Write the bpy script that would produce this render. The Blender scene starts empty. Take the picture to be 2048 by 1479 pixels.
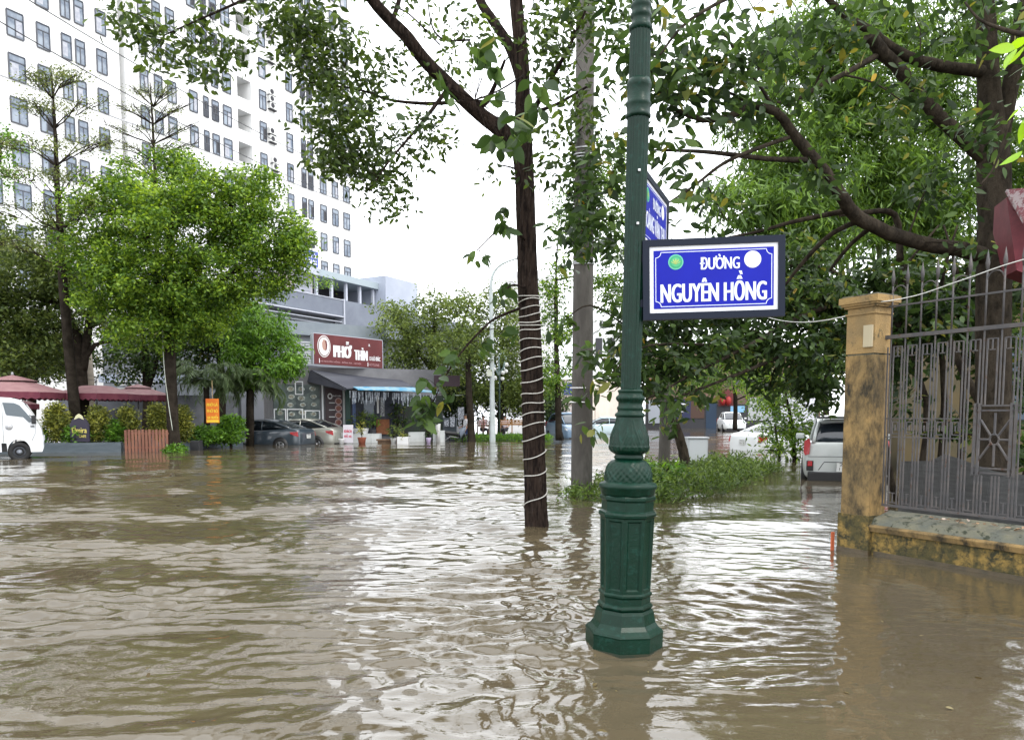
import bpy, bmesh, math, random
import numpy as np
from mathutils import Vector, Matrix, Euler
R = math.radians
random.seed(7); rng = np.random.default_rng(11)
scene = bpy.context.scene
col = scene.collection

# ------------------------------------------------------------ camera
F = 1500.0; CX = 1024.0; PPY = 942.0; PITCH = math.atan(112.0/1500.0); CAMH = 1.3
cam_d = bpy.data.cameras.new("camera"); cam = bpy.data.objects.new("camera", cam_d); col.objects.link(cam)
cam.location = (0, 0, CAMH); cam.rotation_euler = (R(90)-PITCH, 0, 0)
cam_d.sensor_width = 36; cam_d.lens = F/2048*36
cam_d.shift_y = (PPY-739.5)/2048.0
cam_d.clip_start = 0.05; cam_d.clip_end = 3000
scene.camera = cam
# ------------------------------------------------------------ world, sun, exposure
SUN_EL, SUN_AZ = R(52), R(135)      # azimuth measured from +Y towards +X
w = bpy.data.worlds.new("World"); scene.world = w; w.use_nodes = True
nt = w.node_tree; nt.nodes.clear()
out = nt.nodes.new('ShaderNodeOutputWorld'); bg = nt.nodes.new('ShaderNodeBackground')
sky = nt.nodes.new('ShaderNodeTexSky'); sky.sky_type = 'NISHITA'; sky.sun_disc = False
sky.sun_elevation = SUN_EL; sky.sun_rotation = SUN_AZ; sky.dust_density = 3.0; sky.air_density = 1.2
tc = nt.nodes.new('ShaderNodeTexCoord'); mp = nt.nodes.new('ShaderNodeMapping'); mp.inputs['Scale'].default_value = (1, 1, 3)
nz = nt.nodes.new('ShaderNodeTexNoise'); nz.inputs['Scale'].default_value = 2.2; nz.inputs['Detail'].default_value = 6; nz.inputs['Roughness'].default_value = .6
rp = nt.nodes.new('ShaderNodeValToRGB'); rp.color_ramp.elements[0].position = .3; rp.color_ramp.elements[1].position = .72
rp.color_ramp.elements[0].color = (.80, .85, .93, 1); rp.color_ramp.elements[1].color = (1, 1, 1, 1)
sc = nt.nodes.new('ShaderNodeVectorMath'); sc.operation = 'SCALE'; sc.inputs['Scale'].default_value = 21.0
mx = nt.nodes.new('ShaderNodeMix'); mx.data_type = 'RGBA'; mx.clamp_factor = False; mx.inputs['Factor'].default_value = .86
L = nt.links.new
L(tc.outputs['Generated'], mp.inputs['Vector']); L(mp.outputs['Vector'], nz.inputs['Vector']); L(nz.outputs['Fac'], rp.inputs['Fac'])
L(rp.outputs['Color'], sc.inputs[0]); L(sky.outputs['Color'], mx.inputs[6]); L(sc.outputs['Vector'], mx.inputs[7])
L(mx.outputs[2], bg.inputs['Color']); bg.inputs['Strength'].default_value = .1; L(bg.outputs[0], out.inputs['Surface'])
sd = bpy.data.lights.new("sun", 'SUN'); sd.energy = 0.8; sd.angle = R(12); sd.color = (1, .95, .86)
so = bpy.data.objects.new("sun", sd); col.objects.link(so)
sdir = Vector((math.sin(SUN_AZ)*math.cos(SUN_EL), math.cos(SUN_AZ)*math.cos(SUN_EL), math.sin(SUN_EL)))
so.rotation_euler = sdir.to_track_quat('Z', 'Y').to_euler(); so.location = (10, -10, 30)
scene.view_settings.view_transform = 'Standard'; scene.view_settings.look = 'None'
scene.view_settings.exposure = 0.87; scene.view_settings.gamma = 1
scene.render.engine = 'CYCLES'
try:
    scene.cycles.max_bounces = 6; scene.cycles.diffuse_bounces = 3; scene.cycles.glossy_bounces = 3; scene.cycles.transmission_bounces = 3
except Exception: pass

# ------------------------------------------------------------ helpers
SP, CP = math.sin(PITCH), math.cos(PITCH)
def ray(u, v):
    x = (u-CX)/F; y = -(v-PPY)/F
    return Vector((x, y*SP+CP, y*CP-SP))
def P(u, v, Y):
    d = ray(u, v); return Vector((0, 0, CAMH)) + d*(Y/d.y)
def W(u, v, z=0.0):
    d = ray(u, v); return Vector((0, 0, CAMH)) + d*((z-CAMH)/d.z)

def tag(o, label=None, cat=None, group=None, kind=None):
    if label: o['label'] = label
    if cat: o['category'] = cat
    if group: o['group'] = group
    if kind: o['kind'] = kind
    return o
def empty(name, loc, label=None, cat=None, group=None, rot=(0, 0, 0)):
    o = bpy.data.objects.new(name, None); col.objects.link(o); o.location = loc; o.rotation_euler = rot
    o.empty_display_size = .1
    return tag(o, label, cat, group)
def basis(o):
    m = Matrix.LocRotScale(o.location, o.rotation_euler, o.scale)
    return (basis(o.parent) @ m) if o.parent else m
def copy_tree(o, parent=None):
    c = o.copy(); col.objects.link(c); c.parent = parent
    for ch in [x for x in bpy.data.objects if x.parent == o]: copy_tree(ch, c)
    return c

class MB:
    def __init__(s): s.v = []; s.f = []; s.m = []; s.sm = []
    def add(s, vs, fs, mi=0, smooth=False):
        b = len(s.v); s.v.extend([tuple(x) for x in vs])
        for f in fs:
            s.f.append(tuple(i+b for i in f)); s.m.append(mi); s.sm.append(smooth)
        return s
    def quad(s, a, b, c, d, mi=0): return s.add([a, b, c, d], [(0, 1, 2, 3)], mi)
    def box(s, c, size, mi=0, M=None, bev=0.0):
        x, y, z = [q/2 for q in size]; c = Vector(c)
        if bev <= 0:
            vs = [Vector((i*x, j*y, k*z)) for i in (-1, 1) for j in (-1, 1) for k in (-1, 1)]
            fs = [(0, 1, 3, 2), (4, 6, 7, 5), (0, 4, 5, 1), (2, 3, 7, 6), (0, 2, 6, 4), (1, 5, 7, 3)]
        else:
            b = min(bev, x*.9, y*.9, z*.9); vs = []; fs = []
            bm = bmesh.new(); bmesh.ops.create_cube(bm, size=1.0)
            for q in bm.verts: q.co = Vector((q.co.x*2*x, q.co.y*2*y, q.co.z*2*z))
            bmesh.ops.bevel(bm, geom=bm.edges[:], offset=b, segments=2, affect='EDGES', profile=.6)
            bm.verts.index_update(); vs = [q.co.copy() for q in bm.verts]; fs = [tuple(q.index for q in f.verts) for f in bm.faces]; bm.free()
        if M: vs = [M @ q for q in vs]
        return s.add([q+c for q in vs], fs, mi, False)
    def obox(s, o, ax, ay, az, mi=0):
        """box from corner o with three edge vectors"""
        o, ax, ay, az = map(Vector, (o, ax, ay, az))
        vs = [o+i*ax+j*ay+k*az for i in (0, 1) for j in (0, 1) for k in (0, 1)]
        fs = [(0, 1, 3, 2), (4, 6, 7, 5), (0, 4, 5, 1), (2, 3, 7, 6), (0, 2, 6, 4), (1, 5, 7, 3)]
        if ax.cross(ay).dot(az) < 0: fs = [tuple(reversed(f)) for f in fs]
        return s.add(vs, fs, mi)
    def tube(s, pts, rad, n=8, mi=0, smooth=True, caps=True, rfun=None):
        pts = [Vector(p) for p in pts]
        if not hasattr(rad, '__len__'): rad = [rad]*len(pts)
        vs = []; fs = []; up = None
        for i, p in enumerate(pts):
            t = (pts[min(i+1, len(pts)-1)]-pts[max(i-1, 0)])
            t = t.normalized() if t.length > 1e-9 else Vector((0, 0, 1))
            if up is None: up = t.orthogonal().normalized()
            up = (up - t*up.dot(t)); up = up.normalized() if up.length > 1e-6 else t.orthogonal().normalized()
            bx = t.cross(up)
            for k in range(n):
                a = 2*math.pi*k/n; r = rad[i]*(rfun(i, a) if rfun else 1)
                vs.append(p + (up*math.cos(a)+bx*math.sin(a))*r)
        for i in range(len(pts)-1):
            for k in range(n):
                a = i*n+k; b = i*n+(k+1) % n; fs.append((a, b, b+n, a+n))
        s.add(vs, fs, mi, smooth)
        if caps:
            b = len(s.v)-len(vs); s.f.append(tuple(b+n-1-k for k in range(n))); s.m.append(mi); s.sm.append(False)
            s.f.append(tuple(b+(len(pts)-1)*n+k for k in range(n))); s.m.append(mi); s.sm.append(False)
        return s
    def lathe(s, prof, n=32, c=(0, 0, 0), mi=0, smooth=True, rf=None, ph=0.0, capt=True):
        c = Vector(c); vs = []; fs = []
        for (r, z) in prof:
            for k in range(n):
                a = 2*math.pi*k/n+ph; rr = r*(rf(a, z) if rf else 1)
                vs.append(c+Vector((rr*math.cos(a), rr*math.sin(a), z)))
        for i in range(len(prof)-1):
            for k in range(n):
                a = i*n+k; b = i*n+(k+1) % n; fs.append((a, b, b+n, a+n))
        if capt:
            fs.append(tuple((len(prof)-1)*n+k for k in range(n))); fs.append(tuple(n-1-k for k in range(n)))
        return s.add(vs, fs, mi, smooth)
    def loft(s, rings, mi=0, smooth=True, caps=True):
        n = len(rings[0]); vs = [p for r in rings for p in r]; fs = []
        for i in range(len(rings)-1):
            for k in range(n):
                a = i*n+k; b = i*n+(k+1) % n; fs.append((a, b, b+n, a+n))
        if caps: fs.append(tuple(n-1-k for k in range(n))); fs.append(tuple((len(rings)-1)*n+k for k in range(n)))
        return s.add(vs, fs, mi, smooth)
    def prism(s, poly, d, mi=0, smooth=False):
        """poly: list of 3D points, extruded by vector d"""
        poly = [Vector(p) for p in poly]; d = Vector(d); n = len(poly)
        vs = poly+[p+d for p in poly]; fs = [tuple(range(n-1, -1, -1)), tuple(range(n, 2*n))]
        for k in range(n): fs.append((k, (k+1) % n, (k+1) % n+n, k+n))
        return s.add(vs, fs, mi, smooth)
    def build(s, name, mats, parent=None, world=False, label=None, cat=None, group=None, kind=None, fixn=True, autos=None):
        vs = s.v
        off = None
        if parent is not None and world:
            M = basis(parent).inverted(); vs = [tuple(M @ Vector(q)) for q in vs]
        elif parent is None:
            a = np.array(vs); off = ((a[:, 0].min()+a[:, 0].max())/2, (a[:, 1].min()+a[:, 1].max())/2, a[:, 2].min())
            vs = (a-np.array(off)).tolist()
        me = bpy.data.meshes.new(name); me.from_pydata(vs, [], s.f)
        for m in (mats if isinstance(mats, (list, tuple)) else [mats]): me.materials.append(m)
        me.polygons.foreach_set('material_index', s.m); me.polygons.foreach_set('use_smooth', s.sm)
        if fixn:
            bm = bmesh.new(); bm.from_mesh(me); bmesh.ops.recalc_face_normals(bm, faces=bm.faces); bm.to_mesh(me); bm.free()
        me.update()
        o = bpy.data.objects.new(name, me); col.objects.link(o); o.parent = parent
        if off is not None: o.location = off
        return tag(o, label, cat, group, kind)

# ---- materials
_mats = {}
def pm(name, c1, c2=None, scale=3.0, rough=.6, bump=0.0, bscale=20.0, metal=0.0, spec=.5, detail=5, lo=.4, hi=.62, stretch=(1, 1, 1), c3=None, s3=14.0, l3=.55, h3=.62, coat=0.0, emit=None, trans=0.0, ior=1.45, alpha=1.0):
    if name in _mats: return _mats[name]
    m = bpy.data.materials.new(name); m.use_nodes = True; t = m.node_tree; b = t.nodes['Principled BSDF']
    b.inputs['Roughness'].default_value = rough; b.inputs['Metallic'].default_value = metal
    b.inputs['Specular IOR Level'].default_value = spec; b.inputs['Coat Weight'].default_value = coat
    b.inputs['IOR'].default_value = ior; b.inputs['Transmission Weight'].default_value = trans; b.inputs['Alpha'].default_value = alpha
    b.inputs['Base Color'].default_value = (*c1, 1)
    if emit: b.inputs['Emission Color'].default_value = (*emit[0], 1); b.inputs['Emission Strength'].default_value = emit[1]
    cd = t.nodes.new('ShaderNodeTexCoord'); mp = t.nodes.new('ShaderNodeMapping'); mp.inputs['Scale'].default_value = stretch
    t.links.new(cd.outputs['Object'], mp.inputs['Vector'])
    cur = None
    if c2 is not None:
        n = t.nodes.new('ShaderNodeTexNoise'); n.inputs['Scale'].default_value = scale; n.inputs['Detail'].default_value = detail; n.inputs['Roughness'].default_value = .62
        t.links.new(mp.outputs['Vector'], n.inputs['Vector'])
        r = t.nodes.new('ShaderNodeValToRGB'); r.color_ramp.elements[0].position = lo; r.color_ramp.elements[1].position = hi
        r.color_ramp.elements[0].color = (*c1, 1); r.color_ramp.elements[1].color = (*c2, 1)
        t.links.new(n.outputs['Fac'], r.inputs['Fac']); cur = r.outputs['Color']
        if c3 is not None:
            n3 = t.nodes.new('ShaderNodeTexNoise'); n3.inputs['Scale'].default_value = s3; n3.inputs['Detail'].default_value = 6; n3.inputs['Roughness'].default_value = .7
            t.links.new(mp.outputs['Vector'], n3.inputs['Vector'])
            r3 = t.nodes.new('ShaderNodeValToRGB'); r3.color_ramp.elements[0].position = l3; r3.color_ramp.elements[1].position = h3
            r3.color_ramp.elements[0].color = (0, 0, 0, 1); r3.color_ramp.elements[1].color = (1, 1, 1, 1)
            t.links.new(n3.outputs['Fac'], r3.inputs['Fac'])
            mm = t.nodes.new('ShaderNodeMix'); mm.data_type = 'RGBA'; t.links.new(r3.outputs['Color'], mm.inputs['Factor'])
            t.links.new(cur, mm.inputs[6]); mm.inputs[7].default_value = (*c3, 1); cur = mm.outputs[2]
        t.links.new(cur, b.inputs['Base Color'])
    if bump > 0:
        n2 = t.nodes.new('ShaderNodeTexNoise'); n2.inputs['Scale'].default_value = bscale; n2.inputs['Detail'].default_value = 5; n2.inputs['Roughness'].default_value = .65
        t.links.new(mp.outputs['Vector'], n2.inputs['Vector'])
        bp = t.nodes.new('ShaderNodeBump'); bp.inputs['Strength'].default_value = min(1, bump); bp.inputs['Distance'].default_value = .02*max(1, bump)
        t.links.new(n2.outputs['Fac'], bp.inputs['Height']); t.links.new(bp.outputs['Normal'], b.inputs['Normal'])
    _mats[name] = m; return m
def leafmat(name, dark, mid, light, rough=.42, trans=.32, accent=None):
    if name in _mats: return _mats[name]
    m = bpy.data.materials.new(name); m.use_nodes = True; t = m.node_tree; b = t.nodes['Principled BSDF']
    b.inputs['Roughness'].default_value = rough; b.inputs['Specular IOR Level'].default_value = .28
    at = t.nodes.new('ShaderNodeAttribute'); at.attribute_name = 'tint'
    r = t.nodes.new('ShaderNodeValToRGB'); e = r.color_ramp.elements
    e[0].position = 0.05; e[0].color = (*dark, 1); e[1].position = .9; e[1].color = (*light, 1)
    k = r.color_ramp.elements.new(.5); k.color = (*mid, 1)
    if accent: a = r.color_ramp.elements.new(.99); a.color = (*accent, 1)
    t.links.new(at.outputs['Fac'], r.inputs['Fac']); t.links.new(r.outputs['Color'], b.inputs['Base Color'])
    tr = t.nodes.new('ShaderNodeBsdfTranslucent')
    hs = t.nodes.new('ShaderNodeHueSaturation'); hs.inputs['Value'].default_value = 1.5; hs.inputs['Saturation'].default_value = 1.1; hs.inputs['Hue'].default_value = .485
    t.links.new(r.outputs['Color'], hs.inputs['Color']); t.links.new(hs.outputs['Color'], tr.inputs['Color'])
    mx = t.nodes.new('ShaderNodeMixShader'); mx.inputs[0].default_value = trans
    o = [n for n in t.nodes if n.type == 'OUTPUT_MATERIAL'][0]
    t.links.new(b.outputs[0], mx.inputs[1]); t.links.new(tr.outputs[0], mx.inputs[2]); t.links.new(mx.outputs[0], o.inputs['Surface'])
    _mats[name] = m; return m

# ---- text
def _geo(s, bold=0.0):
    cu = bpy.data.curves.new('t', 'FONT'); cu.body = s; cu.offset = bold; cu.resolution_u = 3
    ob = bpy.data.objects.new('t', cu); col.objects.link(ob)
    bpy.context.view_layer.update()
    me = bpy.data.meshes.new_from_object(ob.evaluated_get(bpy.context.evaluated_depsgraph_get()))
    vs = [v.co.copy() for v in me.vertices]; fs = [tuple(p.vertices) for p in me.polygons]
    bpy.data.objects.remove(ob); bpy.data.curves.remove(cu); bpy.data.meshes.remove(me)
    return vs, fs
def text_geo(s, bold=0.0):
    base = {'Ơ': 'O', 'Ư': 'U', 'Ờ': 'Ò', 'Ở': 'O'}
    if any(c in 'ƠƯỜỞ' for c in s):
        s2 = ''.join(base.get(c, c) for c in s); vs, fs = _geo(s2)
        for i, c in enumerate(s):
            if c in base:       # draw the horn, and the hook of the o with hook and horn
                xr = max(v.x for v in _geo(s2[:i+1])[0])-(.10 if base[c] != 'U' else .0)
                b0 = len(vs); hn = [(-.03, .56), (.06, .60), (.10, .68), (.09, .76), (.17, .78), (.19, .67), (.14, .57), (.02, .50)]
                vs += [Vector((xr+x, y, 0)) for x, y in hn]; fs.append(tuple(range(b0+7, b0-1, -1)))
                if c == 'Ở':
                    xc = xr-.24; b0 = len(vs); hk = [(-.09, .92), (-.03, .97), (.05, .96), (.07, .90), (.0, .84), (0, .77), (-.06, .77), (-.06, .85), (.0, .90), (-.02, .92), (-.05, .90)]
                    vs += [Vector((xc+x, y, 0)) for x, y in hk]; fs.append(tuple(range(b0+10, b0-1, -1)))
        return vs, fs
    return _geo(s)
def put_text(mb, s, c, ex, ey, wd, ht, mi=0, bold=.03, eps=.0004):
    """text centred on c in the plane ex, ey; total box wd x ht; bold = stroke widening as a share of the height"""
    vs, fs = text_geo(s, 0)
    if not vs: return
    xs = [v.x for v in vs]; ys = [v.y for v in vs]; x0, x1, y0, y1 = min(xs), max(xs), min(ys), max(ys)
    c = Vector(c); ex = Vector(ex).normalized(); ey = Vector(ey).normalized(); nn = ex.cross(ey)
    if nn.dot(Vector((0, 0, CAMH))-c) < 0: nn = -nn
    sh = [0, -1, 1] if bold > 0 else [0]
    for k, q_ in enumerate(sh):
        q = [c+ex*((v.x-(x0+x1)/2)/(x1-x0)*(wd-2*bold*ht)+q_*bold*ht)+ey*((v.y-(y0+y1)/2)/(y1-y0)*ht)+nn*eps*(k+1) for v in vs]
        mb.add(q, fs, mi)

# ---- foliage
def leaf_template(kind):
    if kind == 'kite':
        v = [(0, 0, 0), (.5, .45, .08), (0, 1, 0), (-.5, .45, .08)]; f = [(0, 1, 2, 3)]
    elif kind == 'leaf':
        v = [(0, 0, 0), (.42, .3, .1), (.38, .68, .1), (0, 1, -.02), (-.38, .68, .1), (-.42, .3, .1)]; f = [(0, 1, 2, 3), (0, 3, 4, 5)]
    else:
        ts = [0, .12, .32, .55, .78, 1]; ws = [0, .3, .5, .47, .28, 0]; v = []; f = []
        dz = lambda t: -.22*t*t
        for t in ts: v.append((0, t, dz(t)))
        for sgn in (1, -1):
            b = len(v)
            for t, w_ in zip(ts[1:-1], ws[1:-1]): v.append((sgn*w_, t, dz(t)+.16*w_*2*.5))
            f.append((0, b, 1) if sgn > 0 else (0, 1, b))
            for i in range(3):
                q = (1+i, b+i, b+i+1, 2+i); f.append(q if sgn > 0 else tuple(reversed(q)))
            f.append((4, b+3, 5) if sgn > 0 else (4, 5, b+3))
    return np.array(v, float), f
def leaves(name, pos, d, n, Ln, ratio, tint, mat, kind='leaf', parent=None, **kw):
    tv, tf = leaf_template(kind); N = len(pos); K = len(tv)
    pos = np.asarray(pos, float); d = d/np.linalg.norm(d, axis=1, keepdims=True)
    s = np.cross(d, n); s /= (np.linalg.norm(s, axis=1, keepdims=True)+1e-9); nn = np.cross(s, d)
    Lc = np.asarray(Ln)[:, None, None]
    co = pos[:, None, :] + Lc*(tv[None, :, 0:1]*ratio*s[:, None, :] + tv[None, :, 1:2]*d[:, None, :] + tv[None, :, 2:3]*ratio*nn[:, None, :])
    co = co.reshape(-1, 3)
    if parent is not None:
        M = np.array(basis(parent).inverted()); co = co @ M[:3, :3].T + M[:3, 3]
    sizes = np.array([len(f) for f in tf]); flat = np.array([i for f in tf for i in f])
    li = (flat[None, :]+np.arange(N)[:, None]*K).reshape(-1)
    tot = np.tile(sizes, N); st = np.concatenate([[0], np.cumsum(tot)[:-1]])
    me = bpy.data.meshes.new(name); me.vertices.add(N*K); me.loops.add(len(li)); me.polygons.add(len(tot))
    me.vertices.foreach_set('co', co.astype(np.float32).reshape(-1)); me.loops.foreach_set('vertex_index', li.astype(np.int32))
    me.polygons.foreach_set('loop_start', st.astype(np.int32)); me.polygons.foreach_set('loop_total', tot.astype(np.int32))
    me.update(calc_edges=True)
    a = me.attributes.new('tint', 'FLOAT', 'POINT'); a.data.foreach_set('value', np.repeat(np.clip(tint, 0, 1), K).astype(np.float32))
    me.materials.append(mat)
    if kind == 'big': me.polygons.foreach_set('use_smooth', np.ones(len(tot), bool))
    o = bpy.data.objects.new(name, me); col.objects.link(o); o.parent = parent
    return tag(o, **kw)
def rnd(n): return rng.normal(size=(n, 3))
def unit(a): return a/(np.linalg.norm(a, axis=1, keepdims=True)+1e-9)
class Foliage:
    """collects leaves for one crown"""
    def __init__(s): s.p = []; s.d = []; s.n = []; s.L = []; s.t = []
    def clump(s, c, rx, rz, m, L, droop=.5, up=.8, spread=1.0, tb=.5, tv=.25, out=None):
        q = rnd(m)*np.array([rx, rx, rz])*.55; p = q+np.array(c)
        d = rnd(m)*spread; d[:, 2] *= .5; d[:, 2] -= droop
        if out is not None: d += np.array(out)*.6
        n = rnd(m)*.6; n[:, 2] += up
        s.p.append(p); s.d.append(unit(d)); s.n.append(n); s.L.append(L*rng.uniform(.65, 1.25, m)); s.t.append(np.clip(tb+rng.normal(size=m)*tv, 0, 1))
    def build(s, name, mat, ratio=.5, kind='leaf', parent=None, **kw):
        tt = np.clip(np.concatenate(s.t), 0, .93); tt[rng.random(len(tt)) < .002] = 1.0
        return leaves(name, np.concatenate(s.p), np.concatenate(s.d), np.concatenate(s.n), np.concatenate(s.L), ratio, tt, mat, kind, parent, **kw)
def curve(pts, k=4):
    """catmull-rom resample of [(Vector, r)]"""
    P_ = [Vector(p) for p, r in pts]; Rr = [r for p, r in pts]; o = []; rr = []
    for i in range(len(P_)-1):
        p0 = P_[max(i-1, 0)]; p1 = P_[i]; p2 = P_[i+1]; p3 = P_[min(i+2, len(P_)-1)]
        for j in range(k):
            t = j/k
            o.append(.5*((2*p1)+(p2-p0)*t+(2*p0-5*p1+4*p2-p3)*t*t+(3*p1-p0-3*p2+p3)*t**3)); rr.append(Rr[i]*(1-t)+Rr[i+1]*t)
    o.append(P_[-1]); rr.append(Rr[-1]); return o, rr
class Tree:
    def __init__(s): s.mb = MB(); s.sk = []
    def limb(s, pts, n=8, k=4, wob=0.0):
        """pts: [(u,v,Y,rpx)] or [(Vector,r)]"""
        q = []
        for p in pts:
            if len(p) == 4: q.append((P(p[0], p[1], p[2]), p[3]*p[2]/F))
            else: q.append(p)
        o, r = curve(q, k)
        if wob:
            o = [o[0]]+[x+Vector((random.uniform(-1, 1), random.uniform(-1, 1), random.uniform(-1, 1)))*wob for x in o[1:-1]]+[o[-1]]
        s.mb.tube(o, r, n); s.sk.extend(zip(o, r)); return o
    def near(s, c):
        a = np.array([tuple(p) for p, r in s.sk]); c_ = np.array(tuple(c)); d = a-c_
        # prefer parents lower than the target
        k = np.linalg.norm(d*np.array([1, 1, .8]), axis=1)+np.maximum(0, d[:, 2])*.6
        i = int(np.argmin(k)); return s.sk[i]
    def regions(s, fol, regs, r=.35, dens=1.0, m=40, L=.08, limb_r=.03, twig=.008, twfrac=.6, shell=.5, **kw):
        """regs: (u,v,ru,rv,Y,ry[,densmul])"""
        for g in regs:
            u, v, ru, rv, Y, ry = g[:6]; dm = g[6] if len(g) > 6 else 1
            c = P(u, v, Y); ax = Vector((ru*Y/F, ry, rv*Y/F))
            p, pr = s.near(c)
            if (p-c).length > .3:
                mid = (p+c)/2+Vector((0, 0, (p-c).length*.08)); lr = min(limb_r, pr*.8)
                s.limb([(p, lr), (mid+Vector((random.uniform(-1, 1), random.uniform(-1, 1), 0))*.06*(p-c).length, lr*.75), (c, lr*.45)], n=6, k=3)
            cnt = max(3, int(dens*dm*(ax.x*ax.z*3.14)/(r*r)*1.1))
            for _ in range(cnt):
                q = Vector(rng.normal(size=3)).normalized()*(shell+(1-shell)*random.random())
                cc = c+Vector((q.x*ax.x, q.y*ax.y, q.z*ax.z))
                tb = kw.get('tb', .5)+random.gauss(0, .13)
                k2 = dict(kw); k2['tb'] = tb
                fol.clump(cc, r, r*.7, max(3, int(m*random.uniform(.6, 1.3))), L, out=tuple(q*.5), **k2)
                if random.random() < twfrac:
                    pp, pr = s.near(cc); dd = (cc-pp)
                    if dd.length < 4*r+2.5:
                        mid = pp+dd*.5+Vector((random.uniform(-1, 1), random.uniform(-1, 1), random.uniform(.2, 1)))*dd.length*.12
                        tr = min(twig, pr*.7)
                        s.mb.tube([pp, mid, cc], [tr, tr*.8, tr*.35], 4, caps=False)
                        if random.random() < .3: s.sk.append((mid, tr))
# ============================================================ SETTING: ground and flood water
def flat_sheet(name, mat, z, r=900, kind='structure'):
    mb = MB(); mb.quad((-r, -r, 0), (r, -r, 0), (r, r, 0), (-r, r, 0)); o = mb.build(name, mat, fixn=False, kind=kind); o.location = (0, 0, z); return o
m_ground = pm('street_bed', (.06, .055, .05), (.09, .08, .07), scale=.8, rough=.9)
flat_sheet('ground', m_ground, -.45)

def water_mat():
    m = bpy.data.materials.new('flood_water'); m.use_nodes = True; t = m.node_tree; b = t.nodes['Principled BSDF']
    b.inputs['Roughness'].default_value = .035; b.inputs['IOR'].default_value = 1.62; b.inputs['Specular IOR Level'].default_value = .5
    cd = t.nodes.new('ShaderNodeTexCoord')
    n = t.nodes.new('ShaderNodeTexNoise'); n.inputs['Scale'].default_value = .35; n.inputs['Detail'].default_value = 4
    t.links.new(cd.outputs['Object'], n.inputs['Vector'])
    r = t.nodes.new('ShaderNodeValToRGB'); r.color_ramp.elements[0].position = .35; r.color_ramp.elements[1].position = .65
    r.color_ramp.elements[0].color = (.066, .052, .030, 1); r.color_ramp.elements[1].color = (.082, .065, .039, 1)
    t.links.new(n.outputs['Fac'], r.inputs['Fac']); t.links.new(r.outputs['Color'], b.inputs['Base Color'])
    mp = t.nodes.new('ShaderNodeMapping'); mp.inputs['Scale'].default_value = (1, 1.8, 1); mp.inputs['Rotation'].default_value = (0, 0, R(12))
    t.links.new(cd.outputs['Object'], mp.inputs['Vector'])
    n2 = t.nodes.new('ShaderNodeTexNoise'); n2.inputs['Scale'].default_value = 11; n2.inputs['Detail'].default_value = 3; n2.inputs['Distortion'].default_value = .8
    t.links.new(mp.outputs['Vector'], n2.inputs['Vector'])
    bp = t.nodes.new('ShaderNodeBump'); bp.inputs['Strength'].default_value = .5; bp.inputs['Distance'].default_value = .0035
    t.links.new(n2.outputs['Fac'], bp.inputs['Height']); t.links.new(bp.outputs['Normal'], b.inputs['Normal'])
    return m
def smooth01(x): x = np.clip(x, 0, 1); return x*x*(3-2*x)
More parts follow.
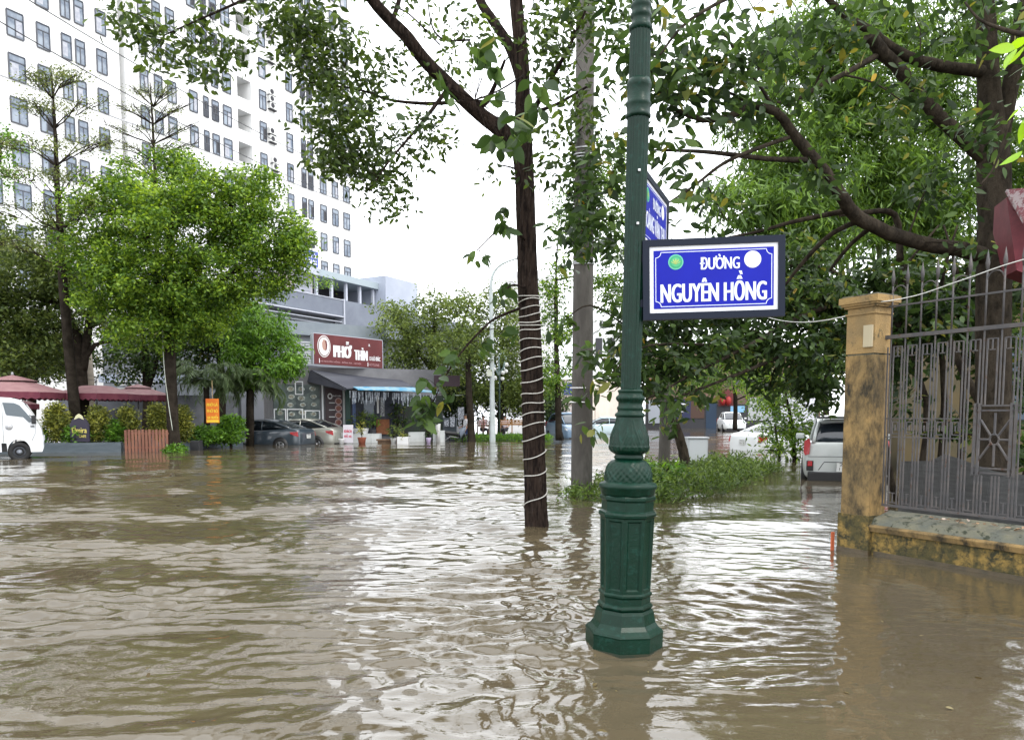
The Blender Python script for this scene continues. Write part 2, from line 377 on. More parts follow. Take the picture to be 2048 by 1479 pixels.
def build_water():
    st = .0031; A0 = R(64)
    nr = int(math.log(70/.9)/st); nc = int(2*A0/.0036)
    r = .9*np.exp(np.arange(nr+1)*st); th = np.linspace(-A0, A0, nc+1)
    X = r[:, None]*np.sin(th)[None, :]; Y = r[:, None]*np.cos(th)[None, :]; RR = np.broadcast_to(r[:, None], X.shape)
    h = np.zeros_like(X); wr = np.random.default_rng(5)
    def patch(s, k=5):
        g = np.zeros_like(X)
        for _ in range(k):
            a = wr.uniform(0, 6.28); l = s*wr.uniform(.6, 1.6); g += np.sin(2*math.pi/l*(X*math.cos(a)+Y*math.sin(a))+wr.uniform(0, 6.28))
        return g/math.sqrt(k/2)
    def res(l): return smooth01((l/(RR*st)-3)/4)
    # warp so that crests are not straight
    wx = .03*patch(1.6); wy = .03*patch(1.3)
    mA = .55+.45*np.clip(patch(3.0), -1.2, 1.6); mB = .55+.4*np.clip(patch(2.2), -1.2, 1.6)
    left = smooth01((1.2-X)/2.5+.35)          # long ripples run through the open street on the left
    calm = .30+.70*smooth01((2.6-X+.10*(Y-4))/2.2)   # sheltered, calmer water beside the wall
    for i in range(20):      # wind ripples travelling roughly towards the camera
        l = wr.uniform(.12, .33)*(1.0 if i % 3 else 1.25); a = R(90+wr.normal()*11+6); k = 2*math.pi/l
        ph = k*((X+wx)*math.cos(a)+(Y+wy)*math.sin(a))+wr.uniform(0, 6.28)
        s = np.sin(ph)+.25*np.sin(2*ph+.6)
        h += (.095/k)*s*mA*left*calm*res(l)
    for i in range(30):      # crossing chop
        l = wr.uniform(.13, .42); a = wr.uniform(0, 6.28); k = 2*math.pi/l
        h += (.036/k)*np.sin(k*((X+wx*1.4)*math.cos(a)+(Y+wy*1.4)*math.sin(a))+wr.uniform(0, 6.28))*mB*calm*res(l)
    for i in range(22):      # fine ripples that break up the smooth ones
        l = wr.uniform(.055, .15); a = R(90+wr.normal()*55); k = 2*math.pi/l
        h += (.026/k)*np.sin(k*((X+wx)*math.cos(a)+(Y+wy)*math.sin(a))+wr.uniform(0, 6.28))*(.4+.6*smooth01(mA))*calm*res(l)
    for i in range(8):       # long low swell
        l = wr.uniform(.8, 3.2); a = R(90+wr.normal()*35); k = 2*math.pi/l
        h += (.012/k)*np.sin(k*((X+wx)*math.cos(a)+(Y+wy)*math.sin(a))+wr.uniform(0, 6.28))*res(l)
    for (cx, cy, l, amp, fall) in [(-1.6, 10.2, .30, .05, 3.5), (.72, 4.3, .13, .035, 1.1), (.3, 8.9, .16, .03, 1.2), (3.2, 2.2, .5, .02, 3), (-6, 7.5, .42, .05, 5), (2.2, 5.6, .22, .03, 1.6)]:
        D = np.sqrt((X-cx+wx)**2+(Y-cy+wy)**2)+.05; k = 2*math.pi/l
        h += (amp/k)*np.sin(k*D)*np.exp(-D/fall)*res(l)
    edge = smooth01((A0-np.abs(th))/R(6))[None, :]*smooth01((r-.9)/.5)[:, None]*smooth01((70-r)/12)[:, None]
    h *= edge
    nR = nr+1; nC = nc+1; co = np.stack([X, Y, h], -1).reshape(-1, 3)
    idx = np.arange(nR*nC).reshape(nR, nC)
    q = np.stack([idx[:-1, :-1], idx[:-1, 1:], idx[1:, 1:], idx[1:, :-1]], -1).reshape(-1, 4)[:, ::-1]
    # calm remainder: fan inside, the sector behind the camera, and the ring to the horizon
    ex = []; ef = []; base = len(co)
    def addp(p): ex.append(p); return base+len(ex)-1
    c = addp((0, 0, 0))
    extra = []
    ra = [.9, 4, 18, 70]; tb = np.linspace(A0, 2*math.pi-A0, 40); g = [[addp((a*math.sin(t), a*math.cos(t), 0)) for t in tb] for a in ra]
    for i in range(39):
        extra.append((c, g[0][i+1], g[0][i]))
        for j in range(3): extra.append((g[j][i], g[j][i+1], g[j+1][i+1], g[j+1][i]))
    st_ = 24; cols = list(range(0, nC, st_)); cols += [nC-1] if cols[-1] != nC-1 else []
    for a, b in zip(cols[:-1], cols[1:]): extra.append((c, int(idx[0, b]), int(idx[0, a])))
    of = [addp((800*math.sin(th[k]), 800*math.cos(th[k]), 0)) for k in cols]
    for i in range(len(cols)-1): extra.append((int(idx[-1, cols[i]]), int(idx[-1, cols[i+1]]), of[i+1], of[i]))
    ob = [addp((800*math.sin(t), 800*math.cos(t), 0)) for t in tb]
    for i in range(39): extra.append((g[3][i], g[3][i+1], ob[i+1], ob[i]))
    co = np.concatenate([co, np.array(ex)])
    fl = np.concatenate([q.reshape(-1), np.array([i for f in extra for i in reversed(f)])]); tot = np.concatenate([np.full(len(q), 4), np.array([len(f) for f in extra])])
    stt = np.concatenate([[0], np.cumsum(tot)[:-1]])
    me = bpy.data.meshes.new('flood_water'); me.vertices.add(len(co)); me.loops.add(len(fl)); me.polygons.add(len(tot))
    me.vertices.foreach_set('co', co.astype(np.float32).reshape(-1)); me.loops.foreach_set('vertex_index', fl.astype(np.int32))
    me.polygons.foreach_set('loop_start', stt.astype(np.int32)); me.polygons.foreach_set('loop_total', tot.astype(np.int32))
    me.update(calc_edges=True); me.polygons.foreach_set('use_smooth', np.ones(len(tot), bool))
    me.materials.append(water_mat()); o = bpy.data.objects.new('flood_water', me); col.objects.link(o)
    if me.polygons[0].normal.z < 0: me.flip_normals()
    tag(o, kind='structure')
build_water()

# ============================================================ APARTMENT TOWER
m_white = pm('white_render', (.80, .80, .79), (.74, .74, .73), scale=.25, rough=.8)
m_grey_rec = pm('recess_render', (.62, .62, .62), (.52, .52, .52), scale=.5, rough=.85)  # greyer copy of the white render, with the recess's shade in its colour
m_frame = pm('dark_window_frame', (.07, .075, .09), rough=.5)
m_pane = pm('window_pane', (.07, .10, .15), (.24, .28, .33), scale=.9, rough=.12, spec=.8)
m_curtain = pm('pale_curtain', (.42, .43, .46), (.3, .31, .36), scale=4, rough=.8)
m_dark = pm('dark_interior', (.03, .03, .035), rough=.7)
fA = Vector((-35.5, 53.0, 0)); fd = Vector((17.5, 32.0, 0)).normalized(); fn = Vector((fd.y, -fd.x, 0))   # fn faces the street
def tu(u, A=fA, d=fd):
    k = (u-CX)/F; return (k*A.y-A.x)/(d.x-k*d.y)
def fp(t, z, o=0.0): return fA+fd*t+fn*o+Vector((0, 0, z))
def FR(t, z, o, lt, lz, lo): return (fp(t, z, o), fd*lt, Vector((0, 0, lz)), fn*lo)
apt = empty('apartment_building', fp(10, 0), 'tall white apartment block with rows of dark framed windows behind the trees', 'building')
tEnd = tu(712); t0 = -34; ZT = 66
sb0, sb1 = tu(493), tu(520); sa0, sa1 = tu(267), tu(278)
mb = MB()
def wallseg(a, b, off=0): mb.obox(fp(a, 0, off), fd*(b-a), Vector((0, 0, ZT)), -fn*16)
wallseg(t0, sa0); wallseg(sa1, sb0); wallseg(sb1, tEnd)
wallseg(sa0+.002, sa1-.002, -1.1)
mb.build('wall', m_white, apt, world=True)
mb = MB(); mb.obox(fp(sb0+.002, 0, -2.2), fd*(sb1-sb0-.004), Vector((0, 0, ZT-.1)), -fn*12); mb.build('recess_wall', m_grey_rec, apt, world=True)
zrows = [16.75+2.92*k for k in range(-4, 16)]
for z in zrows[4:14]:
    mb = MB(); mb.obox(fp(sb0+.01, z-1.75, -2.19), fd*(sb1-sb0-.02), Vector((0, 0, .25)), fn*2.1)
    mb.obox(fp(sb0+.01, z-1.5, -.25), fd*(sb1-sb0-.02), Vector((0, 0, .9)), fn*.1); mb.build('stair_landing', m_white, apt, world=True)
mb = MB()
for t_, z_ in [(t0, 24.6), (t0, 37.1)]:
    mb.obox(fp(t0, z_, 0.002), fd*(tEnd-t0), Vector((0, 0, .08)), fn*.05)
mb.build('string_course', pm('grey_band', (.45, .45, .46), rough=.8), apt, world=True)
def win_mesh(wd, ht, style):
    b = MB()   # local: x along wall, y outwards(-), z up; centred
    f = .07
    b.box((0, 0, ht/2), (wd+.02, .10, f), 0); b.box((0, 0, -ht/2), (wd+.02, .10, f), 0)
    b.box((-wd/2, 0, 0), (f, .098, ht-.1), 0); b.box((wd/2, 0, 0), (f, .098, ht-.1), 0)
    b.box((0, 0, ht*.22), (wd-.1, .07, .06), 0)
    if style != 2: b.box((0, 0, -ht*.14), (.06, .068, ht*.66), 0)
    b.box((0, .02, 0), (wd-.05, .03, ht-.05), 1)
    if style == 1: b.box((wd*.22, .0, -ht*.12), (wd*.4, .015, ht*.58), 2)
    if style == 2: b.box((-wd*.16, -.0, -ht*.12), (wd*.5, .015, ht*.56), 2)
    if style == 3: b.box((wd*.2, -.004, -ht*.12), (wd*.46, .02, ht*.56), 3)
    if style == 4:
        for k in range(7): b.box((-wd/2+wd*(k+.5)/7, -.07, -ht*.33), (.04, .03, ht*.32), 0)
        b.box((0, -.07, -ht*.16), (wd, .035, .05), 0); b.box((0, -.004, .05), (wd-.2, .02, ht*.5), 3)
    return b
def mesh_of(mb_, name, mats):
    me = bpy.data.meshes.new(name); me.from_pydata(mb_.v, [], mb_.f)
    for m in mats: me.materials.append(m)
    me.polygons.foreach_set('material_index', mb_.m); return me
wcols = [(-22, 30), (15, 29), (69, 34), (122, 28), (166, 20), (192, 20), (233, 22), (313, 17), (340, 17), (366, 18), (407, 17), (431, 11), (449, 13), (472, 17), (541, 13), (592, 13), (618, 9), (631, 10), (655, 13), (678, 13), (700, 13)]
lib = {}; wins = []
frot = math.atan2(fd.y, fd.x)
def hidden(u, v):   # wholly behind the big round tree or off the picture
    return ((u-350)/205)**2+((v-500)/150)**2 < 1 or ((u-540)/60)**2+((v-480)/85)**2 < 1
for (u, wpx) in wcols:
    t = tu(u); Y = fA.y+fd.y*t; dudt = F*(fd.x*Y-(fA.x+fd.x*t)*fd.y)/Y**2; wd = wpx/dudt*.90
    for ri, z in enumerate(zrows):
        v = 830-(z-1.3)*F/Y
        if v < -30 or v > 600 or hidden(u, v): continue
        wins.append((Y, t, z, round(wd, 1), u, v))
wins.sort(key=lambda q: q[0])
rest = MB()
for i, (Y, t, z, wd, u, v) in enumerate(wins):
    sty = random.choice([0, 0, 1, 1, 2, 3]) if u not in (618, 631, 431, 449) else random.choice([4, 3, 4])
    ht = 1.72 if u not in (618, 631) else 1.85
    if i < 100:
        key = (wd, ht, sty)
        if key not in lib: lib[key] = mesh_of(win_mesh(wd, ht, sty), 'window', [m_frame, m_pane, m_curtain, m_dark])
        o = bpy.data.objects.new('window', lib[key]); col.objects.link(o); o.parent = apt
        o.location = fp(t, z, .055)-apt.location; o.rotation_euler = (0, 0, frot)
    else:
        b = win_mesh(wd, ht, sty); M = Matrix.Translation(fp(t, z, .055)) @ Matrix.Rotation(frot, 4, 'Z')
        base = len(rest.v); rest.v.extend([tuple(M @ Vector(q)) for q in b.v]); rest.f.extend([tuple(k+base for k in f) for f in b.f]); rest.m.extend(b.m); rest.sm.extend(b.sm)
if rest.v: rest.build('far_windows', [m_frame, m_pane, m_curtain, m_dark], apt, world=True, kind='stuff')
# air conditioners
m_ac = pm('ac_casing', (.62, .62, .6), rough=.5)
ac = MB(); ac.box((0, 0, 0), (.85, .32, .6), 0, bev=.02)
ac.lathe([(.22, 0), (.22, .02)], 20, (0, 0, 0), 1); 
acb = MB(); acb.box((0, -.17, 0), (.85, .34, .6), 0, bev=.02); 
ring = [(math.cos(a)*.23-.12, math.sin(a)*.23) for a in [k*2*math.pi/16 for k in range(16)]]
acb.prism([(x, -.345, y) for x, y in ring], (0, -.012, 0), 1); acb.box((0, -.17, -.36), (.9, .34, .05), 1)
acme = mesh_of(acb, 'air_conditioner', [m_ac, m_dark])
first = None; nac = 0
for (u, v) in [(556, 85), (557, 98), (556, 147), (557, 209), (557, 222), (558, 235), (556, 282), (557, 297), (560, 337), (561, 350), (632, 488)]:
    t = tu(u); Y = fA.y+fd.y*t; z = 1.3+(830-v)*Y/F
    o = bpy.data.objects.new('air_conditioner', acme); col.objects.link(o)
    o.location = fp(t, z, .01); o.rotation_euler = (0, 0, frot)
    floor = ['seventh', 'eighth', 'ninth'][nac % 3]
    labs = ['upper of the top pair of air conditioners on the white tower wall', 'lower of the top pair of air conditioners on the white tower wall', 'single air conditioner below the top pair on the white tower wall',
            'highest of three stacked air conditioners on the white tower wall', 'middle of three stacked air conditioners on the white tower wall', 'lowest of three stacked air conditioners on the white tower wall',
            'upper one of the air conditioner pair just below the stack of three', 'lower one of the air conditioner pair just below the stack of three',
            'upper one of the lowest air conditioner pair, just above the round tree', 'lower one of the lowest air conditioner pair, just above the round tree', 'air conditioner set in a balcony opening low on the tower']
    tag(o, labs[nac], 'air conditioner', 'air conditioners on the tower wall'); nac += 1

# ============================================================ PODIUM BLOCK
m_bl = pm('blue_grey_cladding', (.125, .14, .18), (.15, .17, .21), scale=.8, rough=.45, spec=.4)
m_bl2 = pm('light_grey_band', (.22, .245, .29), (.19, .21, .25), scale=.6, rough=.5)
m_edge = pm('pale_edge', (.42, .44, .50), rough=.6)
pA = Vector((-15.75, 48.0, 0)); pd_ = fd; pn = fn
def pp(t, z, o=0): return pA+pd_*t+pn*o+Vector((0, 0, z))
def tp(u): return tu(u, pA, pd_)
pod = empty('podium_building', pp(3, 0), 'low blue grey commercial block in front of the white tower', 'building')
ta, tb_, tsm = tp(505), 27.0, tp(692)
mb = MB(); mb.obox(pp(ta, 0, -.9), pd_*(tb_-ta), Vector((0, 0, 8.35)), -pn*14, 0); mb.build('wall', pm('podium_wall', (.15, .16, .18), (.13, .14, .16), scale=.3, rough=.8), pod, world=True)
mb = MB(); mb.obox(pp(ta, 8.42, 0), pd_*(tsm-ta-.05), Vector((0, 0, 1.08)), -pn*.9)
mb.obox(pp(tsm+.05, 7.3, -.05), pd_*(tb_-tsm), Vector((0, 0, 2.25)), -pn*.85); mb.build('cladding', m_bl, pod, world=True)
mb = MB(); mb.obox(pp(ta, 8.3, .06), pd_*(tsm-ta-.05), Vector((0, 0, .09)), -pn*.95); mb.obox(pp(ta, 9.5, .04), pd_*(tsm-ta), Vector((0, 0, .06)), -pn*.95)
mb.obox(pp(tsm-.05, 6.9, .08), pd_*.1, Vector((0, 0, 2.7)), -pn*.9)
mb.obox(pp(ta, 7.95, -.3), pd_*(tsm-ta-.1), Vector((0, 0, .05)), pn*.25); mb.obox(pp(ta, 7.7, -.5), pd_*(tsm-ta-.1), Vector((0, 0, .05)), pn*.25)
mb.build('trim', m_edge, pod, world=True)
for k, (ua, ub, za, zb) in enumerate([(536, 570, 6.7, 8.0), (572, 606, 6.7, 7.85), (634, 690, 6.9, 7.6)]):
    a, b = tp(ua), tp(ub); mb = MB(); mb.obox(pp(a, za, -.88), pd_*(b-a), Vector((0, 0, zb-za)), -pn*.05, 0)
    n = max(2, int((b-a)/.8))
    for i in range(n+1): mb.obox(pp(a+(b-a)*i/n-.03, za, -.85), pd_*.06, Vector((0, 0, zb-za)), -pn*.02, 1)
    mb.obox(pp(a, za+.45, -.85), pd_*(b-a), Vector((0, 0, .05)), -pn*.02, 1)
    mb.build('window', [pm('podium_glass', (.10, .12, .17), rough=.15, spec=.8), m_frame], pod, world=True)
mb = MB(); mb.obox(pp(ta, 9.2, -1), pd_*(tb_-ta), Vector((0, 0, .15)), -pn*12); mb.build('roof_slab', m_bl2, pod, world=True)
# roof terrace pavilion
pav = empty('roof_pavilion', pp(8, 9.35, -3), 'open sided grey terrace pavilion on the podium roof', 'pavilion')
a, b = tu(640, pA-pn*2.5, pd_), tu(776, pA-pn*2.5, pd_)
mb = MB(); mb.prism([pp(a, 11.45, -2.2), pp(a, 11.95, -2.2), pp(a, 12.1, -6), pp(a, 11.45, -6)], pd_*(b-a)); mb.build('roof', pm('pavilion_roof', (.30, .35, .38), rough=.6), pav, world=True)
mb = MB(); mb.obox(pp(a, 9.35, -5.6), pd_*(b-a+3), Vector((0, 0, 2.1)), -pn*.2); mb.build('back_wall', m_dark, pav, world=True)
for i in range(6):
    mb = MB(); mb.obox(pp(a+(b-a)*i/5-.1, 9.35, -2.5), pd_*.2, Vector((0, 0, 2.1)), -pn*.2); mb.build('post', m_edge, pav, world=True)
a, b = tu(560, pA-pn*2, pd_), tu(637, pA-pn*2, pd_)
kio = empty('roof_kiosk', pp((a+b)/2, 9.35, -3), 'roof kiosk with grey roller shutters under a blue sign', 'kiosk')
mb = MB(); mb.obox(pp(a, 9.35, -2.3), pd_*(b-a), Vector((0, 0, 2.3)), -pn*2.5); mb.build('wall', pm('kiosk_wall', (.35, .33, .36), rough=.7), kio, world=True)
for q0, q1, c in [(.08, .44, (.42, .34, .34)), (.54, .94, (.30, .31, .36))]:
    mb = MB()
    for k in range(10): mb.obox(pp(a+(b-a)*q0, 9.4+.2*k, -2.24), pd_*((b-a)*(q1-q0)), Vector((0, 0, .18)), -pn*.04)
    mb.build('roller_shutter', pm('shutter%d' % int(q0*100), c, rough=.5), kio, world=True)
mb = MB(); a2 = a+(b-a)*.5; mb.obox(pp(a2, 11.3, -1.6), pd_*(b-a2), Vector((0, 0, .55)), -pn*.6, 0); mb.build('canopy', pm('kiosk_canopy', (.38, .4, .46), rough=.6), kio, world=True)
sg = MB(); sg.obox(pp(a2, 11.9, -1.7), pd_*(b-a2), Vector((0, 0, 1.05)), -pn*.1, 0)
cc = pp((a2+b)/2, 12.62, -1.69); put_text(sg, 'CHO THUÊ SÂN', cc, pd_, (0, 0, 1), (b-a2)*.86, .34, 1, .03); put_text(sg, '0966 988 066', cc-Vector((0, 0, .45)), pd_, (0, 0, 1), (b-a2)*.86, .32, 1, .03)
sg.build('blue_sign', [pm('sign_blue_far', (.05, .08, .36), rough=.5), pm('sign_white_far', (.75, .76, .8), rough=.5)], label='blue signboard with two lines of white lettering above the roof kiosk', cat='sign')
a, b = tu(775, pA-pn*1.5, pd_), tu(838, pA-pn*1.5, pd_)
mb = MB(); mb.obox(pp(a, 9.6, -1.5), pd_*(b-a), Vector((0, 0, 2.9)), -pn*4); mb.build('roof_box', pm('pale_panel', (.36, .39, .46), (.32, .35, .42), scale=.5, rough=.6), label='pale grey windowless box on the podium roof beside the pavilion', cat='roof box')
pl = Foliage()
for u in (645, 655, 662, 628): pl.clump(P(u, 568+random.uniform(-4, 6), 52.5), .5, .4, 60, .16, tb=.6)
pl.build('terrace_bush', leafmat('leaf_bright', (.03, .07, .012), (.08, .17, .025), (.22, .34, .05)), label='small green bush at the edge of the podium roof terrace', cat='plant')
# ============================================================ LAMP POST (near)
m_green = pm('dark_green_paint', (.0008, .0155, .0080), (.001, .020, .0105), scale=6, rough=.36, spec=.22, bump=.15, bscale=60, coat=.05, c3=(.004, .03, .02), s3=30)
LB = W(1247, 1290); LY = LB.y
topx = P(1283, 0, LY); lean = math.atan2(topx.x-LB.x, topx.z)
lamp = empty('lamp_post', LB, 'tall dark green fluted cast iron lamp post standing in the floodwater', 'lamp post', rot=(0, lean, 0))
S = LY/F
def zl(v): return CAMH+(PV(v))*LY
def PV(v):
    d = ray(1250, v); return d.z/d.y
def build_lamp():
    PH = R(22.5+9)
    prof = [(75, 1345), (75, 1259), (76, 1256), (74, 1252), (66, 1246), (60, 1238), (58, 1228), (56, 1218), (53, 1212)]
    b = MB(); b.lathe([(r*S/.96, zl(v)) for r, v in prof], 8, smooth=False, ph=PH)
    b.build('plinth', m_green, lamp)
    b = MB(); b.lathe([(75.6*S/.96, -.15), (75.6*S/.96, .012)], 8, smooth=False, ph=PH); b.build('mud_line', pm('mud_film', (.012, .022, .012), (.03, .028, .014), scale=12, rough=.4), lamp)
    prof = [(50, 1212), (53, 1209), (54, 1206), (53, 1203), (49, 1200), (49, 1188), (52, 1184), (52, 1181), (48.5, 1178)]
    b = MB(); b.lathe([(r*S/.96, zl(v)) for r, v in prof], 8, smooth=False, ph=PH, capt=False)
    # octagonal shaft with recessed panels
    r0, r1 = 48.5*S/.96, 52*S/.96; z0, z1 = zl(1178), zl(1032)
    for k in range(8):
        a0 = PH+2*math.pi*k/8; a1 = a0+2*math.pi/8
        def pt(s_, t_, d=0):
            r = r0+(r1-r0)*t_; A = Vector((math.cos(a0)*r, math.sin(a0)*r, 0)); B = Vector((math.cos(a1)*r, math.sin(a1)*r, 0))
            q = A.lerp(B, s_); n = Vector((math.cos((a0+a1)/2), math.sin((a0+a1)/2), 0)); return q-n*d+Vector((0, 0, z0+(z1-z0)*t_))
        o = [pt(0, 0), pt(1, 0), pt(1, 1), pt(0, 1)]; i1 = [pt(.16, .04), pt(.84, .04), pt(.84, .97), pt(.16, .97)]
        i2 = [pt(.23, .06, .009), pt(.77, .06, .009), pt(.77, .95, .009), pt(.23, .95, .009)]
        vs = o+i1+i2; fs = []
        for j in range(4):
            fs.append((j, (j+1) % 4, 4+(j+1) % 4, 4+j)); fs.append((4+j, 4+(j+1) % 4, 8+(j+1) % 4, 8+j))
        fs.append((8, 9, 10, 11)); b.add(vs, fs)
    prof = [(52, 1032), (55, 1029), (55.5, 1025), (54, 1021), (50, 1018), (50, 1000), (53.5, 996), (53.5, 991), (51, 988)]
    b.lathe([(r*S/.96, zl(v)) for r, v in prof], 8, smooth=False, ph=PH, capt=False)
    b.build('octagonal_base', m_green, lamp)
    b = MB(); b.lathe([(r*S, zl(v)) for r, v in [(50, 990), (54, 984), (54.5, 977), (57.5, 974), (58, 969), (56, 965), (49, 963), (48, 961)]], 48); b.build('flange', m_green, lamp)
    # bell with lace relief
    def rel(a, z):
        t = (z-zl(961))/(zl(918)-zl(961)); s = max(0, math.sin(math.pi*min(1, max(0, t))))**.5
        q = abs(math.sin(8*a+3*math.sin(t*3.1)))*.6+abs(math.sin(16*a-10*t))*.4
        return 1+(.038*(q-.4)+.02*math.sin(24*a)*math.sin(t*22))*s
    pr = []
    for i in range(25):
        t = i/24; v = 961-t*43; r = 26.5+21*math.sqrt(max(0, 1-t**2.3)); pr.append((r*S, zl(v)))
    b = MB(); b.lathe(pr, 144, rf=rel, capt=False); b.lathe([(r*S, zl(v)) for r, v in [(26.5, 918), (29, 916), (29.5, 913), (27, 910), (27.5, 908)]], 40, capt=False)
    b.build('bell', m_green, lamp)
    # vase with leaf relief
    def rel2(a, z):
        t = (z-zl(908))/(zl(834)-zl(908)); ph = (a*6/(2*math.pi)) % 1-.5
        e = abs(abs(ph)*2-(.95-1.0*max(0, t-.12)))            # pointed leaf outline
        leaf = .05*math.exp(-(e/.09)**2) if .12 < t < .93 else 0
        rib = .03*math.exp(-(ph/.05)**2) if .12 < t < .8 else 0
        bead = .04*abs(math.sin(10*a)) if t < .24 and t > .06 else 0
        vein = .012*math.sin(abs(ph)*40+t*30) if .2 < t < .75 else 0
        return 1+leaf+rib+bead+vein
    pts = [(27.5, 908), (33, 905), (37.5, 900), (38.5, 893), (38, 884), (36.3, 872), (33, 860), (30, 850), (28, 842), (27.2, 834)]
    pr = []
    for i in range(len(pts)-1):
        for k in range(6):
            t = k/6; pr.append(((pts[i][0]*(1-t)+pts[i+1][0]*t)*S, zl(pts[i][1]*(1-t)+pts[i+1][1]*t)))
    pr.append((27.2*S, zl(834)))
    b = MB(); b.lathe(pr, 180, rf=rel2, capt=False); b.build('vase', m_green, lamp)
    def bd(a, z):
        return 1+(.05*abs(math.sin(9*a)) if zl(803) < z < zl(792) else 0)
    b = MB(); b.lathe([(r*S, zl(v)) for r, v in [(27, 834), (29.5, 832), (30, 829), (28.5, 826), (25, 824), (24.5, 820), (26, 818), (26, 814), (23.5, 811), (23.5, 804), (25.5, 801), (27.5, 798), (27.5, 794), (26, 791), (23.5, 789), (24, 785), (25.5, 783), (25, 780), (19.5, 778)]], 90, rf=bd)
    b.build('lower_collar', m_green, lamp)
    def fl(a, z): return 1-.10*abs(math.sin(9*a))**.6+.02
    b = MB(); b.lathe([(19.6*S, zl(779)), (19.8*S, zl(700)), (20.3*S, zl(500)), (20.8*S, zl(300)), (21*S, zl(236))], 180, rf=fl, capt=False); b.build('fluted_shaft', m_green, lamp)
    b = MB(); b.lathe([(r*S, zl(v)) for r, v in [(21, 238), (24, 235), (24.3, 231), (22.5, 228), (22.5, 215), (24.2, 212), (24.2, 207), (22.3, 205), (22.3, 178), (24, 175), (24, 168), (22.5, 165), (21, 160)]], 48); b.build('middle_collar', m_green, lamp)
    b = MB(); b.lathe([(20.2*S, zl(161)), (19.6*S, zl(62))], 180, rf=fl, capt=False); b.build('upper_shaft', m_green, lamp)
    b = MB(); b.lathe([(r*S, zl(v)) for r, v in [(19, 64), (22, 60), (22.5, 54), (19, 50), (17.5, 44), (17.5, 38), (20, 35), (20, 30), (18, 26), (18, 18), (20, 15), (19, 9), (17, 6)]], 40); b.build('upper_collar', m_green, lamp)
    b = MB(); b.lathe([(17*S, zl(8)), (15*S, zl(-420))], 24); b.build('top_shaft', m_green, lamp)
    # lantern arms above the picture
    zt = zl(-420)
    for k in range(2):
        sg = 1 if k else -1
        b = MB(); b.tube([(0, 0, zt-.1), (sg*.25, 0, zt+.15), (sg*.45, 0, zt+.05), (sg*.5, 0, zt-.05)], .02, 8); o = b.build('arm', m_green, lamp)
        g = MB(); g.lathe([(.04, zt-.08), (.15, zt-.18), (.17, zt-.3), (.1, zt-.42), (.02, zt-.45)], 24, (sg*.5, 0, 0)); g.build('globe', pm('opal_globe', (.8, .8, .78), rough=.3), o)
    for v in (347, 452):    # bolts
        b = MB(); b.box((.004, -20.6*S, zl(v)), (.014, .012, .014), 0, bev=.003); b.build('bolt', pm('galvanised', (.5, .5, .5), rough=.35, metal=.8), lamp)
build_lamp()

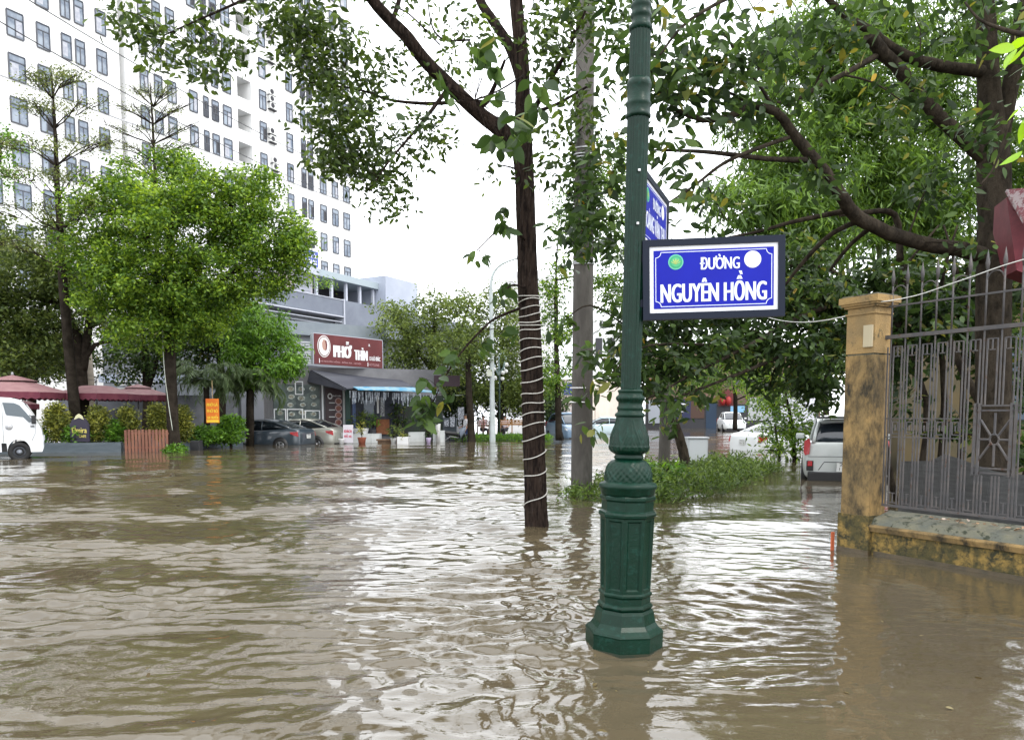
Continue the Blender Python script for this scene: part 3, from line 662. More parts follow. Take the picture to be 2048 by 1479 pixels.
# ============================================================ STREET SIGNS
m_sf = pm('sign_frame', (.008, .012, .024), rough=.5, spec=.2); m_sw = pm('sign_white', (.62, .63, .66), rough=.45)
m_sb = pm('sign_blue', (.004, .008, .27), (.004, .010, .31), scale=3, rough=.4, spec=.2); m_st = pm('sign_lettering', (.62, .66, .80), rough=.4)
m_em = pm('emblem_green', (.02, .28, .13), rough=.4); m_em2 = pm('emblem_gold', (.35, .42, .1), rough=.4)
def street_sign(c, ex, ez, w, h, l1, l2, label, disc=True, mirror=1):
    ex = Vector(ex).normalized(); ez = Vector(ez).normalized(); en = ex.cross(ez)  # en points away; front = -en?
    fr = -ez.cross(ex)*-1
    fr = ex.cross(ez)   # ex right, ez up -> towards viewer is  ex x ez
    fr = fr if fr.dot(Vector((0, 0, CAMH))-c) > 0 else -fr
    root = empty('street_sign', c-ez*h/2, label, 'street sign')
    T = .05; F_ = .036
    def q(x, z, y=0): return c+ex*x+ez*z+fr*y
    b = MB()
    for (x0, x1, z0, z1) in [(-w/2, w/2, h/2-F_, h/2), (-w/2, w/2, -h/2, -h/2+F_), (-w/2, -w/2+F_, -h/2+F_, h/2-F_), (w/2-F_, w/2, -h/2+F_, h/2-F_)]:
        b.obox(q(x0, z0, -T/2), ex*(x1-x0), ez*(z1-z0), fr*T)
    b.build('frame', m_sf, root, world=True)
    b = MB(); b.obox(q(-w/2+F_-.001, -h/2+F_-.001, -T/2+.006), ex*(w-2*F_+.002), ez*(h-2*F_+.002), fr*(T-.014)); b.build('white_panel', m_sw, root, world=True)
    y0 = T/2-.008; B = F_+.022
    b = MB(); b.obox(q(-w/2+B, -h/2+B, y0), ex*(w-2*B), ez*(h-2*B), fr*.002); b.build('blue_field', m_sb, root, world=True)
    # thin line with notched corners
    y1 = y0+.003; b = MB(); ln = .0035; hx = w/2-B-.011; hz = h/2-B-.011; rr = .028
    pts = []
    for (sx, sz, a0) in [(1, 1, 180), (-1, 1, 270), (-1, -1, 0), (1, -1, 90)]:
        arc = []
        for k in range(7):
            a = R(a0+90*k/6); arc.append((sx*hx+rr*math.cos(a), sz*hz+rr*math.sin(a)))
        order = {(1, 1): True, (-1, 1): True, (-1, -1): True, (1, -1): True}
        pts.append(arc)
    # go round: corner (1,1) from right side to top
    loop = pts[0][::-1]+pts[1][::-1]+pts[2][::-1]+pts[3][::-1]
    for i in range(len(loop)):
        p = Vector((*loop[i], 0)); n = Vector((*loop[(i+1) % len(loop)], 0)); d = n-p
        if d.length < 1e-5: continue
        d.normalize(); o = Vector((-d.y, d.x, 0))*ln/2
        b.quad(q(*(p-o).xy, y1), q(*(n-o).xy, y1), q(*(n+o).xy, y1), q(*(p+o).xy, y1))
    b.build('border_line', m_st, root, world=True, fixn=False)
    b = MB(); put_text(b, l1, q(w*.045, h*.20, y1), ex, ez, w*.28, h*.185, 0, .028)
    put_text(b, l2, q(0, -h*.105, y1), ex, ez, w*.75, h*.37, 0, .024, .0003); b.build('lettering', m_st, root, world=True, fixn=False)
    b = MB(); r = h*.095
    for (rr_, yy, mi) in [(r, y1, 0), (r*.84, y1+.001, 1), (r*.62, y1+.002, 2)]:
        pl = [q(-w*.265+rr_*math.cos(k*math.pi/14), h*.215+rr_*math.sin(k*math.pi/14), yy) for k in range(28)]; b.add(pl, [tuple(range(28))], mi)
    for k in range(5):
        a = R(30+30*k); x0 = -w*.265; z0 = h*.215-r*.35
        b.add([q(x0-.002, z0, y1+.003), q(x0+math.cos(a)*r*.5+.004, z0+math.sin(a)*r*.55, y1+.003), q(x0+math.cos(a)*r*.75, z0+math.sin(a)*r*.85, y1+.003), q(x0+math.cos(a)*r*.5-.004, z0+math.sin(a)*r*.55, y1+.003)], [(0, 1, 2, 3)], 3)
    b.build('green_emblem', [pm('emb_ring', (.10, .42, .28), rough=.4), m_em, pm('emb_in', (.05, .36, .16), rough=.4), m_em2], root, world=True, fixn=False)
    b = MB(); r = h*.105; pl = [q(w*.275+r*math.cos(k*math.pi/14), h*.215+r*math.sin(k*math.pi/14), y1) for k in range(28)]; b.add(pl, [tuple(range(28))], 0)
    b.build('white_disc', m_sw, root, world=True, fixn=False)
    return root, q, fr
a = P(1286, 488, LY-.03); b_ = P(1571, 473, LY-.09); cc = (P(1286, 636, LY-.03)+b_)/2
cc = (P(1286, 488, LY-.03)+P(1286, 636, LY-.03)+P(1570, 475, LY-.09)+P(1564, 628, LY-.09))/4
exs = (P(1569, 551, LY-.09)-P(1286, 561, LY-.03))
sgn, q1, fr1 = street_sign(cc, exs, exs.cross(Vector((0, 1, 0))).normalized()*-1 if exs.cross(Vector((0, 1, 0))).z < 0 else exs.cross(Vector((0, 1, 0))), exs.length, .425, 'ĐƯỜNG', 'NGUYÊN HỒNG', 'blue street sign facing us squarely, with dark frame and white border')
for z in (.12, -.12): b = MB(); b.obox(q1(-exs.length/2-.03, z-.02, -.02), exs.normalized()*.05, Vector((0, 0, .04)), fr1*.03); b.build('bracket', m_sf, sgn, world=True)
# second sign, turned away to the right behind the post
e2 = Vector((.385, .92, 0)).normalized(); st = P(1272, 430, LY+.08); c2 = st+e2*(.39+.02); zc = P(1310, 428, c2.y).z
c2.z = zc-.035
sg2, q2, fr2 = street_sign(c2, e2, (0, 0, 1), .79, .425, 'ĐƯỜNG', 'HOÀNG VĂN THỤ', 'upper blue street sign turned sideways, half hidden behind the green post')

# ============================================================ GATE PILLAR, WALL AND IRON FENCE
m_och = pm('stained_ochre_plaster', (.31, .20, .075), (.13, .095, .045), scale=3.2, lo=.36, hi=.68, rough=.85, bump=.6, bscale=40, stretch=(1, 1, .55), c3=(.030, .025, .015), s3=9, l3=.42, h3=.66)
m_och2 = pm('clean_ochre_plaster', (.33, .215, .085), (.23, .16, .075), scale=3, rough=.85, bump=.5, bscale=45, c3=(.09, .07, .035), s3=9, l3=.56, h3=.66)
m_moss = pm('mossy_ochre_plaster', (.25, .165, .045), (.075, .062, .022), scale=5, rough=.9, bump=.8, bscale=30, c3=(.030, .030, .015), s3=16, l3=.44, h3=.62, lo=.42, hi=.55)
m_cap = pm('weathered_cap', (.10, .105, .085), (.16, .15, .10), scale=4, rough=.85, bump=.5, bscale=35, c3=(.03, .035, .02), s3=12)
wv = Vector((.5, -.866, 0)).normalized(); wn = Vector((-.866, -.5, 0))      # along the wall, and street normal
pf = W(1679, 1098)
def wp(s, z, o=0): return pf+wv*s+wn*o+Vector((0, 0, z))
pil = empty('gate_pillar', wp(.19, -.4, -.19), 'square yellow plaster pillar streaked with black mould at the end of the fence', 'pillar')
PW = .295
def pbox(b, z0, z1, g, bev=0, mi=0):
    b.obox(wp(-g, z0, g), wv*(PW+2*g), -wn*(.24+2*g), Vector((0, 0, z1-z0)), mi)
b = MB(); pbox(b, -.4, .36, .018); b.build('plinth', m_moss, pil, world=True)
b = MB(); pbox(b, .36, 1.86, 0); b.build('shaft', m_och, pil, world=True)
b = MB(); pbox(b, 1.86, 1.875, -.012, mi=1); pbox(b, 1.875, 2.235, 0); pbox(b, 2.235, 2.25, .012); pbox(b, 2.25, 2.30, -.004)
b.build('capital', [m_och2, m_cap], pil, world=True)
b = MB(); pbox(b, 2.30, 2.32, .02); pbox(b, 2.32, 2.34, .04); pbox(b, 2.34, 2.40, .055); pbox(b, 2.40, 2.415, .035, mi=1); b.build('cornice', [m_och2, m_cap], pil, world=True)
m_wet = pm('wet_mud_band', (.045, .035, .018), (.075, .055, .028), scale=9, rough=.35, bump=.3)
b = MB(); pbox(b, -.39, .035, .0205); b.build('wet_band', m_wet, pil, world=True)
# small plate box and rusty strip
b = MB(); b.obox(wp(.19, 1.93, .0), wv*.09, wn*.02, Vector((0, 0, .20))); b.build('meter_plate', pm('pale_plate', (.42, .36, .24), rough=.7), pil, world=True)
b = MB(); b.obox(wp(-.05, -.05, .03), wv*.012, wn*.04, Vector((0, 0, .22))); b.build('orange_marker', pm('rust_orange', (.42, .10, .04), rough=.8), label='thin rusty orange strip standing at the foot of the yellow pillar', cat='post')
WL = 4.2
wall = empty('boundary_wall', wp(1.5, -.4, -.15), 'low mossy yellow wall with a sloping cap under the iron fence', 'wall')
b = MB(); b.obox(wp(PW+.019, -.4, -.03), wv*WL, -wn*.26, Vector((0, 0, .62))); b.build('wall_face', m_moss, wall, world=True)
b = MB(); b.obox(wp(PW+.043, -.39, -.0275), wv*WL, -wn*.25, Vector((0, 0, .425))); b.build('wet_band', m_wet, wall, world=True)
b = MB(); b.prism([wp(PW+.019, .22, -.0), wp(PW+.019, .265, .02), wp(PW+.019, .275, .015), wp(PW+.019, .285, -.01), wp(PW+.019, .22, -.03)], wv*WL); b.build('moulding', m_och, wall, world=True)
b = MB(); b.prism([wp(PW+.019, .22, -.031), wp(PW+.019, .286, -.011), wp(PW+.019, .34, -.05), wp(PW+.019, .40, -.30), wp(PW+.019, .22, -.29)], wv*WL); b.build('cap', m_cap, wall, world=True)
m_iron = pm('weathered_iron', (.07, .068, .07), (.10, .09, .085), scale=8, rough=.6, spec=.3, metal=.1, c3=(.07, .032, .015), s3=18, l3=.58, h3=.68)
fen = empty('iron_fence', wp(1.5, .4, -.17), 'grey wrought iron fence with spear tips and a star panel on the mossy wall', 'fence')
FO = -.17
def bar(b, s, z0, z1, w_=.010, o=FO): b.obox(wp(s-w_/2, z0, o-w_/2), wv*w_, wn*w_, Vector((0, 0, z1-z0)))
def hb(b, s0, s1, z, w_=.012, o=FO): b.obox(wp(s0, z-w_/2, o-w_/2+.001), wv*(s1-s0), wn*(w_-.002), Vector((0, 0, w_)))
FS, FE = PW+.02, PW+WL-.1
for z, w_ in [(2.02, .034), (2.30, .016), (.46, .022)]:
    b = MB(); hb(b, FS-.1 if z > 1 else FS, FE, z, w_); b.build('rail', m_iron, fen, world=True)
b = MB(); b2 = MB(); per = .138; S0, S1 = PW+.84, PW+1.16   # star panel span
s = FS+.03; k = 0
while s < FE:
    inside = S0-.01 < s < S1+.01
    for dx in (-.028, 0, .028):
        if dx == 0 or True:
            z1 = 1.93 if dx else 2.0
            if inside and S0 < s+dx < S1: bar(b, s+dx, .47, .80); bar(b, s+dx, 1.38, z1)
            else: bar(b, s+dx, .47, z1)
    # meander ornaments between groups
    a0, a1 = s+.028, s+per-.028; am = (a0+a1)/2
    for (za, zb, fl) in [(1.93, 1.84, 1), (.49, .58, -1)]:
        hb(b2, a0, a1, za, .009); bar(b2, am, min(za, zb), max(za, zb), .009); hb(b2, am-.022, am+.022, zb, .009)
        bar(b2, am-.036, min(za, zb)-(0 if fl > 0 else 0), max(za, zb), .009)
    if not (S0-.1 < s < S1):
        for z in (1.10, 1.27): hb(b2, s-.03, s+per-.03, z, .010)
        hb(b2, a0+.014, a1-.014, 1.24, .009); hb(b2, a0+.014, a1-.014, 1.13, .009); bar(b2, a0+.014, 1.13, 1.24, .009); bar(b2, a1-.014, 1.16, 1.24, .009); bar(b2, am, 1.16, 1.21, .009)
    s += per; k += 1
b.build('bars', m_iron, fen, world=True); b2.build('meander_ornament', m_iron, fen, world=True)
b = MB()
for z in (.82, .86, 1.34, 1.38): hb(b, S0-.02, S1+.02, z, .014)
for s_ in (S0, S0+.035, S1-.035, S1): bar(b, s_, .80, 1.40, .018, FO+.016)
sc_ = (S0+S1)/2; zc_ = 1.10
for k in range(8):
    a = k*math.pi/4; dx, dz = math.cos(a), math.sin(a); L_ = .115 if k % 2 == 0 and abs(dx) > .5 else (.22 if k % 2 == 0 else .2)
    p0 = wp(sc_+dx*.035, zc_+dz*.035, FO+.012); p1 = wp(sc_+dx*L_*(.8 if k % 2 else 1), zc_+dz*L_*(1.15 if k % 2 else 1), FO+.012); b.tube([p0, p1], .0095, 6, smooth=False)
b.tube([wp(sc_+.035*math.cos(t), zc_+.045*math.sin(t), FO+.012) for t in [i*2*math.pi/20 for i in range(21)]], .008, 6)
b.build('star_panel', m_iron, fen, world=True)
b = MB(); s = FS+.03
i = 0
while s < FE:
    b.tube([wp(s, 2.03, FO), wp(s, 2.50, FO)], .008, 6); b.tube([wp(s, 2.48, FO), wp(s, 2.55, FO), wp(s, 2.66, FO)], [.008, .018, .001], 6)
    if i % 2 == 1:
        b.tube([wp(s-per+per*.5*(1-math.cos(t)), 2.40+.08*math.sin(t), FO) for t in [j*math.pi/8 for j in range(9)]], .006, 5)
    s += per*1.0; i += 1
b.build('spear_tips', m_iron, fen, world=True)
b = MB()
pts = [wp(.1, 2.36, .05), wp(.3, 2.33, .0), wp(.6, 2.36, -.12), wp(1.0, 2.44, -.14), wp(1.6, 2.53, -.12), wp(2.6, 2.5, -.12), wp(4, 2.6, -.12)]
o_, r_ = curve([(p, .0042) for p in pts], 5); b.tube(o_, r_, 6); b.build('cable', pm('white_cable', (.62, .62, .58), rough=.5), label='white cable looped along the top of the iron fence', cat='cable')
b = MB(); A, B = P(1690, 632, 7.2), P(1430, 560, 12); o_ = [A.lerp(B, t)+Vector((0, 0, -.55*4*t*(1-t)*.5)) for t in [i/14 for i in range(15)]]
b.tube(o_, .005, 5); b.build('cable', _mats['white_cable'], label='thin pale cable sagging from the yellow pillar towards the street sign', cat='cable')
# litter leaves on the wall cap
fo = Foliage()
for i in range(46):
    s_ = random.choice([.55, .75, .95, 1.2, 1.45, 1.7])+random.gauss(0, .06); q = wp(PW+s_, .385+random.random()*.012, -.12-random.random()*.1)
    fo.p.append(np.array([tuple(q)])); d = rnd(1); d[:, 2] *= .15; fo.d.append(unit(d)); n = rnd(1)*.3; n[:, 2] += 1; fo.n.append(n); fo.L.append(np.array([.05])); fo.t.append(np.array([random.random()]))
fo.build('fallen_leaves', leafmat('dry_leaf', (.12, .07, .03), (.35, .22, .12), (.6, .5, .42)), .6, label='dry leaves and litter lying along the wall cap at the foot of the fence', cat='litter', kind='leaf')
bpy.data.objects['fallen_leaves']['kind'] = 'stuff'
# sheet and yellow garden house behind the fence
bn = MB(); pts = [(0, .84), (.30, .86), (.42, .93), (.6, .88), (.9, .80), (1.3, .76), (1.42, .70), (1.8, .42), (2.8, .38)]
for i in range(len(pts)-1):
    (s0, z0), (s1, z1) = pts[i], pts[i+1]
    for j in range(6):
        a_, c_ = s0+(s1-s0)*j/6, s0+(s1-s0)*(j+1)/6; za, zb = z0+(z1-z0)*j/6, z0+(z1-z0)*(j+1)/6
        oo = lambda s: -.75+.03*math.sin(s*9)
        bn.quad(wp(PW+a_-.2, 0, oo(a_)), wp(PW+c_-.2, 0, oo(c_)), wp(PW+c_-.2, zb, oo(c_)-.04), wp(PW+a_-.2, za, oo(a_)-.04))
bn.build('grey_sheet', pm('grey_mesh_sheet', (.055, .055, .055), (.08, .082, .08), scale=5, rough=.6, bump=.6, bscale=40, stretch=(1, 1, 6)), label='crumpled grey plastic sheet hung low behind the iron fence', cat='sheet')
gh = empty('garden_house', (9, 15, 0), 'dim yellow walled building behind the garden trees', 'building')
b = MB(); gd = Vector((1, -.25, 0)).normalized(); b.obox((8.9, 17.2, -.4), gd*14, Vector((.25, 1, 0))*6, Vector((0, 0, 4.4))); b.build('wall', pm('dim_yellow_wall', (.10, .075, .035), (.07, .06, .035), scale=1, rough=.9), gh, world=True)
for s_ in (1.5, 4.5, 7.5):
    b = MB(); b.obox(Vector((8.9, 17.2, 1.2))+gd*s_-Vector((.25, 1, 0))*.03, gd*1.3, -Vector((.25, 1, 0))*.05, Vector((0, 0, 1.9))); b.build('window', pm('garden_glass', (.03, .05, .08), rough=.2), gh, world=True)
b = MB(); b.prism([(4.3, 7.6, -.44), (6.2, 11.4, -.44), (9.2, 17.1, -.44), (20, 15, -.44), (18, 4, -.44), (6.4, 4.2, -.44)], Vector((0, 0, .56))); o = b.build('garden_bed', pm('garden_soil', (.05, .04, .025), rough=.95)); tag(o, kind='structure')
# dark red panel box beside the trunk
rb = empty('red_box', P(2035, 540, 7.6), 'dark red hanging box with a patterned tin roof beside the garden tree', 'box')
b = MB(); q = [P(2013, 395, 7.9), P(2048, 405, 7.5), P(2085, 430, 7.5), P(2085, 560, 7.5), P(2033, 540, 7.5), P(2010, 450, 7.9)]
b.prism(q, (.1, .35, 0)); b.build('panel', pm('dark_red_paint', (.11, .012, .02), (.15, .02, .03), scale=6, rough=.6), rb, world=True)
b = MB(); q = [P(2010, 384, 7.85), P(2085, 378, 7.4), P(2085, 500, 7.38), P(2046, 448, 7.4)]; b.prism(q, (.0, -.02, .02)); b.build('tin_roof', pm('tin_pattern', (.30, .24, .24), (.16, .03, .04), scale=14, rough=.5, lo=.47, hi=.53), rb, world=True)

# ============================================================ CONCRETE POLE
m_con = pm('pole_concrete', (.048, .043, .037), (.085, .078, .068), scale=3, rough=.85, bump=.5, bscale=40, stretch=(1, 1, .3), c3=(.035, .032, .026), s3=7, l3=.5, h3=.72)
PB = W(1163, 985); ptop = P(1171, 0, PB.y)
cp = empty('utility_pole', PB, 'round grey concrete utility pole rising out of the floodwater', 'utility pole')
b = MB(); ax = (ptop-PB); b.tube([PB-ax*.08, PB, PB+ax*.35, PB+ax*.7, PB+ax*1.3], [x*PB.y/F for x in (22, 21.5, 20.5, 18.5, 16.5)], 32); b.build('shaft', m_con, cp, world=True)
for v in (288, 300, 306, 512, 516):
    b = MB(); t = (985-v)/985; c = PB+ax*t; r = (21.5-4.4*t)*PB.y/F*1.06
    b.tube([c+Vector((r*math.cos(a), r*math.sin(a), .02*math.sin(a))) for a in [i*2*math.pi/24 for i in range(25)]], .012, 6); b.build('wire_band', pm('band_steel', (.45, .46, .47), rough=.4, metal=.5), cp, world=True)
for v in (768, 797):
    b = MB(); t = (985-v)/985; c = PB+ax*t; b.tube([c+Vector((-.22, -.17, 0)), c+Vector((.04, -.19, 0))], .009, 6); b.build('peg', pm('white_peg', (.7, .7, .7), rough=.4), cp, world=True)
# ============================================================ TREES
m_bark = pm('dark_bark', (.040, .028, .022), (.012, .009, .008), scale=14, spec=.05, rough=1.0, bump=2.2, bscale=22, stretch=(2.4, 2.4, .35), c3=(.075, .06, .05), s3=24, l3=.55, h3=.7)
m_bark2 = pm('grey_bark', (.052, .042, .031), (.022, .018, .014), scale=7, spec=.05, rough=1.0, bump=1.0, bscale=30, stretch=(1.6, 1.6, .8), c3=(.035, .03, .025), s3=8, l3=.52, h3=.68)
m_bark3 = pm('far_bark', (.032, .026, .020), (.016, .013, .010), scale=4, spec=.05, rough=1.0)
lf_sp = leafmat('leaf_evergreen', (.022, .040, .010), (.050, .085, .018), (.12, .18, .035), rough=.38, trans=.42)
lf_big = leafmat('leaf_broad', (.017, .034, .011), (.038, .075, .018), (.095, .16, .04), rough=.42, trans=.42, accent=(.42, .28, .03))
lf_bam = leafmat('leaf_willowy', (.030, .062, .012), (.075, .145, .022), (.17, .28, .05), rough=.45, trans=.40)
lf_dk = leafmat('leaf_dark', (.014, .029, .009), (.034, .066, .015), (.09, .15, .035), rough=.45, trans=.38, accent=(.30, .2, .03))  # darker green leaf tones for the dense dark trees and bushes
lf_cam = leafmat('leaf_camphor', (.030, .070, .010), (.085, .165, .020), (.25, .37, .045), rough=.42, trans=.38)
lf_oli = leafmat('leaf_olive', (.045, .065, .018), (.10, .13, .035), (.20, .23, .07), rough=.5, trans=.4)
lf_man = leafmat('leaf_mango', (.03, .075, .012), (.08, .18, .022), (.17, .32, .04), rough=.38, trans=.32)
lf_hz = leafmat('leaf_mixed', (.035, .058, .014), (.09, .13, .028), (.21, .27, .07), rough=.45, trans=.38)
lf_hedge = leafmat('leaf_hedge', (.04, .055, .014), (.13, .15, .03), (.38, .38, .07), rough=.45, trans=.3)
lf_lime = leafmat('leaf_lime', (.14, .30, .02), (.22, .42, .03), (.32, .52, .06), rough=.4, trans=.45)

def tree(name, label, base, cat='tree', group=None):
    root = empty(name, base, label, cat, group); t = Tree(); t.root = root; t.f = Foliage(); return t
def finish(t, bark, leaf, ratio=.5, kind='leaf', crown='crown'):
    t.mb.build('trunk', bark, t.root, world=True, fixn=False)
    return t.f.build(crown, leaf, ratio, kind, t.root)

# --- spiral-lit street tree in the water
B = W(1073, 1050)
t = tree('street_tree', 'dark barked street tree in the water with a white rope light spiralled up its trunk', B)
Y0 = B.y; TR = [(1077, 1100, Y0, 28), (1073, 1050, Y0, 24), (1071, 980, Y0, 22), (1068, 880, Y0, 22), (1064, 760, Y0, 21.5), (1060, 660, Y0, 21), (1056, 560, Y0, 20), (1052, 450, Y0, 19), (1049, 360, Y0, 18.5), (1045, 290, Y0, 20), (1046, 220, Y0, 15), (1043, 120, Y0, 13.5), (1032, 0, Y0, 12.5), (1022, -150, Y0, 10), (1010, -330, Y0, 7), (1000, -480, Y0, 3)]
def bark_limb(tt, pts, n, k, amp):
    q = [(P(p[0], p[1], p[2]), p[3]*p[2]/F) for p in pts]; o, r = curve(q, k)
    ph = [random.uniform(0, 6.28) for _ in range(6)]
    tt.mb.tube(o, r, n, rfun=lambda i, a: 1+amp*(.5*math.sin(5*a+ph[0]+i*.13)+.35*math.sin(9*a+ph[1]-i*.2)+.3*math.sin(3*a+ph[2]+i*.31)+random.uniform(-.4, .4)))
    tt.sk.extend([(o[i], r[i]) for i in range(0, len(o), 3)])
    return o, r
trunk_o, trunk_r = bark_limb(t, TR, 30, 14, .045)
bark_limb(t, [(1040, 300, Y0, 15), (1005, 262, Y0-.05, 15.5), (960, 228, Y0-.1, 13.5), (900, 172, Y0-.2, 13), (850, 122, Y0-.3, 12.5), (812, 72, Y0-.4, 12), (780, 40, Y0-.4, 11), (745, 0, Y0-.5, 10.5), (700, -70, Y0-.5, 8), (640, -170, Y0-.5, 5)], 20, 8, .05)
bark_limb(t, [(1043, 165, Y0, 10), (1020, 95, Y0+.1, 9.5), (985, 40, Y0+.2, 9), (960, 0, Y0+.3, 8.5), (935, -80, Y0+.4, 7), (930, -220, Y0+.5, 4)], 14, 6, .05)
for br in [[(905, 205, Y0-.2, 4), (850, 207, Y0-.4, 3.5), (780, 200, Y0-.6, 2.5), (720, 180, Y0-.7, 2), (620, 165, Y0-.8, 1)],
           [(955, 218, Y0-.1, 6), (975, 200, Y0-.2, 5.5), (990, 170, Y0-.4, 4), (1010, 120, Y0-.6, 2.5)],
           [(785, 40, Y0-.3, 5), (797, 5, Y0-.2, 4.5), (810, -60, Y0, 3)],
           [(940, 80, Y0, 2), (890, 80, Y0-.1, 2), (865, 55, Y0-.2, 1.6), (855, 0, Y0-.3, 1)],
           [(880, 90, Y0-.1, 1.5), (820, 30, Y0-.2, 1.5), (790, 15, Y0-.4, 1.5)],
           [(745, 0, Y0-.5, 6), (640, -30, Y0-1, 4), (520, -10, Y0-1.4, 3), (420, 30, Y0-1.6, 2), (330, 70, Y0-1.7, 1.2)],
           [(1045, 260, Y0, 6), (1090, 180, Y0-.3, 5), (1140, 90, Y0-.5, 3.5), (1180, 0, Y0-.6, 2)],
           [(1048, 230, Y0, 4), (1110, 210, Y0-.4, 3), (1180, 170, Y0-.8, 2)],
           [(900, 172, Y0-.3, 5), (840, 250, Y0-.6, 3), (780, 320, Y0-.9, 2), (740, 380, Y0-1, 1.2)]]: t.limb(br, 8, 4)
small = dict(droop=.55, up=.5)
t.regions(t.f, [(700, 190, 105, 130, 8.3, 1.0), (640, 100, 80, 90, 8.0, .8), (740, 320, 95, 75, 8.2, .8), (660, 290, 60, 70, 8.0, .6), (565, 45, 80, 60, 7.8, .7), (850, 270, 75, 50, 8.3, .6, .7), (780, 395, 50, 28, 8.0, .4, .7), (770, 420, 25, 14, 7.9, .2),
               (430, 60, 75, 45, 7.4, .5, .8), (400, 120, 45, 45, 7.3, .4, .8), (300, 75, 60, 50, 7.2, .5, .75), (335, 125, 40, 40, 7.2, .3, .7), (455, 150, 32, 30, 7.3, .3, .5), (260, 30, 45, 40, 7.2, .4, .7),
               (870, 140, 80, 60, 8.5, .8, .4), (930, 60, 60, 55, 8.7, .8, .4), (820, 30, 60, 40, 8.4, .6, .35)],
          r=.15, dens=1.65, m=17, L=.082, twig=.004, limb_r=.016, shell=.25, tb=.42, tv=.22, **small)
t.regions(t.f, [(1110, 110, 75, 90, 8.2, .8, .8), (1140, 230, 80, 70, 8.0, .7, .8), (1110, 320, 60, 60, 8.1, .5, .7), (1200, 60, 80, 60, 8.2, .8, .8), (1000, 330, 35, 50, 8.7, .3, .5), (1120, 30, 90, 50, 8.4, .8, .8)],
          r=.17, dens=1.35, m=15, L=.095, twig=.004, limb_r=.014, shell=.25, tb=.4, tv=.22, **small)
# crown above the picture (seen in the water and casting shade)
t.regions(t.f, [(1080, -130, 200, 90, 8.5, 1.3, .5), (640, -120, 220, 80, 8, 1.2, .7), (430, -60, 150, 40, 7.5, .8, .8)],
          r=.34, dens=.9, m=34, L=.10, twig=.008, limb_r=.03, twfrac=.3, shell=.3, tb=.45, tv=.22, **small)
finish(t, m_bark, lf_sp, .48)
# broad-leaved sucker shoots on the same tree
sh = Tree(); sf = Foliage()
def shoot(pts, regs, L=.17, n=8, T=None, **k):
    sh.limb(pts, 6, 4); 
    for (u, v, ru, rv, Y, m) in regs:
        for _ in range(m):
            c = P(u+random.gauss(0, ru*.5), v+random.gauss(0, rv*.5), Y+random.gauss(0, .15)); pp_, _r = sh.near(c)
            sh.mb.tube([pp_, (pp_+c)/2+Vector((0, 0, .02)), c], [.004, .003, .002], 4, caps=False)
            sf.clump(tuple(c), .05, .04, random.choice([2, 3, 3]), L, droop=.9, up=.35, tb=.5, tv=.22)
shoot([(1040, 616, Y0-.15, 3), (990, 637, Y0-.3, 2.6), (965, 658, Y0-.4, 2.4), (930, 695, Y0-.5, 2), (895, 745, Y0-.6, 1.8), (868, 800, Y0-.7, 1)],
      [(1000, 610, 14, 14, 8.4, 2), (975, 690, 25, 20, 8.3, 4), (1030, 665, 14, 14, 8.4, 3), (900, 720, 24, 22, 8.2, 4), (860, 760, 28, 20, 8.1, 5), (850, 805, 24, 22, 8.1, 9), (838, 840, 18, 12, 8.0, 4)])
shoot([(1050, 480, Y0-.1, 2.5), (1020, 455, Y0-.3, 2), (985, 470, Y0-.4, 1.5), (955, 500, Y0-.5, 1)], [(1000, 450, 18, 14, 8.4, 5), (955, 508, 22, 10, 8.3, 4), (1010, 420, 10, 10, 8.5, 2)], .15)
shoot([(1050, 575, Y0-.15, 2.5), (1025, 570, Y0-.4, 2), (1005, 585, Y0-.5, 1)], [(1010, 578, 14, 10, 8.3, 3)], .17)
shoot([(1048, 150, Y0-.2, 2), (1000, 180, Y0-1.2, 1.5), (950, 200, Y0-2, 1)], [(960, 90, 40, 60, 6.4, 5), (1020, 190, 60, 60, 6.3, 8), (905, 180, 30, 30, 6.5, 3), (1010, 280, 50, 25, 6.6, 5), (1060, 240, 30, 60, 6.6, 6), (790, 220, 20, 20, 6.6, 1)], .17)
sho = empty('shoots', (0, 0, 0)) if False else None
so_ = sh.mb.build('sucker_twigs', m_bark, t.root, world=True, fixn=False)
sf.build('sucker_leaves', lf_big, .5, 'big', t.root)
# spiral rope light
b = MB(); oo, rr_ = trunk_o, trunk_r
zs = np.array([p.z for p in oo]); xs = np.array([p.x for p in oo]); ys = np.array([p.y for p in oo]); rs = np.array(rr_)
def at_z(z): return np.interp(z, zs, xs), np.interp(z, zs, ys), np.interp(z, zs, rs)
vlev = [1026, 962, 930, 890, 858, 836, 815, 796, 775, 747, 727, 708, 688, 670, 650, 640, 622, 610, 592]
zl_ = [P(1068, v, Y0).z for v in vlev]; pts = []
for i in range(len(zl_)-1):
    for k in range(24):
        f = k/24; z = zl_[i]*(1-f)+zl_[i+1]*f; x, y, r = at_z(z); a = 2*math.pi*f+math.pi*.55
        pts.append(Vector((x+math.cos(a)*r*1.07, y+math.sin(a)*r*1.07, z+.012*math.sin(a*2+i))))
b.tube(pts, .0062, 6)
for va, vb in [(592, 595), (650, 646)]:
    z = P(1068, va, Y0).z; pr_ = []
    for k in range(25):
        a = 2*math.pi*k/24; x, y, r = at_z(z); pr_.append(Vector((x+math.cos(a)*r*1.07, y+math.sin(a)*r*1.07, z+.015*math.sin(a))))
    b.tube(pr_, .006, 6)
b.build('rope_light', pm('rope_light_plastic', (.48, .46, .42), rough=.45), label='white rope light wound in a spiral up the dark tree trunk', cat='rope light')

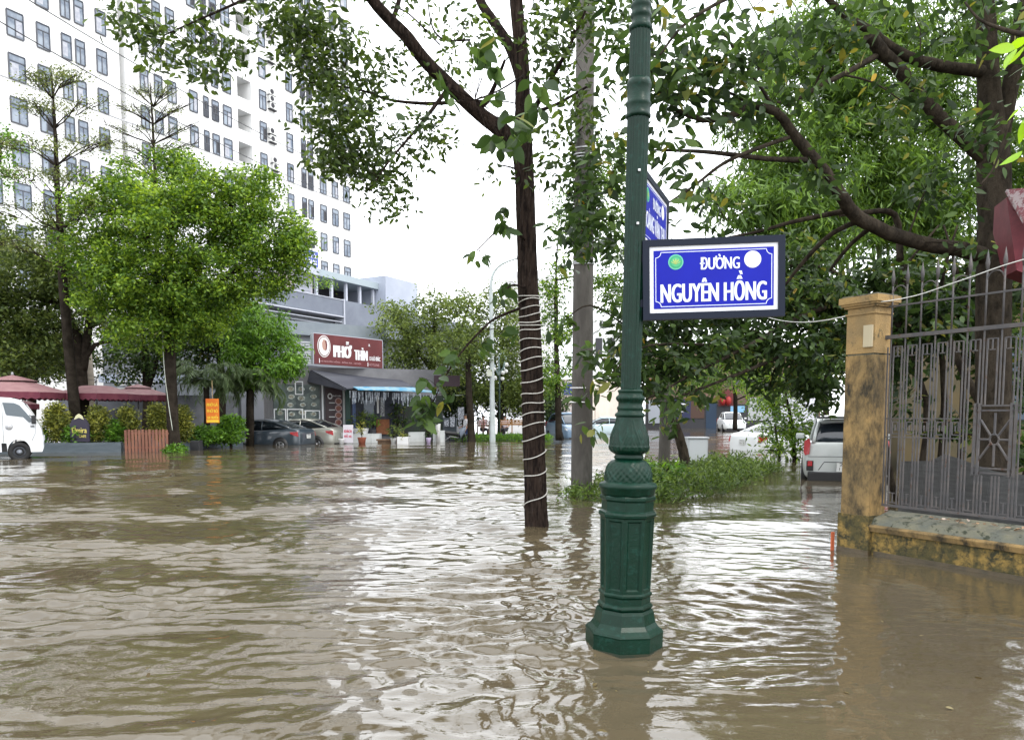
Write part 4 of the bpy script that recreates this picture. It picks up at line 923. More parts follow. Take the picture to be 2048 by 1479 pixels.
# --- broad-leaved garden tree behind the fence (right)
t = tree('garden_tree', 'large grey barked garden tree behind the iron fence with long low branches', P(1993, 1010, 8.6))
t.root.location.z = 0
YT = 8.6
t.limb([(1992, 1060, YT, 34), (1990, 900, YT, 33), (1986, 700, YT, 31), (1988, 550, YT, 31), (1990, 420, YT, 30), (1985, 300, YT, 29), (1978, 180, YT, 20), (1972, 60, YT, 18), (1965, -80, YT, 15), (1950, -300, YT, 9)], 20, 5, .006)
t.limb([(1992, 320, YT, 18), (2012, 220, YT, 15), (2032, 110, YT, 14), (2050, 0, YT, 13), (2080, -150, YT, 9)], 14, 4)
t.limb([(2040, 1010, YT+.6, 10), (1985, 850, YT+.6, 9), (1935, 760, YT+.6, 8), (1900, 680, YT+.6, 6)], 10, 4)
A_ = [(1975, 515, YT, 16), (1930, 500, YT-.2, 15), (1870, 492, YT-.4, 14), (1815, 478, YT-.6, 13.5), (1760, 458, YT-.9, 13), (1712, 432, YT-1.1, 13.5), (1683, 392, YT-1.3, 12), (1650, 345, YT-1.4, 11.5), (1612, 300, YT-1.5, 11), (1580, 258, YT-1.6, 9), (1552, 225, YT-1.7, 8), (1500, 210, YT-1.8, 7), (1470, 228, YT-1.9, 7), (1430, 240, YT-2, 5.5), (1390, 236, YT-2.1, 5), (1340, 213, YT-2.2, 3.5)]
t.limb(A_, 14, 5, .004)
t.limb([(1975, 145, YT, 12), (1920, 138, YT-.1, 11), (1870, 130, YT-.2, 11), (1820, 115, YT-.3, 10), (1775, 90, YT-.4, 9), (1745, 65, YT-.5, 8), (1700, 38, YT-.6, 7), (1665, 8, YT-.7, 6), (1600, -60, YT-.8, 4)], 12, 4, .004)
t.limb([(1975, 320, YT, 15), (1925, 275, YT-.1, 14), (1880, 235, YT-.2, 13), (1835, 185, YT-.3, 13), (1790, 130, YT-.4, 12), (1760, 100, YT-.5, 13), (1738, 70, YT-.6, 12)], 12, 4, .005)
for br in [[(1612, 320, YT-1.5, 6), (1540, 318, YT-1.6, 5), (1470, 310, YT-1.8, 5), (1400, 303, YT-2, 4), (1310, 300, YT-2.2, 2)],
           [(1578, 275, YT-1.6, 4), (1520, 295, YT-1.7, 4), (1450, 325, YT-1.9, 3.5), (1390, 370, YT-2, 2.5), (1330, 410, YT-2.1, 1.5)],
           [(1752, 112, YT-.5, 6), (1700, 142, YT-.7, 5), (1640, 172, YT-.9, 4.5), (1590, 200, YT-1.1, 3.5), (1540, 205, YT-1.3, 2)],
           [(1552, 225, YT-1.7, 4), (1525, 180, YT-1.8, 3), (1490, 130, YT-1.9, 2.5), (1450, 70, YT-2, 2)],
           [(1500, 208, YT-1.8, 3), (1440, 180, YT-2, 2.5), (1370, 195, YT-2.2, 2), (1300, 180, YT-2.3, 1.5)],
           [(1700, 420, YT-1.1, 6), (1640, 432, YT-1, 5), (1580, 445, YT-1, 4), (1520, 462, YT-1, 3), (1430, 480, YT-1, 2)],
           [(1800, 520, YT-.4, 7), (1790, 430, YT-.2, 6), (1725, 425, YT-.5, 5), (1680, 430, YT-.6, 4)],
           [(1720, 440, YT-1.1, 6), (1660, 470, YT-.8, 4.5), (1610, 520, YT-.6, 4), (1570, 570, YT-.4, 2.5)],
           [(1745, 452, YT-1, 5), (1700, 490, YT-.6, 4), (1660, 540, YT-.4, 3)],
           [(2048, 70, 6.2, 5), (2010, 60, 6.3, 4), (1960, 40, 6.4, 2.5), (1930, 5, 6.5, 2)],
           [(2020, 240, 6, 2.5), (1990, 330, 6.1, 2), (1960, 370, 6.1, 1.5)],
           [(1640, -40, 7, 5), (1500, -20, 6.6, 4), (1380, 40, 6.2, 3), (1320, 110, 6, 2)]]: t.limb(br, 8, 4)
big = dict(droop=.55, up=.55)
t.regions(t.f, [(1400, 110, 120, 90, 6.4, .6), (1340, 190, 70, 80, 6.3, .5), (1340, 290, 60, 60, 6.3, .5, .8), (1480, 170, 70, 60, 6.5, .5, .8), (1440, 250, 70, 50, 6.5, .5, .6), (1540, 90, 90, 80, 6.8, .6, .8), (1250, 120, 60, 100, 6.4, .5, .7),
               (1230, 330, 55, 90, 6.6, .4, .75), (1190, 420, 50, 60, 6.8, .4, .8), (1140, 440, 40, 50, 7, .4, .6), (1390, 380, 70, 50, 6.5, .4, .45), (1450, 440, 80, 30, 6.8, .4, .5), (1160, 480, 60, 40, 7, .4, .8), (1230, 490, 50, 60, 6.9, .4, .6), (1310, 440, 40, 40, 6.5, .3, .5), (1600, 190, 70, 60, 6.9, .5, .6),
               (1680, 60, 100, 60, 7.3, .6, .7), (1800, 200, 100, 90, 7.6, .6, .45), (1650, 330, 80, 70, 7, .5, .4), (1900, 60, 80, 60, 7.9, .6, .5), (1850, 380, 100, 80, 7.9, .6, .5), (1960, 260, 60, 60, 7.4, .4, .8), (1940, 500, 40, 20, 7.6, .3, 1)],
          r=.17, dens=1.45, m=11, L=.12, twig=.004, limb_r=.012, shell=.2, tb=.42, tv=.25, **big)
t.regions(t.f, [(1500, -120, 300, 100, 7, 1.4), (1850, -130, 260, 110, 8, 1.5), (1650, -330, 400, 130, 8, 2), (1250, -60, 120, 60, 6.5, .8, .7), (2200, 0, 150, 200, 7.5, 1.4, 1.4), (2250, 380, 150, 180, 7.5, 1.4, 1.4), (2450, 200, 200, 300, 8, 1.8, 1.2)],  # unseen crown beyond the frame, added to darken what the water reflects
          r=.36, dens=.8, m=22, L=.16, twig=.008, limb_r=.03, twfrac=.3, shell=.3, tb=.45, tv=.22, **big)
finish(t, m_bark2, lf_big, .42, 'big')
lm = Foliage()
for (u, v, Y) in [(2030, 92, 4.2), (2046, 110, 4.2), (2040, 225, 4.3), (2046, 300, 4.3), (2052, 90, 4.2), (2050, 240, 4.2)]: lm.clump(tuple(P(u, v, Y)), .02, .03, 2, .14, droop=1.0, up=.2, tb=.6)
lm.build('lime_leaves', lf_lime, .45, 'big', t.root)

# --- low drooping tree with dense dark leaves over the side road
t = tree('roadside_tree', 'dense dark leaved tree hanging low over the side road behind the street sign', W(1700, 960))
t.limb([(W(1735, 975)-Vector((0, 0, .3)), .14), (P(1730, 800, 12.5), .12), (P(1725, 680, 12.3), .11), (P(1710, 560, 12), .08)], 12, 4)
for br in [[(1725, 640, 12.3, 7), (1640, 680, 11.2, 5.5), (1540, 722, 10.2, 4), (1440, 762, 9.6, 3), (1340, 800, 9.2, 1.6)],
           [(1725, 600, 12.3, 7), (1620, 625, 11, 5), (1500, 690, 10, 4), (1400, 740, 9.4, 3), (1290, 800, 9, 1.6)],
           [(1725, 620, 12.3, 6), (1600, 580, 11.6, 4.5), (1480, 590, 11, 3.5), (1350, 620, 10.4, 2.5), (1250, 650, 10, 1.5)],
           [(1700, 560, 12, 5), (1620, 530, 11.8, 4), (1500, 540, 11.5, 3)],
           [(1715, 640, 12.2, 5), (1660, 740, 11.6, 3), (1610, 800, 11.2, 2)],
           [(1440, 690, 9.8, 3), (1300, 690, 9.3, 2), (1240, 730, 8.9, 1.5), (1190, 790, 8.6, 1)],
           [(1250, 650, 10, 2), (1180, 610, 9.7, 1.6), (1130, 640, 9.5, 1)]]: t.limb(br, 8, 4)
dk = dict(droop=.7, up=.45)
t.regions(t.f, [(1600, 600, 110, 70, 11.4, 1.2), (1470, 620, 110, 70, 10.8, 1.0), (1350, 650, 80, 60, 10.2, .9), (1260, 650, 60, 80, 9.8, .7, .8), (1640, 690, 70, 60, 11.3, 1.0), (1560, 700, 90, 60, 10.6, .9), (1430, 700, 90, 45, 10, .7, .8), (1330, 730, 70, 40, 9.6, .6, 1.1), (1260, 740, 45, 35, 9.2, .5, .9), (1290, 790, 40, 16, 9.2, .4, .7), (1620, 760, 70, 35, 11.2, .8), (1540, 770, 60, 22, 10.8, .6, .6), (1650, 790, 35, 20, 11.4, .5, .8), (1480, 550, 110, 50, 11.5, .9, .7), (1600, 520, 90, 60, 11.8, .9, .7), (1660, 600, 60, 90, 12, .8)],
          r=.22, dens=1.9, m=30, L=.135, twig=.005, limb_r=.018, shell=.2, tb=.42, tv=.24, **dk)
t.regions(t.f, [(1200, 780, 40, 35, 8.6, .4, .9), (1190, 850, 25, 25, 8.3, .3, .6), (1175, 700, 35, 40, 9, .4, .7), (1360, 790, 55, 25, 9.2, .5, .9), (1345, 840, 30, 15, 9.2, .3, .6), (1420, 790, 40, 20, 9.4, .4, .6), (1125, 640, 30, 40, 9.3, .4, .5), (1220, 720, 30, 30, 8.8, .4, .8)],
          r=.14, dens=.85, m=6, L=.18, twig=.004, limb_r=.008, shell=.2, tb=.5, tv=.25, **dk)
finish(t, m_bark2, lf_dk, .42, 'leaf')

# --- willowy bright tree and bamboo behind
t = tree('bamboo_clump', 'tall bright green bamboo like clump with fine leaves behind the garden tree', W(1800, 925))
YB = 18
for i in range(16):
    u0 = 1700+i*16+random.uniform(-8, 8); ut = u0+random.uniform(-260, 120)
    t.limb([(P(u0, 960, YB), .045), (P(u0*.8+ut*.2, 600, YB), .04), (P((u0+ut)/2, 300, YB-.4), .03), (P(ut, 80, YB-1), .018), (P(ut-80, -60, YB-1.5), .008)], 6, 4)
fine = dict(droop=1.0, up=.3)
t.regions(t.f, [(1600, 330, 130, 110, 16.5, 1.3), (1700, 200, 120, 120, 17, 1.4), (1520, 420, 100, 70, 16, 1.2, .75), (1440, 390, 60, 50, 15.5, .8, .45), (1620, 470, 100, 70, 16.5, 1.2), (1760, 380, 110, 130, 17.5, 1.3), (1880, 230, 90, 160, 18, 1.4, .8), (1870, 430, 90, 110, 18, 1.4), (1630, 90, 110, 80, 17, 1.3, .8), (1520, 230, 70, 90, 16.5, 1.1, .7), (1900, 60, 110, 70, 18, 1.4, .7), (1770, 40, 110, 60, 17.5, 1.2, .8), (2020, 350, 70, 150, 18, 1.4), (1480, 520, 90, 50, 16.5, 1, .6), (1560, 150, 60, 60, 17, 1, .5), (2030, 120, 60, 90, 18.5, 1, .5)],
          r=.33, dens=1.8, m=85, L=.22, twig=.006, limb_r=.015, twfrac=.25, shell=.2, tb=.5, tv=.25, **fine)
finish(t, pm('bamboo_cane', (.10, .15, .04), rough=.5), lf_bam, .20, 'kite')

# --- dark thicket inside the garden
t = tree('garden_thicket', 'dark shaded shrubs and saplings inside the garden behind the fence', P(1900, 1000, 11)*1.0, 'shrub')
t.root.location.z = .1
for i in range(7):
    u0 = 1790+i*42; t.limb([(P(u0, 1000, 11.5), .05), (P(u0+random.uniform(-30, 30), 800, 11.3), .045), (P(u0+random.uniform(-60, 60), 600, 11), .03), (P(u0+random.uniform(-80, 80), 450, 10.8), .012)], 8, 3)
t.regions(t.f, [(1840, 620, 90, 90, 11, 1.0), (1950, 640, 90, 100, 11.5, 1.0), (1800, 740, 60, 70, 11.4, .8, .6), (1900, 560, 110, 70, 11.5, 1.0), (2030, 560, 60, 90, 11, .8), (2020, 760, 60, 90, 11, .8, .8), (2035, 900, 30, 60, 9.8, .5, 1.2), (1880, 830, 70, 60, 11.6, .6, .5), (1760, 560, 60, 60, 11.5, .8)],
          r=.26, dens=1.7, m=30, L=.17, twig=.005, limb_r=.02, twfrac=.3, shell=.2, tb=.42, tv=.25, **dk)
finish(t, m_bark2, lf_dk, .40, 'leaf')

# --- creeper leaves on the concrete pole
t = tree('pole_creeper', 'leafy creeper wrapped round the upper part of the concrete pole', P(1166, 520, PB.y), 'plant')
for k in range(2):
    pts = []
    for i in range(30):
        v = 520-i*11; c = PB+ax*((985-v)/985); a = i*.7+k*3; pts.append((c+Vector((math.cos(a)*.16, math.sin(a)*.16, 0)), .010))
    t.limb(pts, 5, 2)
for i in range(330):
    v = random.triangular(210, 520, 430); c = PB+ax*((985-v)/985); a = random.uniform(0, 6.28); r = .17+random.random()*.12
    t.f.clump((c.x+math.cos(a)*r, c.y+math.sin(a)*r, c.z), .06, .08, 4, .11, droop=.8, up=.2, tb=.38, tv=.2, out=(math.cos(a), math.sin(a), 0))
finish(t, m_bark, lf_dk, .5, 'leaf')

# ---------------------------------------------------------------- traffic island
island = [W(1120, 1000), W(1200, 1004), W(1320, 1012), W(1400, 1000), W(1500, 972), W(1560, 940), W(1500, 932), W(1380, 935), W(1290, 945), W(1180, 975)]
gf = Foliage()
from mathutils.geometry import intersect_point_tri_2d
def in_poly(p, poly):
    c = False; n = len(poly); j = n-1
    for i in range(n):
        if ((poly[i].y > p[1]) != (poly[j].y > p[1])) and (p[0] < (poly[j].x-poly[i].x)*(p[1]-poly[i].y)/(poly[j].y-poly[i].y)+poly[i].x): c = not c
        j = i
    return c
x0, x1 = min(p.x for p in island), max(p.x for p in island); y0_, y1_ = min(p.y for p in island), max(p.y for p in island); n_ = 0
while n_ < 900:
    p = (random.uniform(x0, x1), random.uniform(y0_, y1_))
    if not in_poly(p, island): continue
    n_ += 1; q = (p[0]-W(1170, 1000).x)
    hgt = (.30+.12*math.sin(p[0]*3)+.08*math.sin(p[1]*2.1)) * (0.35 if p[0] < W(1215, 1000).x else 1) * (.6 if p[1] > 17 else 1)
    gf.clump((p[0], p[1], random.uniform(.0, max(.04, hgt))), .13, .10, 16, .11, droop=-.7, up=.3, tb=.5, tv=.25)
gf.build('ground_cover', lf_man if False else leafmat('leaf_cover', (.03, .05, .012), (.07, .12, .022), (.15, .22, .045), rough=.4, trans=.3), .26, 'kite')
bpy.data.objects['ground_cover']['kind'] = 'stuff'; tag(bpy.data.objects['ground_cover'], 'drowned green ground cover on the traffic island', 'ground cover')
mb = MB(); mb.prism([Vector((p.x, p.y, -.44)) for p in island], (0, 0, .42)); o = mb.build('traffic_island', pm('island_soil', (.05, .042, .03), rough=.95)); tag(o, kind='structure')
# shrub on the island and leaning little tree
t = tree('island_shrub', 'small broad leaved shrub on the traffic island right behind the lamp post', W(1335, 985), 'shrub')
for i in range(6): t.limb([(W(1335, 985), .012), (P(1335+random.uniform(-30, 20), 950, 12.4), .01), (P(1325+random.uniform(-50, 40), 925, 12.4), .004)], 5, 3)
t.regions(t.f, [(1325, 945, 45, 25, 12.4, .35), (1310, 970, 30, 22, 12.2, .3)], r=.13, dens=1.6, m=12, L=.12, twig=.003, limb_r=.006, tb=.45, tv=.22, droop=.3, up=.6)
finish(t, m_bark2, lf_man, .5, 'leaf')
Yb = W(1372, 950).y
t = tree('leaning_tree', 'short leaning tree on the traffic island beside the grey cabinet', W(1372, 950))
t.limb([(W(1373, 950)-Vector((0, 0, .3)), .125), (P(1370, 925, Yb), .115), (P(1362, 885, Yb), .105), (P(1348, 845, Yb-.1), .10), (P(1330, 800, Yb-.3), .08), (P(1325, 740, Yb-.6), .05), (P(1330, 690, Yb-.8), .02)], 14, 5, .004)
t.regions(t.f, [(1335, 815, 35, 28, 15.2, .7, .8), (1395, 800, 50, 30, 15.4, .8, .6), (1330, 740, 60, 50, 15, .9), (1300, 700, 50, 50, 15, .8, .7)], r=.22, dens=1.0, m=14, L=.16, twig=.005, limb_r=.02, tb=.5, tv=.28, droop=.6, up=.5)
finish(t, m_bark2, lf_dk, .42, 'leaf')

# floating leaves and scraps on the water
fo = Foliage()
for i in range(70):
    u = random.choice([random.uniform(0, 2048), random.gauss(1500, 350), random.gauss(1230, 90)]); v = random.uniform(960, 1470)
    q = W(u, v, .012); d = rnd(1); d[:, 2] *= .08; n = rnd(1)*.2; n[:, 2] += 1
    fo.p.append(np.array([tuple(q)])); fo.d.append(unit(d)); fo.n.append(n); fo.L.append(np.array([random.uniform(.015, .05)])); fo.t.append(np.array([random.random()]))
fo.build('floating_leaves', leafmat('wet_leaf', (.05, .035, .012), (.12, .09, .03), (.2, .17, .08)), .5, label='small leaves and scraps drifting on the brown water', cat='litter', kind='leaf')
bpy.data.objects['floating_leaves']['kind'] = 'stuff'
# ============================================================ LEFT SIDE TREES
def far_tree(name, label, limbs, regs, leaf, bark=None, r=.42, dens=1.1, m=45, L=.13, ratio=.5, kind='kite', cat='tree', group=None, base=None, twig=.012, limb_r=.05, twf=.3, shell=.35, n=8, **kw):
    bs = base if base is not None else P(limbs[0][0][0], limbs[0][0][1], limbs[0][0][2])
    t = tree(name, label, bs, cat, group)
    for l in limbs: t.limb(l, n, 4, .01)
    kk = dict(droop=.5, up=.6, tb=.5, tv=.22); kk.update(kw)
    t.regions(t.f, regs, r=r, dens=dens, m=m, L=L, twig=twig, limb_r=limb_r, twfrac=twf, shell=shell, **kk)
    finish(t, bark or m_bark3, leaf, ratio, kind); return t
# round bright tree (camphor-like) in front of the tower
Y = 27
far_tree('round_tree', 'big round crowned tree with bright yellow green leaves in front of the white tower',
    [[(352, 925, Y, 15), (346, 850, Y, 12), (341, 740, Y, 11), (338, 640, Y, 10.5), (336, 560, Y, 9), (340, 470, Y, 6), (345, 370, Y, 3)],
     [(339, 650, Y, 8), (318, 590, Y, 7), (300, 520, Y, 5.5), (270, 430, Y, 3.5)], [(338, 600, Y, 7), (385, 540, Y, 6), (430, 470, Y, 4.5), (470, 400, Y, 3)],
     [(337, 620, Y, 6), (430, 570, Y, 5), (510, 510, Y, 4), (560, 460, Y, 2.5)], [(338, 580, Y, 5), (260, 560, Y, 4.5), (190, 500, Y, 3)], [(300, 520, Y, 4), (295, 440, Y-.5, 3), (310, 360, Y-.6, 2)]],
    [(310, 385, 80, 55, Y, 2.2), (425, 385, 50, 40, Y-.5, 1.8), (250, 400, 40, 25, Y, 1.2, .7), (375, 350, 35, 25, Y-1, 1.2, .8), (240, 430, 85, 65, Y, 2.4), (350, 450, 110, 80, Y-.8, 2.6), (470, 430, 75, 70, Y, 2.2), (510, 370, 50, 35, Y, 1.6), (530, 480, 65, 70, Y, 2), (580, 480, 30, 60, Y, 1.2, .8), (210, 520, 70, 60, Y, 2.2),
     (300, 550, 110, 60, Y-.5, 2.6), (430, 550, 110, 60, Y-.3, 2.5), (530, 560, 50, 35, Y, 1.8), (340, 325, 40, 25, Y, 1.2), (380, 620, 90, 40, Y, 2.2, .8), (280, 630, 70, 40, Y, 2.0, .7), (590, 540, 20, 45, Y, .9, .8), (300, 665, 95, 40, Y, 2.0, .8), (395, 650, 60, 38, Y, 1.8, .8), (215, 590, 60, 45, Y, 1.8, .8), (350, 600, 130, 50, Y+.6, 2.2), (595, 490, 25, 55, Y, 1.0)],
    lf_cam, r=.36, dens=1.9, m=75, L=.145, tb=.5, tv=.26, shell=.45)
# tall layered tree (terminalia) with sparse olive tiers
Y = 27.4
tl = [[(160, 900, Y, 12), (152, 840, Y, 11), (142, 740, Y, 10), (132, 640, Y, 9), (126, 560, Y, 8.5), (121, 470, Y, 7), (116, 390, Y, 5.5), (112, 300, Y, 4), (108, 220, Y, 2.5), (104, 150, Y, 1.2)]]
tiers = [(165, 75, 6), (225, 80, 5), (300, 135, 7), (365, 120, 6), (430, 165, 8), (500, 150, 7)]
rg = []
for v, sp, nb in tiers:
    bx_ = float(np.interp(v, [150, 220, 300, 390, 470], [104, 108, 112, 116, 121]))
    for k in range(nb):
        a = 2*math.pi*k/nb+random.random()*.5; du = math.cos(a)*sp*random.uniform(.75, 1.15); dy = math.sin(a)*sp/F*Y*.9
        j = lambda s_: random.uniform(-s_, s_)
        tl.append([(bx_, v+32, Y, 1.6), (bx_+du*.3, v+12+j(8), Y+dy*.3, 1.1), (bx_+du*.6, v-8+j(12), Y+dy*.6, .8), (bx_+du, v-18+j(16), Y+dy, .35)])
        for q2 in range(5):
            f_ = random.uniform(.35, .95); tl.append([(bx_+du*f_, v+28-42*f_, Y+dy*f_, .7), (bx_+du*(f_+.2)+j(12), v+14-40*f_+j(6), Y+dy*f_+j(.4), .5), (bx_+du*(f_+.3)+j(22), v-38*f_+j(10), Y+dy*f_+j(.7), .3)])
        for q in (.35, .6, .85, 1.05): rg.append((bx_+du*q, v-10*q+random.uniform(-16, 8), 22*q+12, random.uniform(6, 13), Y+dy*q, .5, random.uniform(.3, 1.2)))
far_tree('layered_tree', 'tall thin tree with flat sparse olive tiers before the left end of the tower', tl, rg, lf_oli, r=.32, dens=.62, m=22, L=.09, ratio=.55, tb=.45, tv=.25, twig=.006, limb_r=.012, twf=.9, shell=.2, droop=.1, up=.9, n=7)
Y = 34
tl = [[(316, 600, Y, 5), (312, 420, Y, 4), (309, 330, Y, 3.2), (305, 240, Y, 2.2), (300, 165, Y, 1)]]; rg = []
for v, sp in [(190, 50), (225, 80), (265, 100), (300, 95), (330, 80)]:
    for k in range(8):
        a = 2*math.pi*k/8+random.random()*.5; du = math.cos(a)*sp; dy = math.sin(a)*sp/F*Y
        j = lambda s_: random.uniform(-s_, s_)
        tl.append([(307, v+24, Y, 1.3), (307+du*.5, v+3+j(5), Y+dy*.5, .9), (307+du, v-12+j(8), Y+dy, .35)])
        for q2 in range(5):
            f_ = random.uniform(.3, .95); tl.append([(307+du*f_, v+18-34*f_, Y+dy*f_, .6), (307+du*(f_+.2)+j(14), v+4-30*f_+j(6), Y+dy*f_+j(.5), .3)]); rg.append((307+du*.7, v-6, 26, 5, Y+dy*.7, .4))
far_tree('bare_tree', 'thin nearly bare tree rising above the round tree in front of the tower', tl, rg, lf_oli, r=.3, dens=.30, m=9, L=.07, tb=.5, twig=.007, limb_r=.012, twf=1.0, shell=.2, droop=.1, up=.9, n=6)
# dark trees at the far left
Y = 30
far_tree('cafe_tree', 'dark leaved forked tree over the maroon parasols at the far left',
    [[(168, 900, Y, 13), (165, 800, Y, 12), (160, 720, Y, 11), (150, 660, Y, 9), (120, 610, Y, 7), (50, 590, Y, 5), (-20, 580, Y, 4)], [(165, 740, Y, 9), (175, 670, Y, 8), (180, 600, Y, 6), (170, 520, Y, 4)], [(168, 720, Y, 7), (190, 690, Y, 4), (230, 680, Y, 2.5), (260, 665, Y, 1.2)]],
    [(70, 560, 80, 70, Y, 2.4), (0, 640, 90, 80, Y, 2.4), (90, 660, 80, 50, Y, 2, .9), (150, 560, 60, 60, Y, 2, .9), (20, 490, 60, 50, Y+2, 2, .9), (30, 730, 60, 30, Y, 1.8), (100, 725, 50, 30, Y, 1.6, .8), (190, 620, 50, 40, Y, 1.5, .6), (225, 650, 35, 25, Y, 1, .4), (-80, 560, 80, 120, Y, 2.4), (130, 470, 40, 40, Y, 1.5, .6)],
    lf_hz, r=.42, dens=2.1, m=60, L=.18, tb=.36, tv=.24)
far_tree('cafe_shade_tree', 'bright green leaf clump of a tree at the left edge before the tower',
    [[(-30, 900, 33, 9), (-30, 600, 33, 8), (-15, 420, 33, 5), (0, 300, 33, 3)]], [(5, 285, 35, 28, 33, 1.2), (0, 340, 30, 26, 33, 1.2, .8), (-70, 330, 60, 80, 33, 2)], lf_man, r=.4, dens=1.6, m=45, L=.17, tb=.65)
# backdrop row of dark garden trees behind the café
for i, (u, v, ru, rv, lab) in enumerate([(60, 700, 130, 70, 'dark background tree behind the leftmost parasol'), (290, 690, 80, 90, 'dark background tree behind the trunk of the round tree'), (440, 640, 80, 110, 'dark background tree between the round tree and the palm')]):
    Y = 36+i
    far_tree('background_tree', lab, [[(u, 905, Y, 9), (u+4, 780, Y, 8), (u-5, 660, Y, 5)], [(u+3, 790, Y, 5), (u+30, 700, Y, 3)]],
        [(u, v, ru, rv, Y, 2.0), (u-ru*.5, v+30, ru*.6, rv*.6, Y, 1.6), (u+ru*.5, v+25, ru*.6, rv*.6, Y, 1.6)], lf_dk, r=.5, dens=1.9 if i != 1 else 1.3, m=45, L=.2, tb=.5, group='dark trees behind the café garden')
# dense mango-like tree left of the shop
Y = 33
far_tree('mango_tree', 'dense glossy bright green tree crowding the left side of the noodle shop',
    [[(500, 900, Y, 8), (500, 800, Y, 8), (505, 720, Y, 7), (515, 650, Y, 4)], [(502, 760, Y, 5), (545, 700, Y, 4), (570, 670, Y, 2)]],
    [(520, 655, 55, 50, Y, 1.8), (485, 690, 45, 55, Y, 1.6), (560, 700, 42, 40, Y, 1.3), (535, 735, 50, 28, Y-.3, 1.4), (575, 735, 28, 22, Y-.3, .9), (480, 620, 35, 30, Y, 1.2), (585, 715, 18, 25, Y, .8), (490, 750, 30, 25, Y, 1)], lf_man, r=.36, dens=1.7, m=55, L=.21, ratio=.32, tb=.5, tv=.25, droop=.9, shell=.5)
# fan palms
def palm(name, label, u, v, Y, nf, Lf, h0):
    base = W(u, 895) if False else P(u, 905, Y); root = empty(name, base, label, 'palm', 'drooping palms before the shop')
    mb = MB(); top = P(u, v, Y); mb.tube([base, (base+top)/2+Vector((.05, 0, 0)), top], [.16, .13, .11], 10); mb.build('trunk', m_bark3, root, world=True, fixn=False)
    p = []; d = []; n = []; Ls = []; tt = []; st = MB()
    for k in range(nf):
        a = 2*math.pi*k/nf+random.uniform(-.2, .2); el = random.uniform(.1, 1.15); hd = Vector((math.cos(a), math.sin(a), 0)); prev = top.copy(); pts = [prev.copy()]
        for i in range(12):
            t_ = i/11; el2 = el-2.3*t_*t_; dv = hd*math.cos(el2)+Vector((0, 0, math.sin(el2))); prev = prev+dv*Lf/12; pts.append(prev.copy())
            side = dv.cross(Vector((0, 0, 1))).normalized()
            for s_ in (-1, 1):
                for _ in range(5):
                    q = prev-dv*Lf/12*random.random(); dd = side*s_*random.uniform(.5, .9)+dv*.75+Vector((0, 0, -.45-random.random()*.3))
                    p.append(tuple(q)); d.append(tuple(dd)); n.append((random.uniform(-.3, .3), random.uniform(-.3, .3), 1)); Ls.append(Lf*.36*(1-.5*t_)*random.uniform(.8, 1.1)*(.5 if t_ < .15 else 1)); tt.append(random.gauss(.5, .2))
        st.tube(pts, [.018*(1-i/13.5) for i in range(len(pts))], 4, caps=False)
    st.build('frond_stem', pm('palm_stem', (.10, .14, .05), rough=.6), root, world=True, fixn=False, kind='stuff')
    leaves('fronds', np.array(p), np.array(d), np.array(n), np.array(Ls), .075, np.clip(tt, 0, 1), leafmat('leaf_palm', (.04, .065, .028), (.085, .13, .05), (.18, .24, .11), rough=.5, trans=.3), 'kite', root)
    return root
palm('palm_tree', 'left drooping palm above the orange banner', 412, 765, 31.5, 26, 2.0, 0)
palm('palm_tree', 'right drooping palm beside the dark parked car', 500, 775, 32.5, 26, 2.0, 0)
# thick pale palm trunk behind the café
b = MB(); q = P(178, 905, 33); b.tube([q, P(176, 760, 33), P(170, 670, 33)], [.26, .25, .2], 14, rfun=lambda i, a: 1); 
b.build('bare_palm', pm('ringed_palm_bark', (.30, .26, .21), (.2, .17, .14), scale=3, rough=.8, stretch=(.3, .3, 8)), label='pale ringed palm trunk standing behind the café parasols', cat='palm')

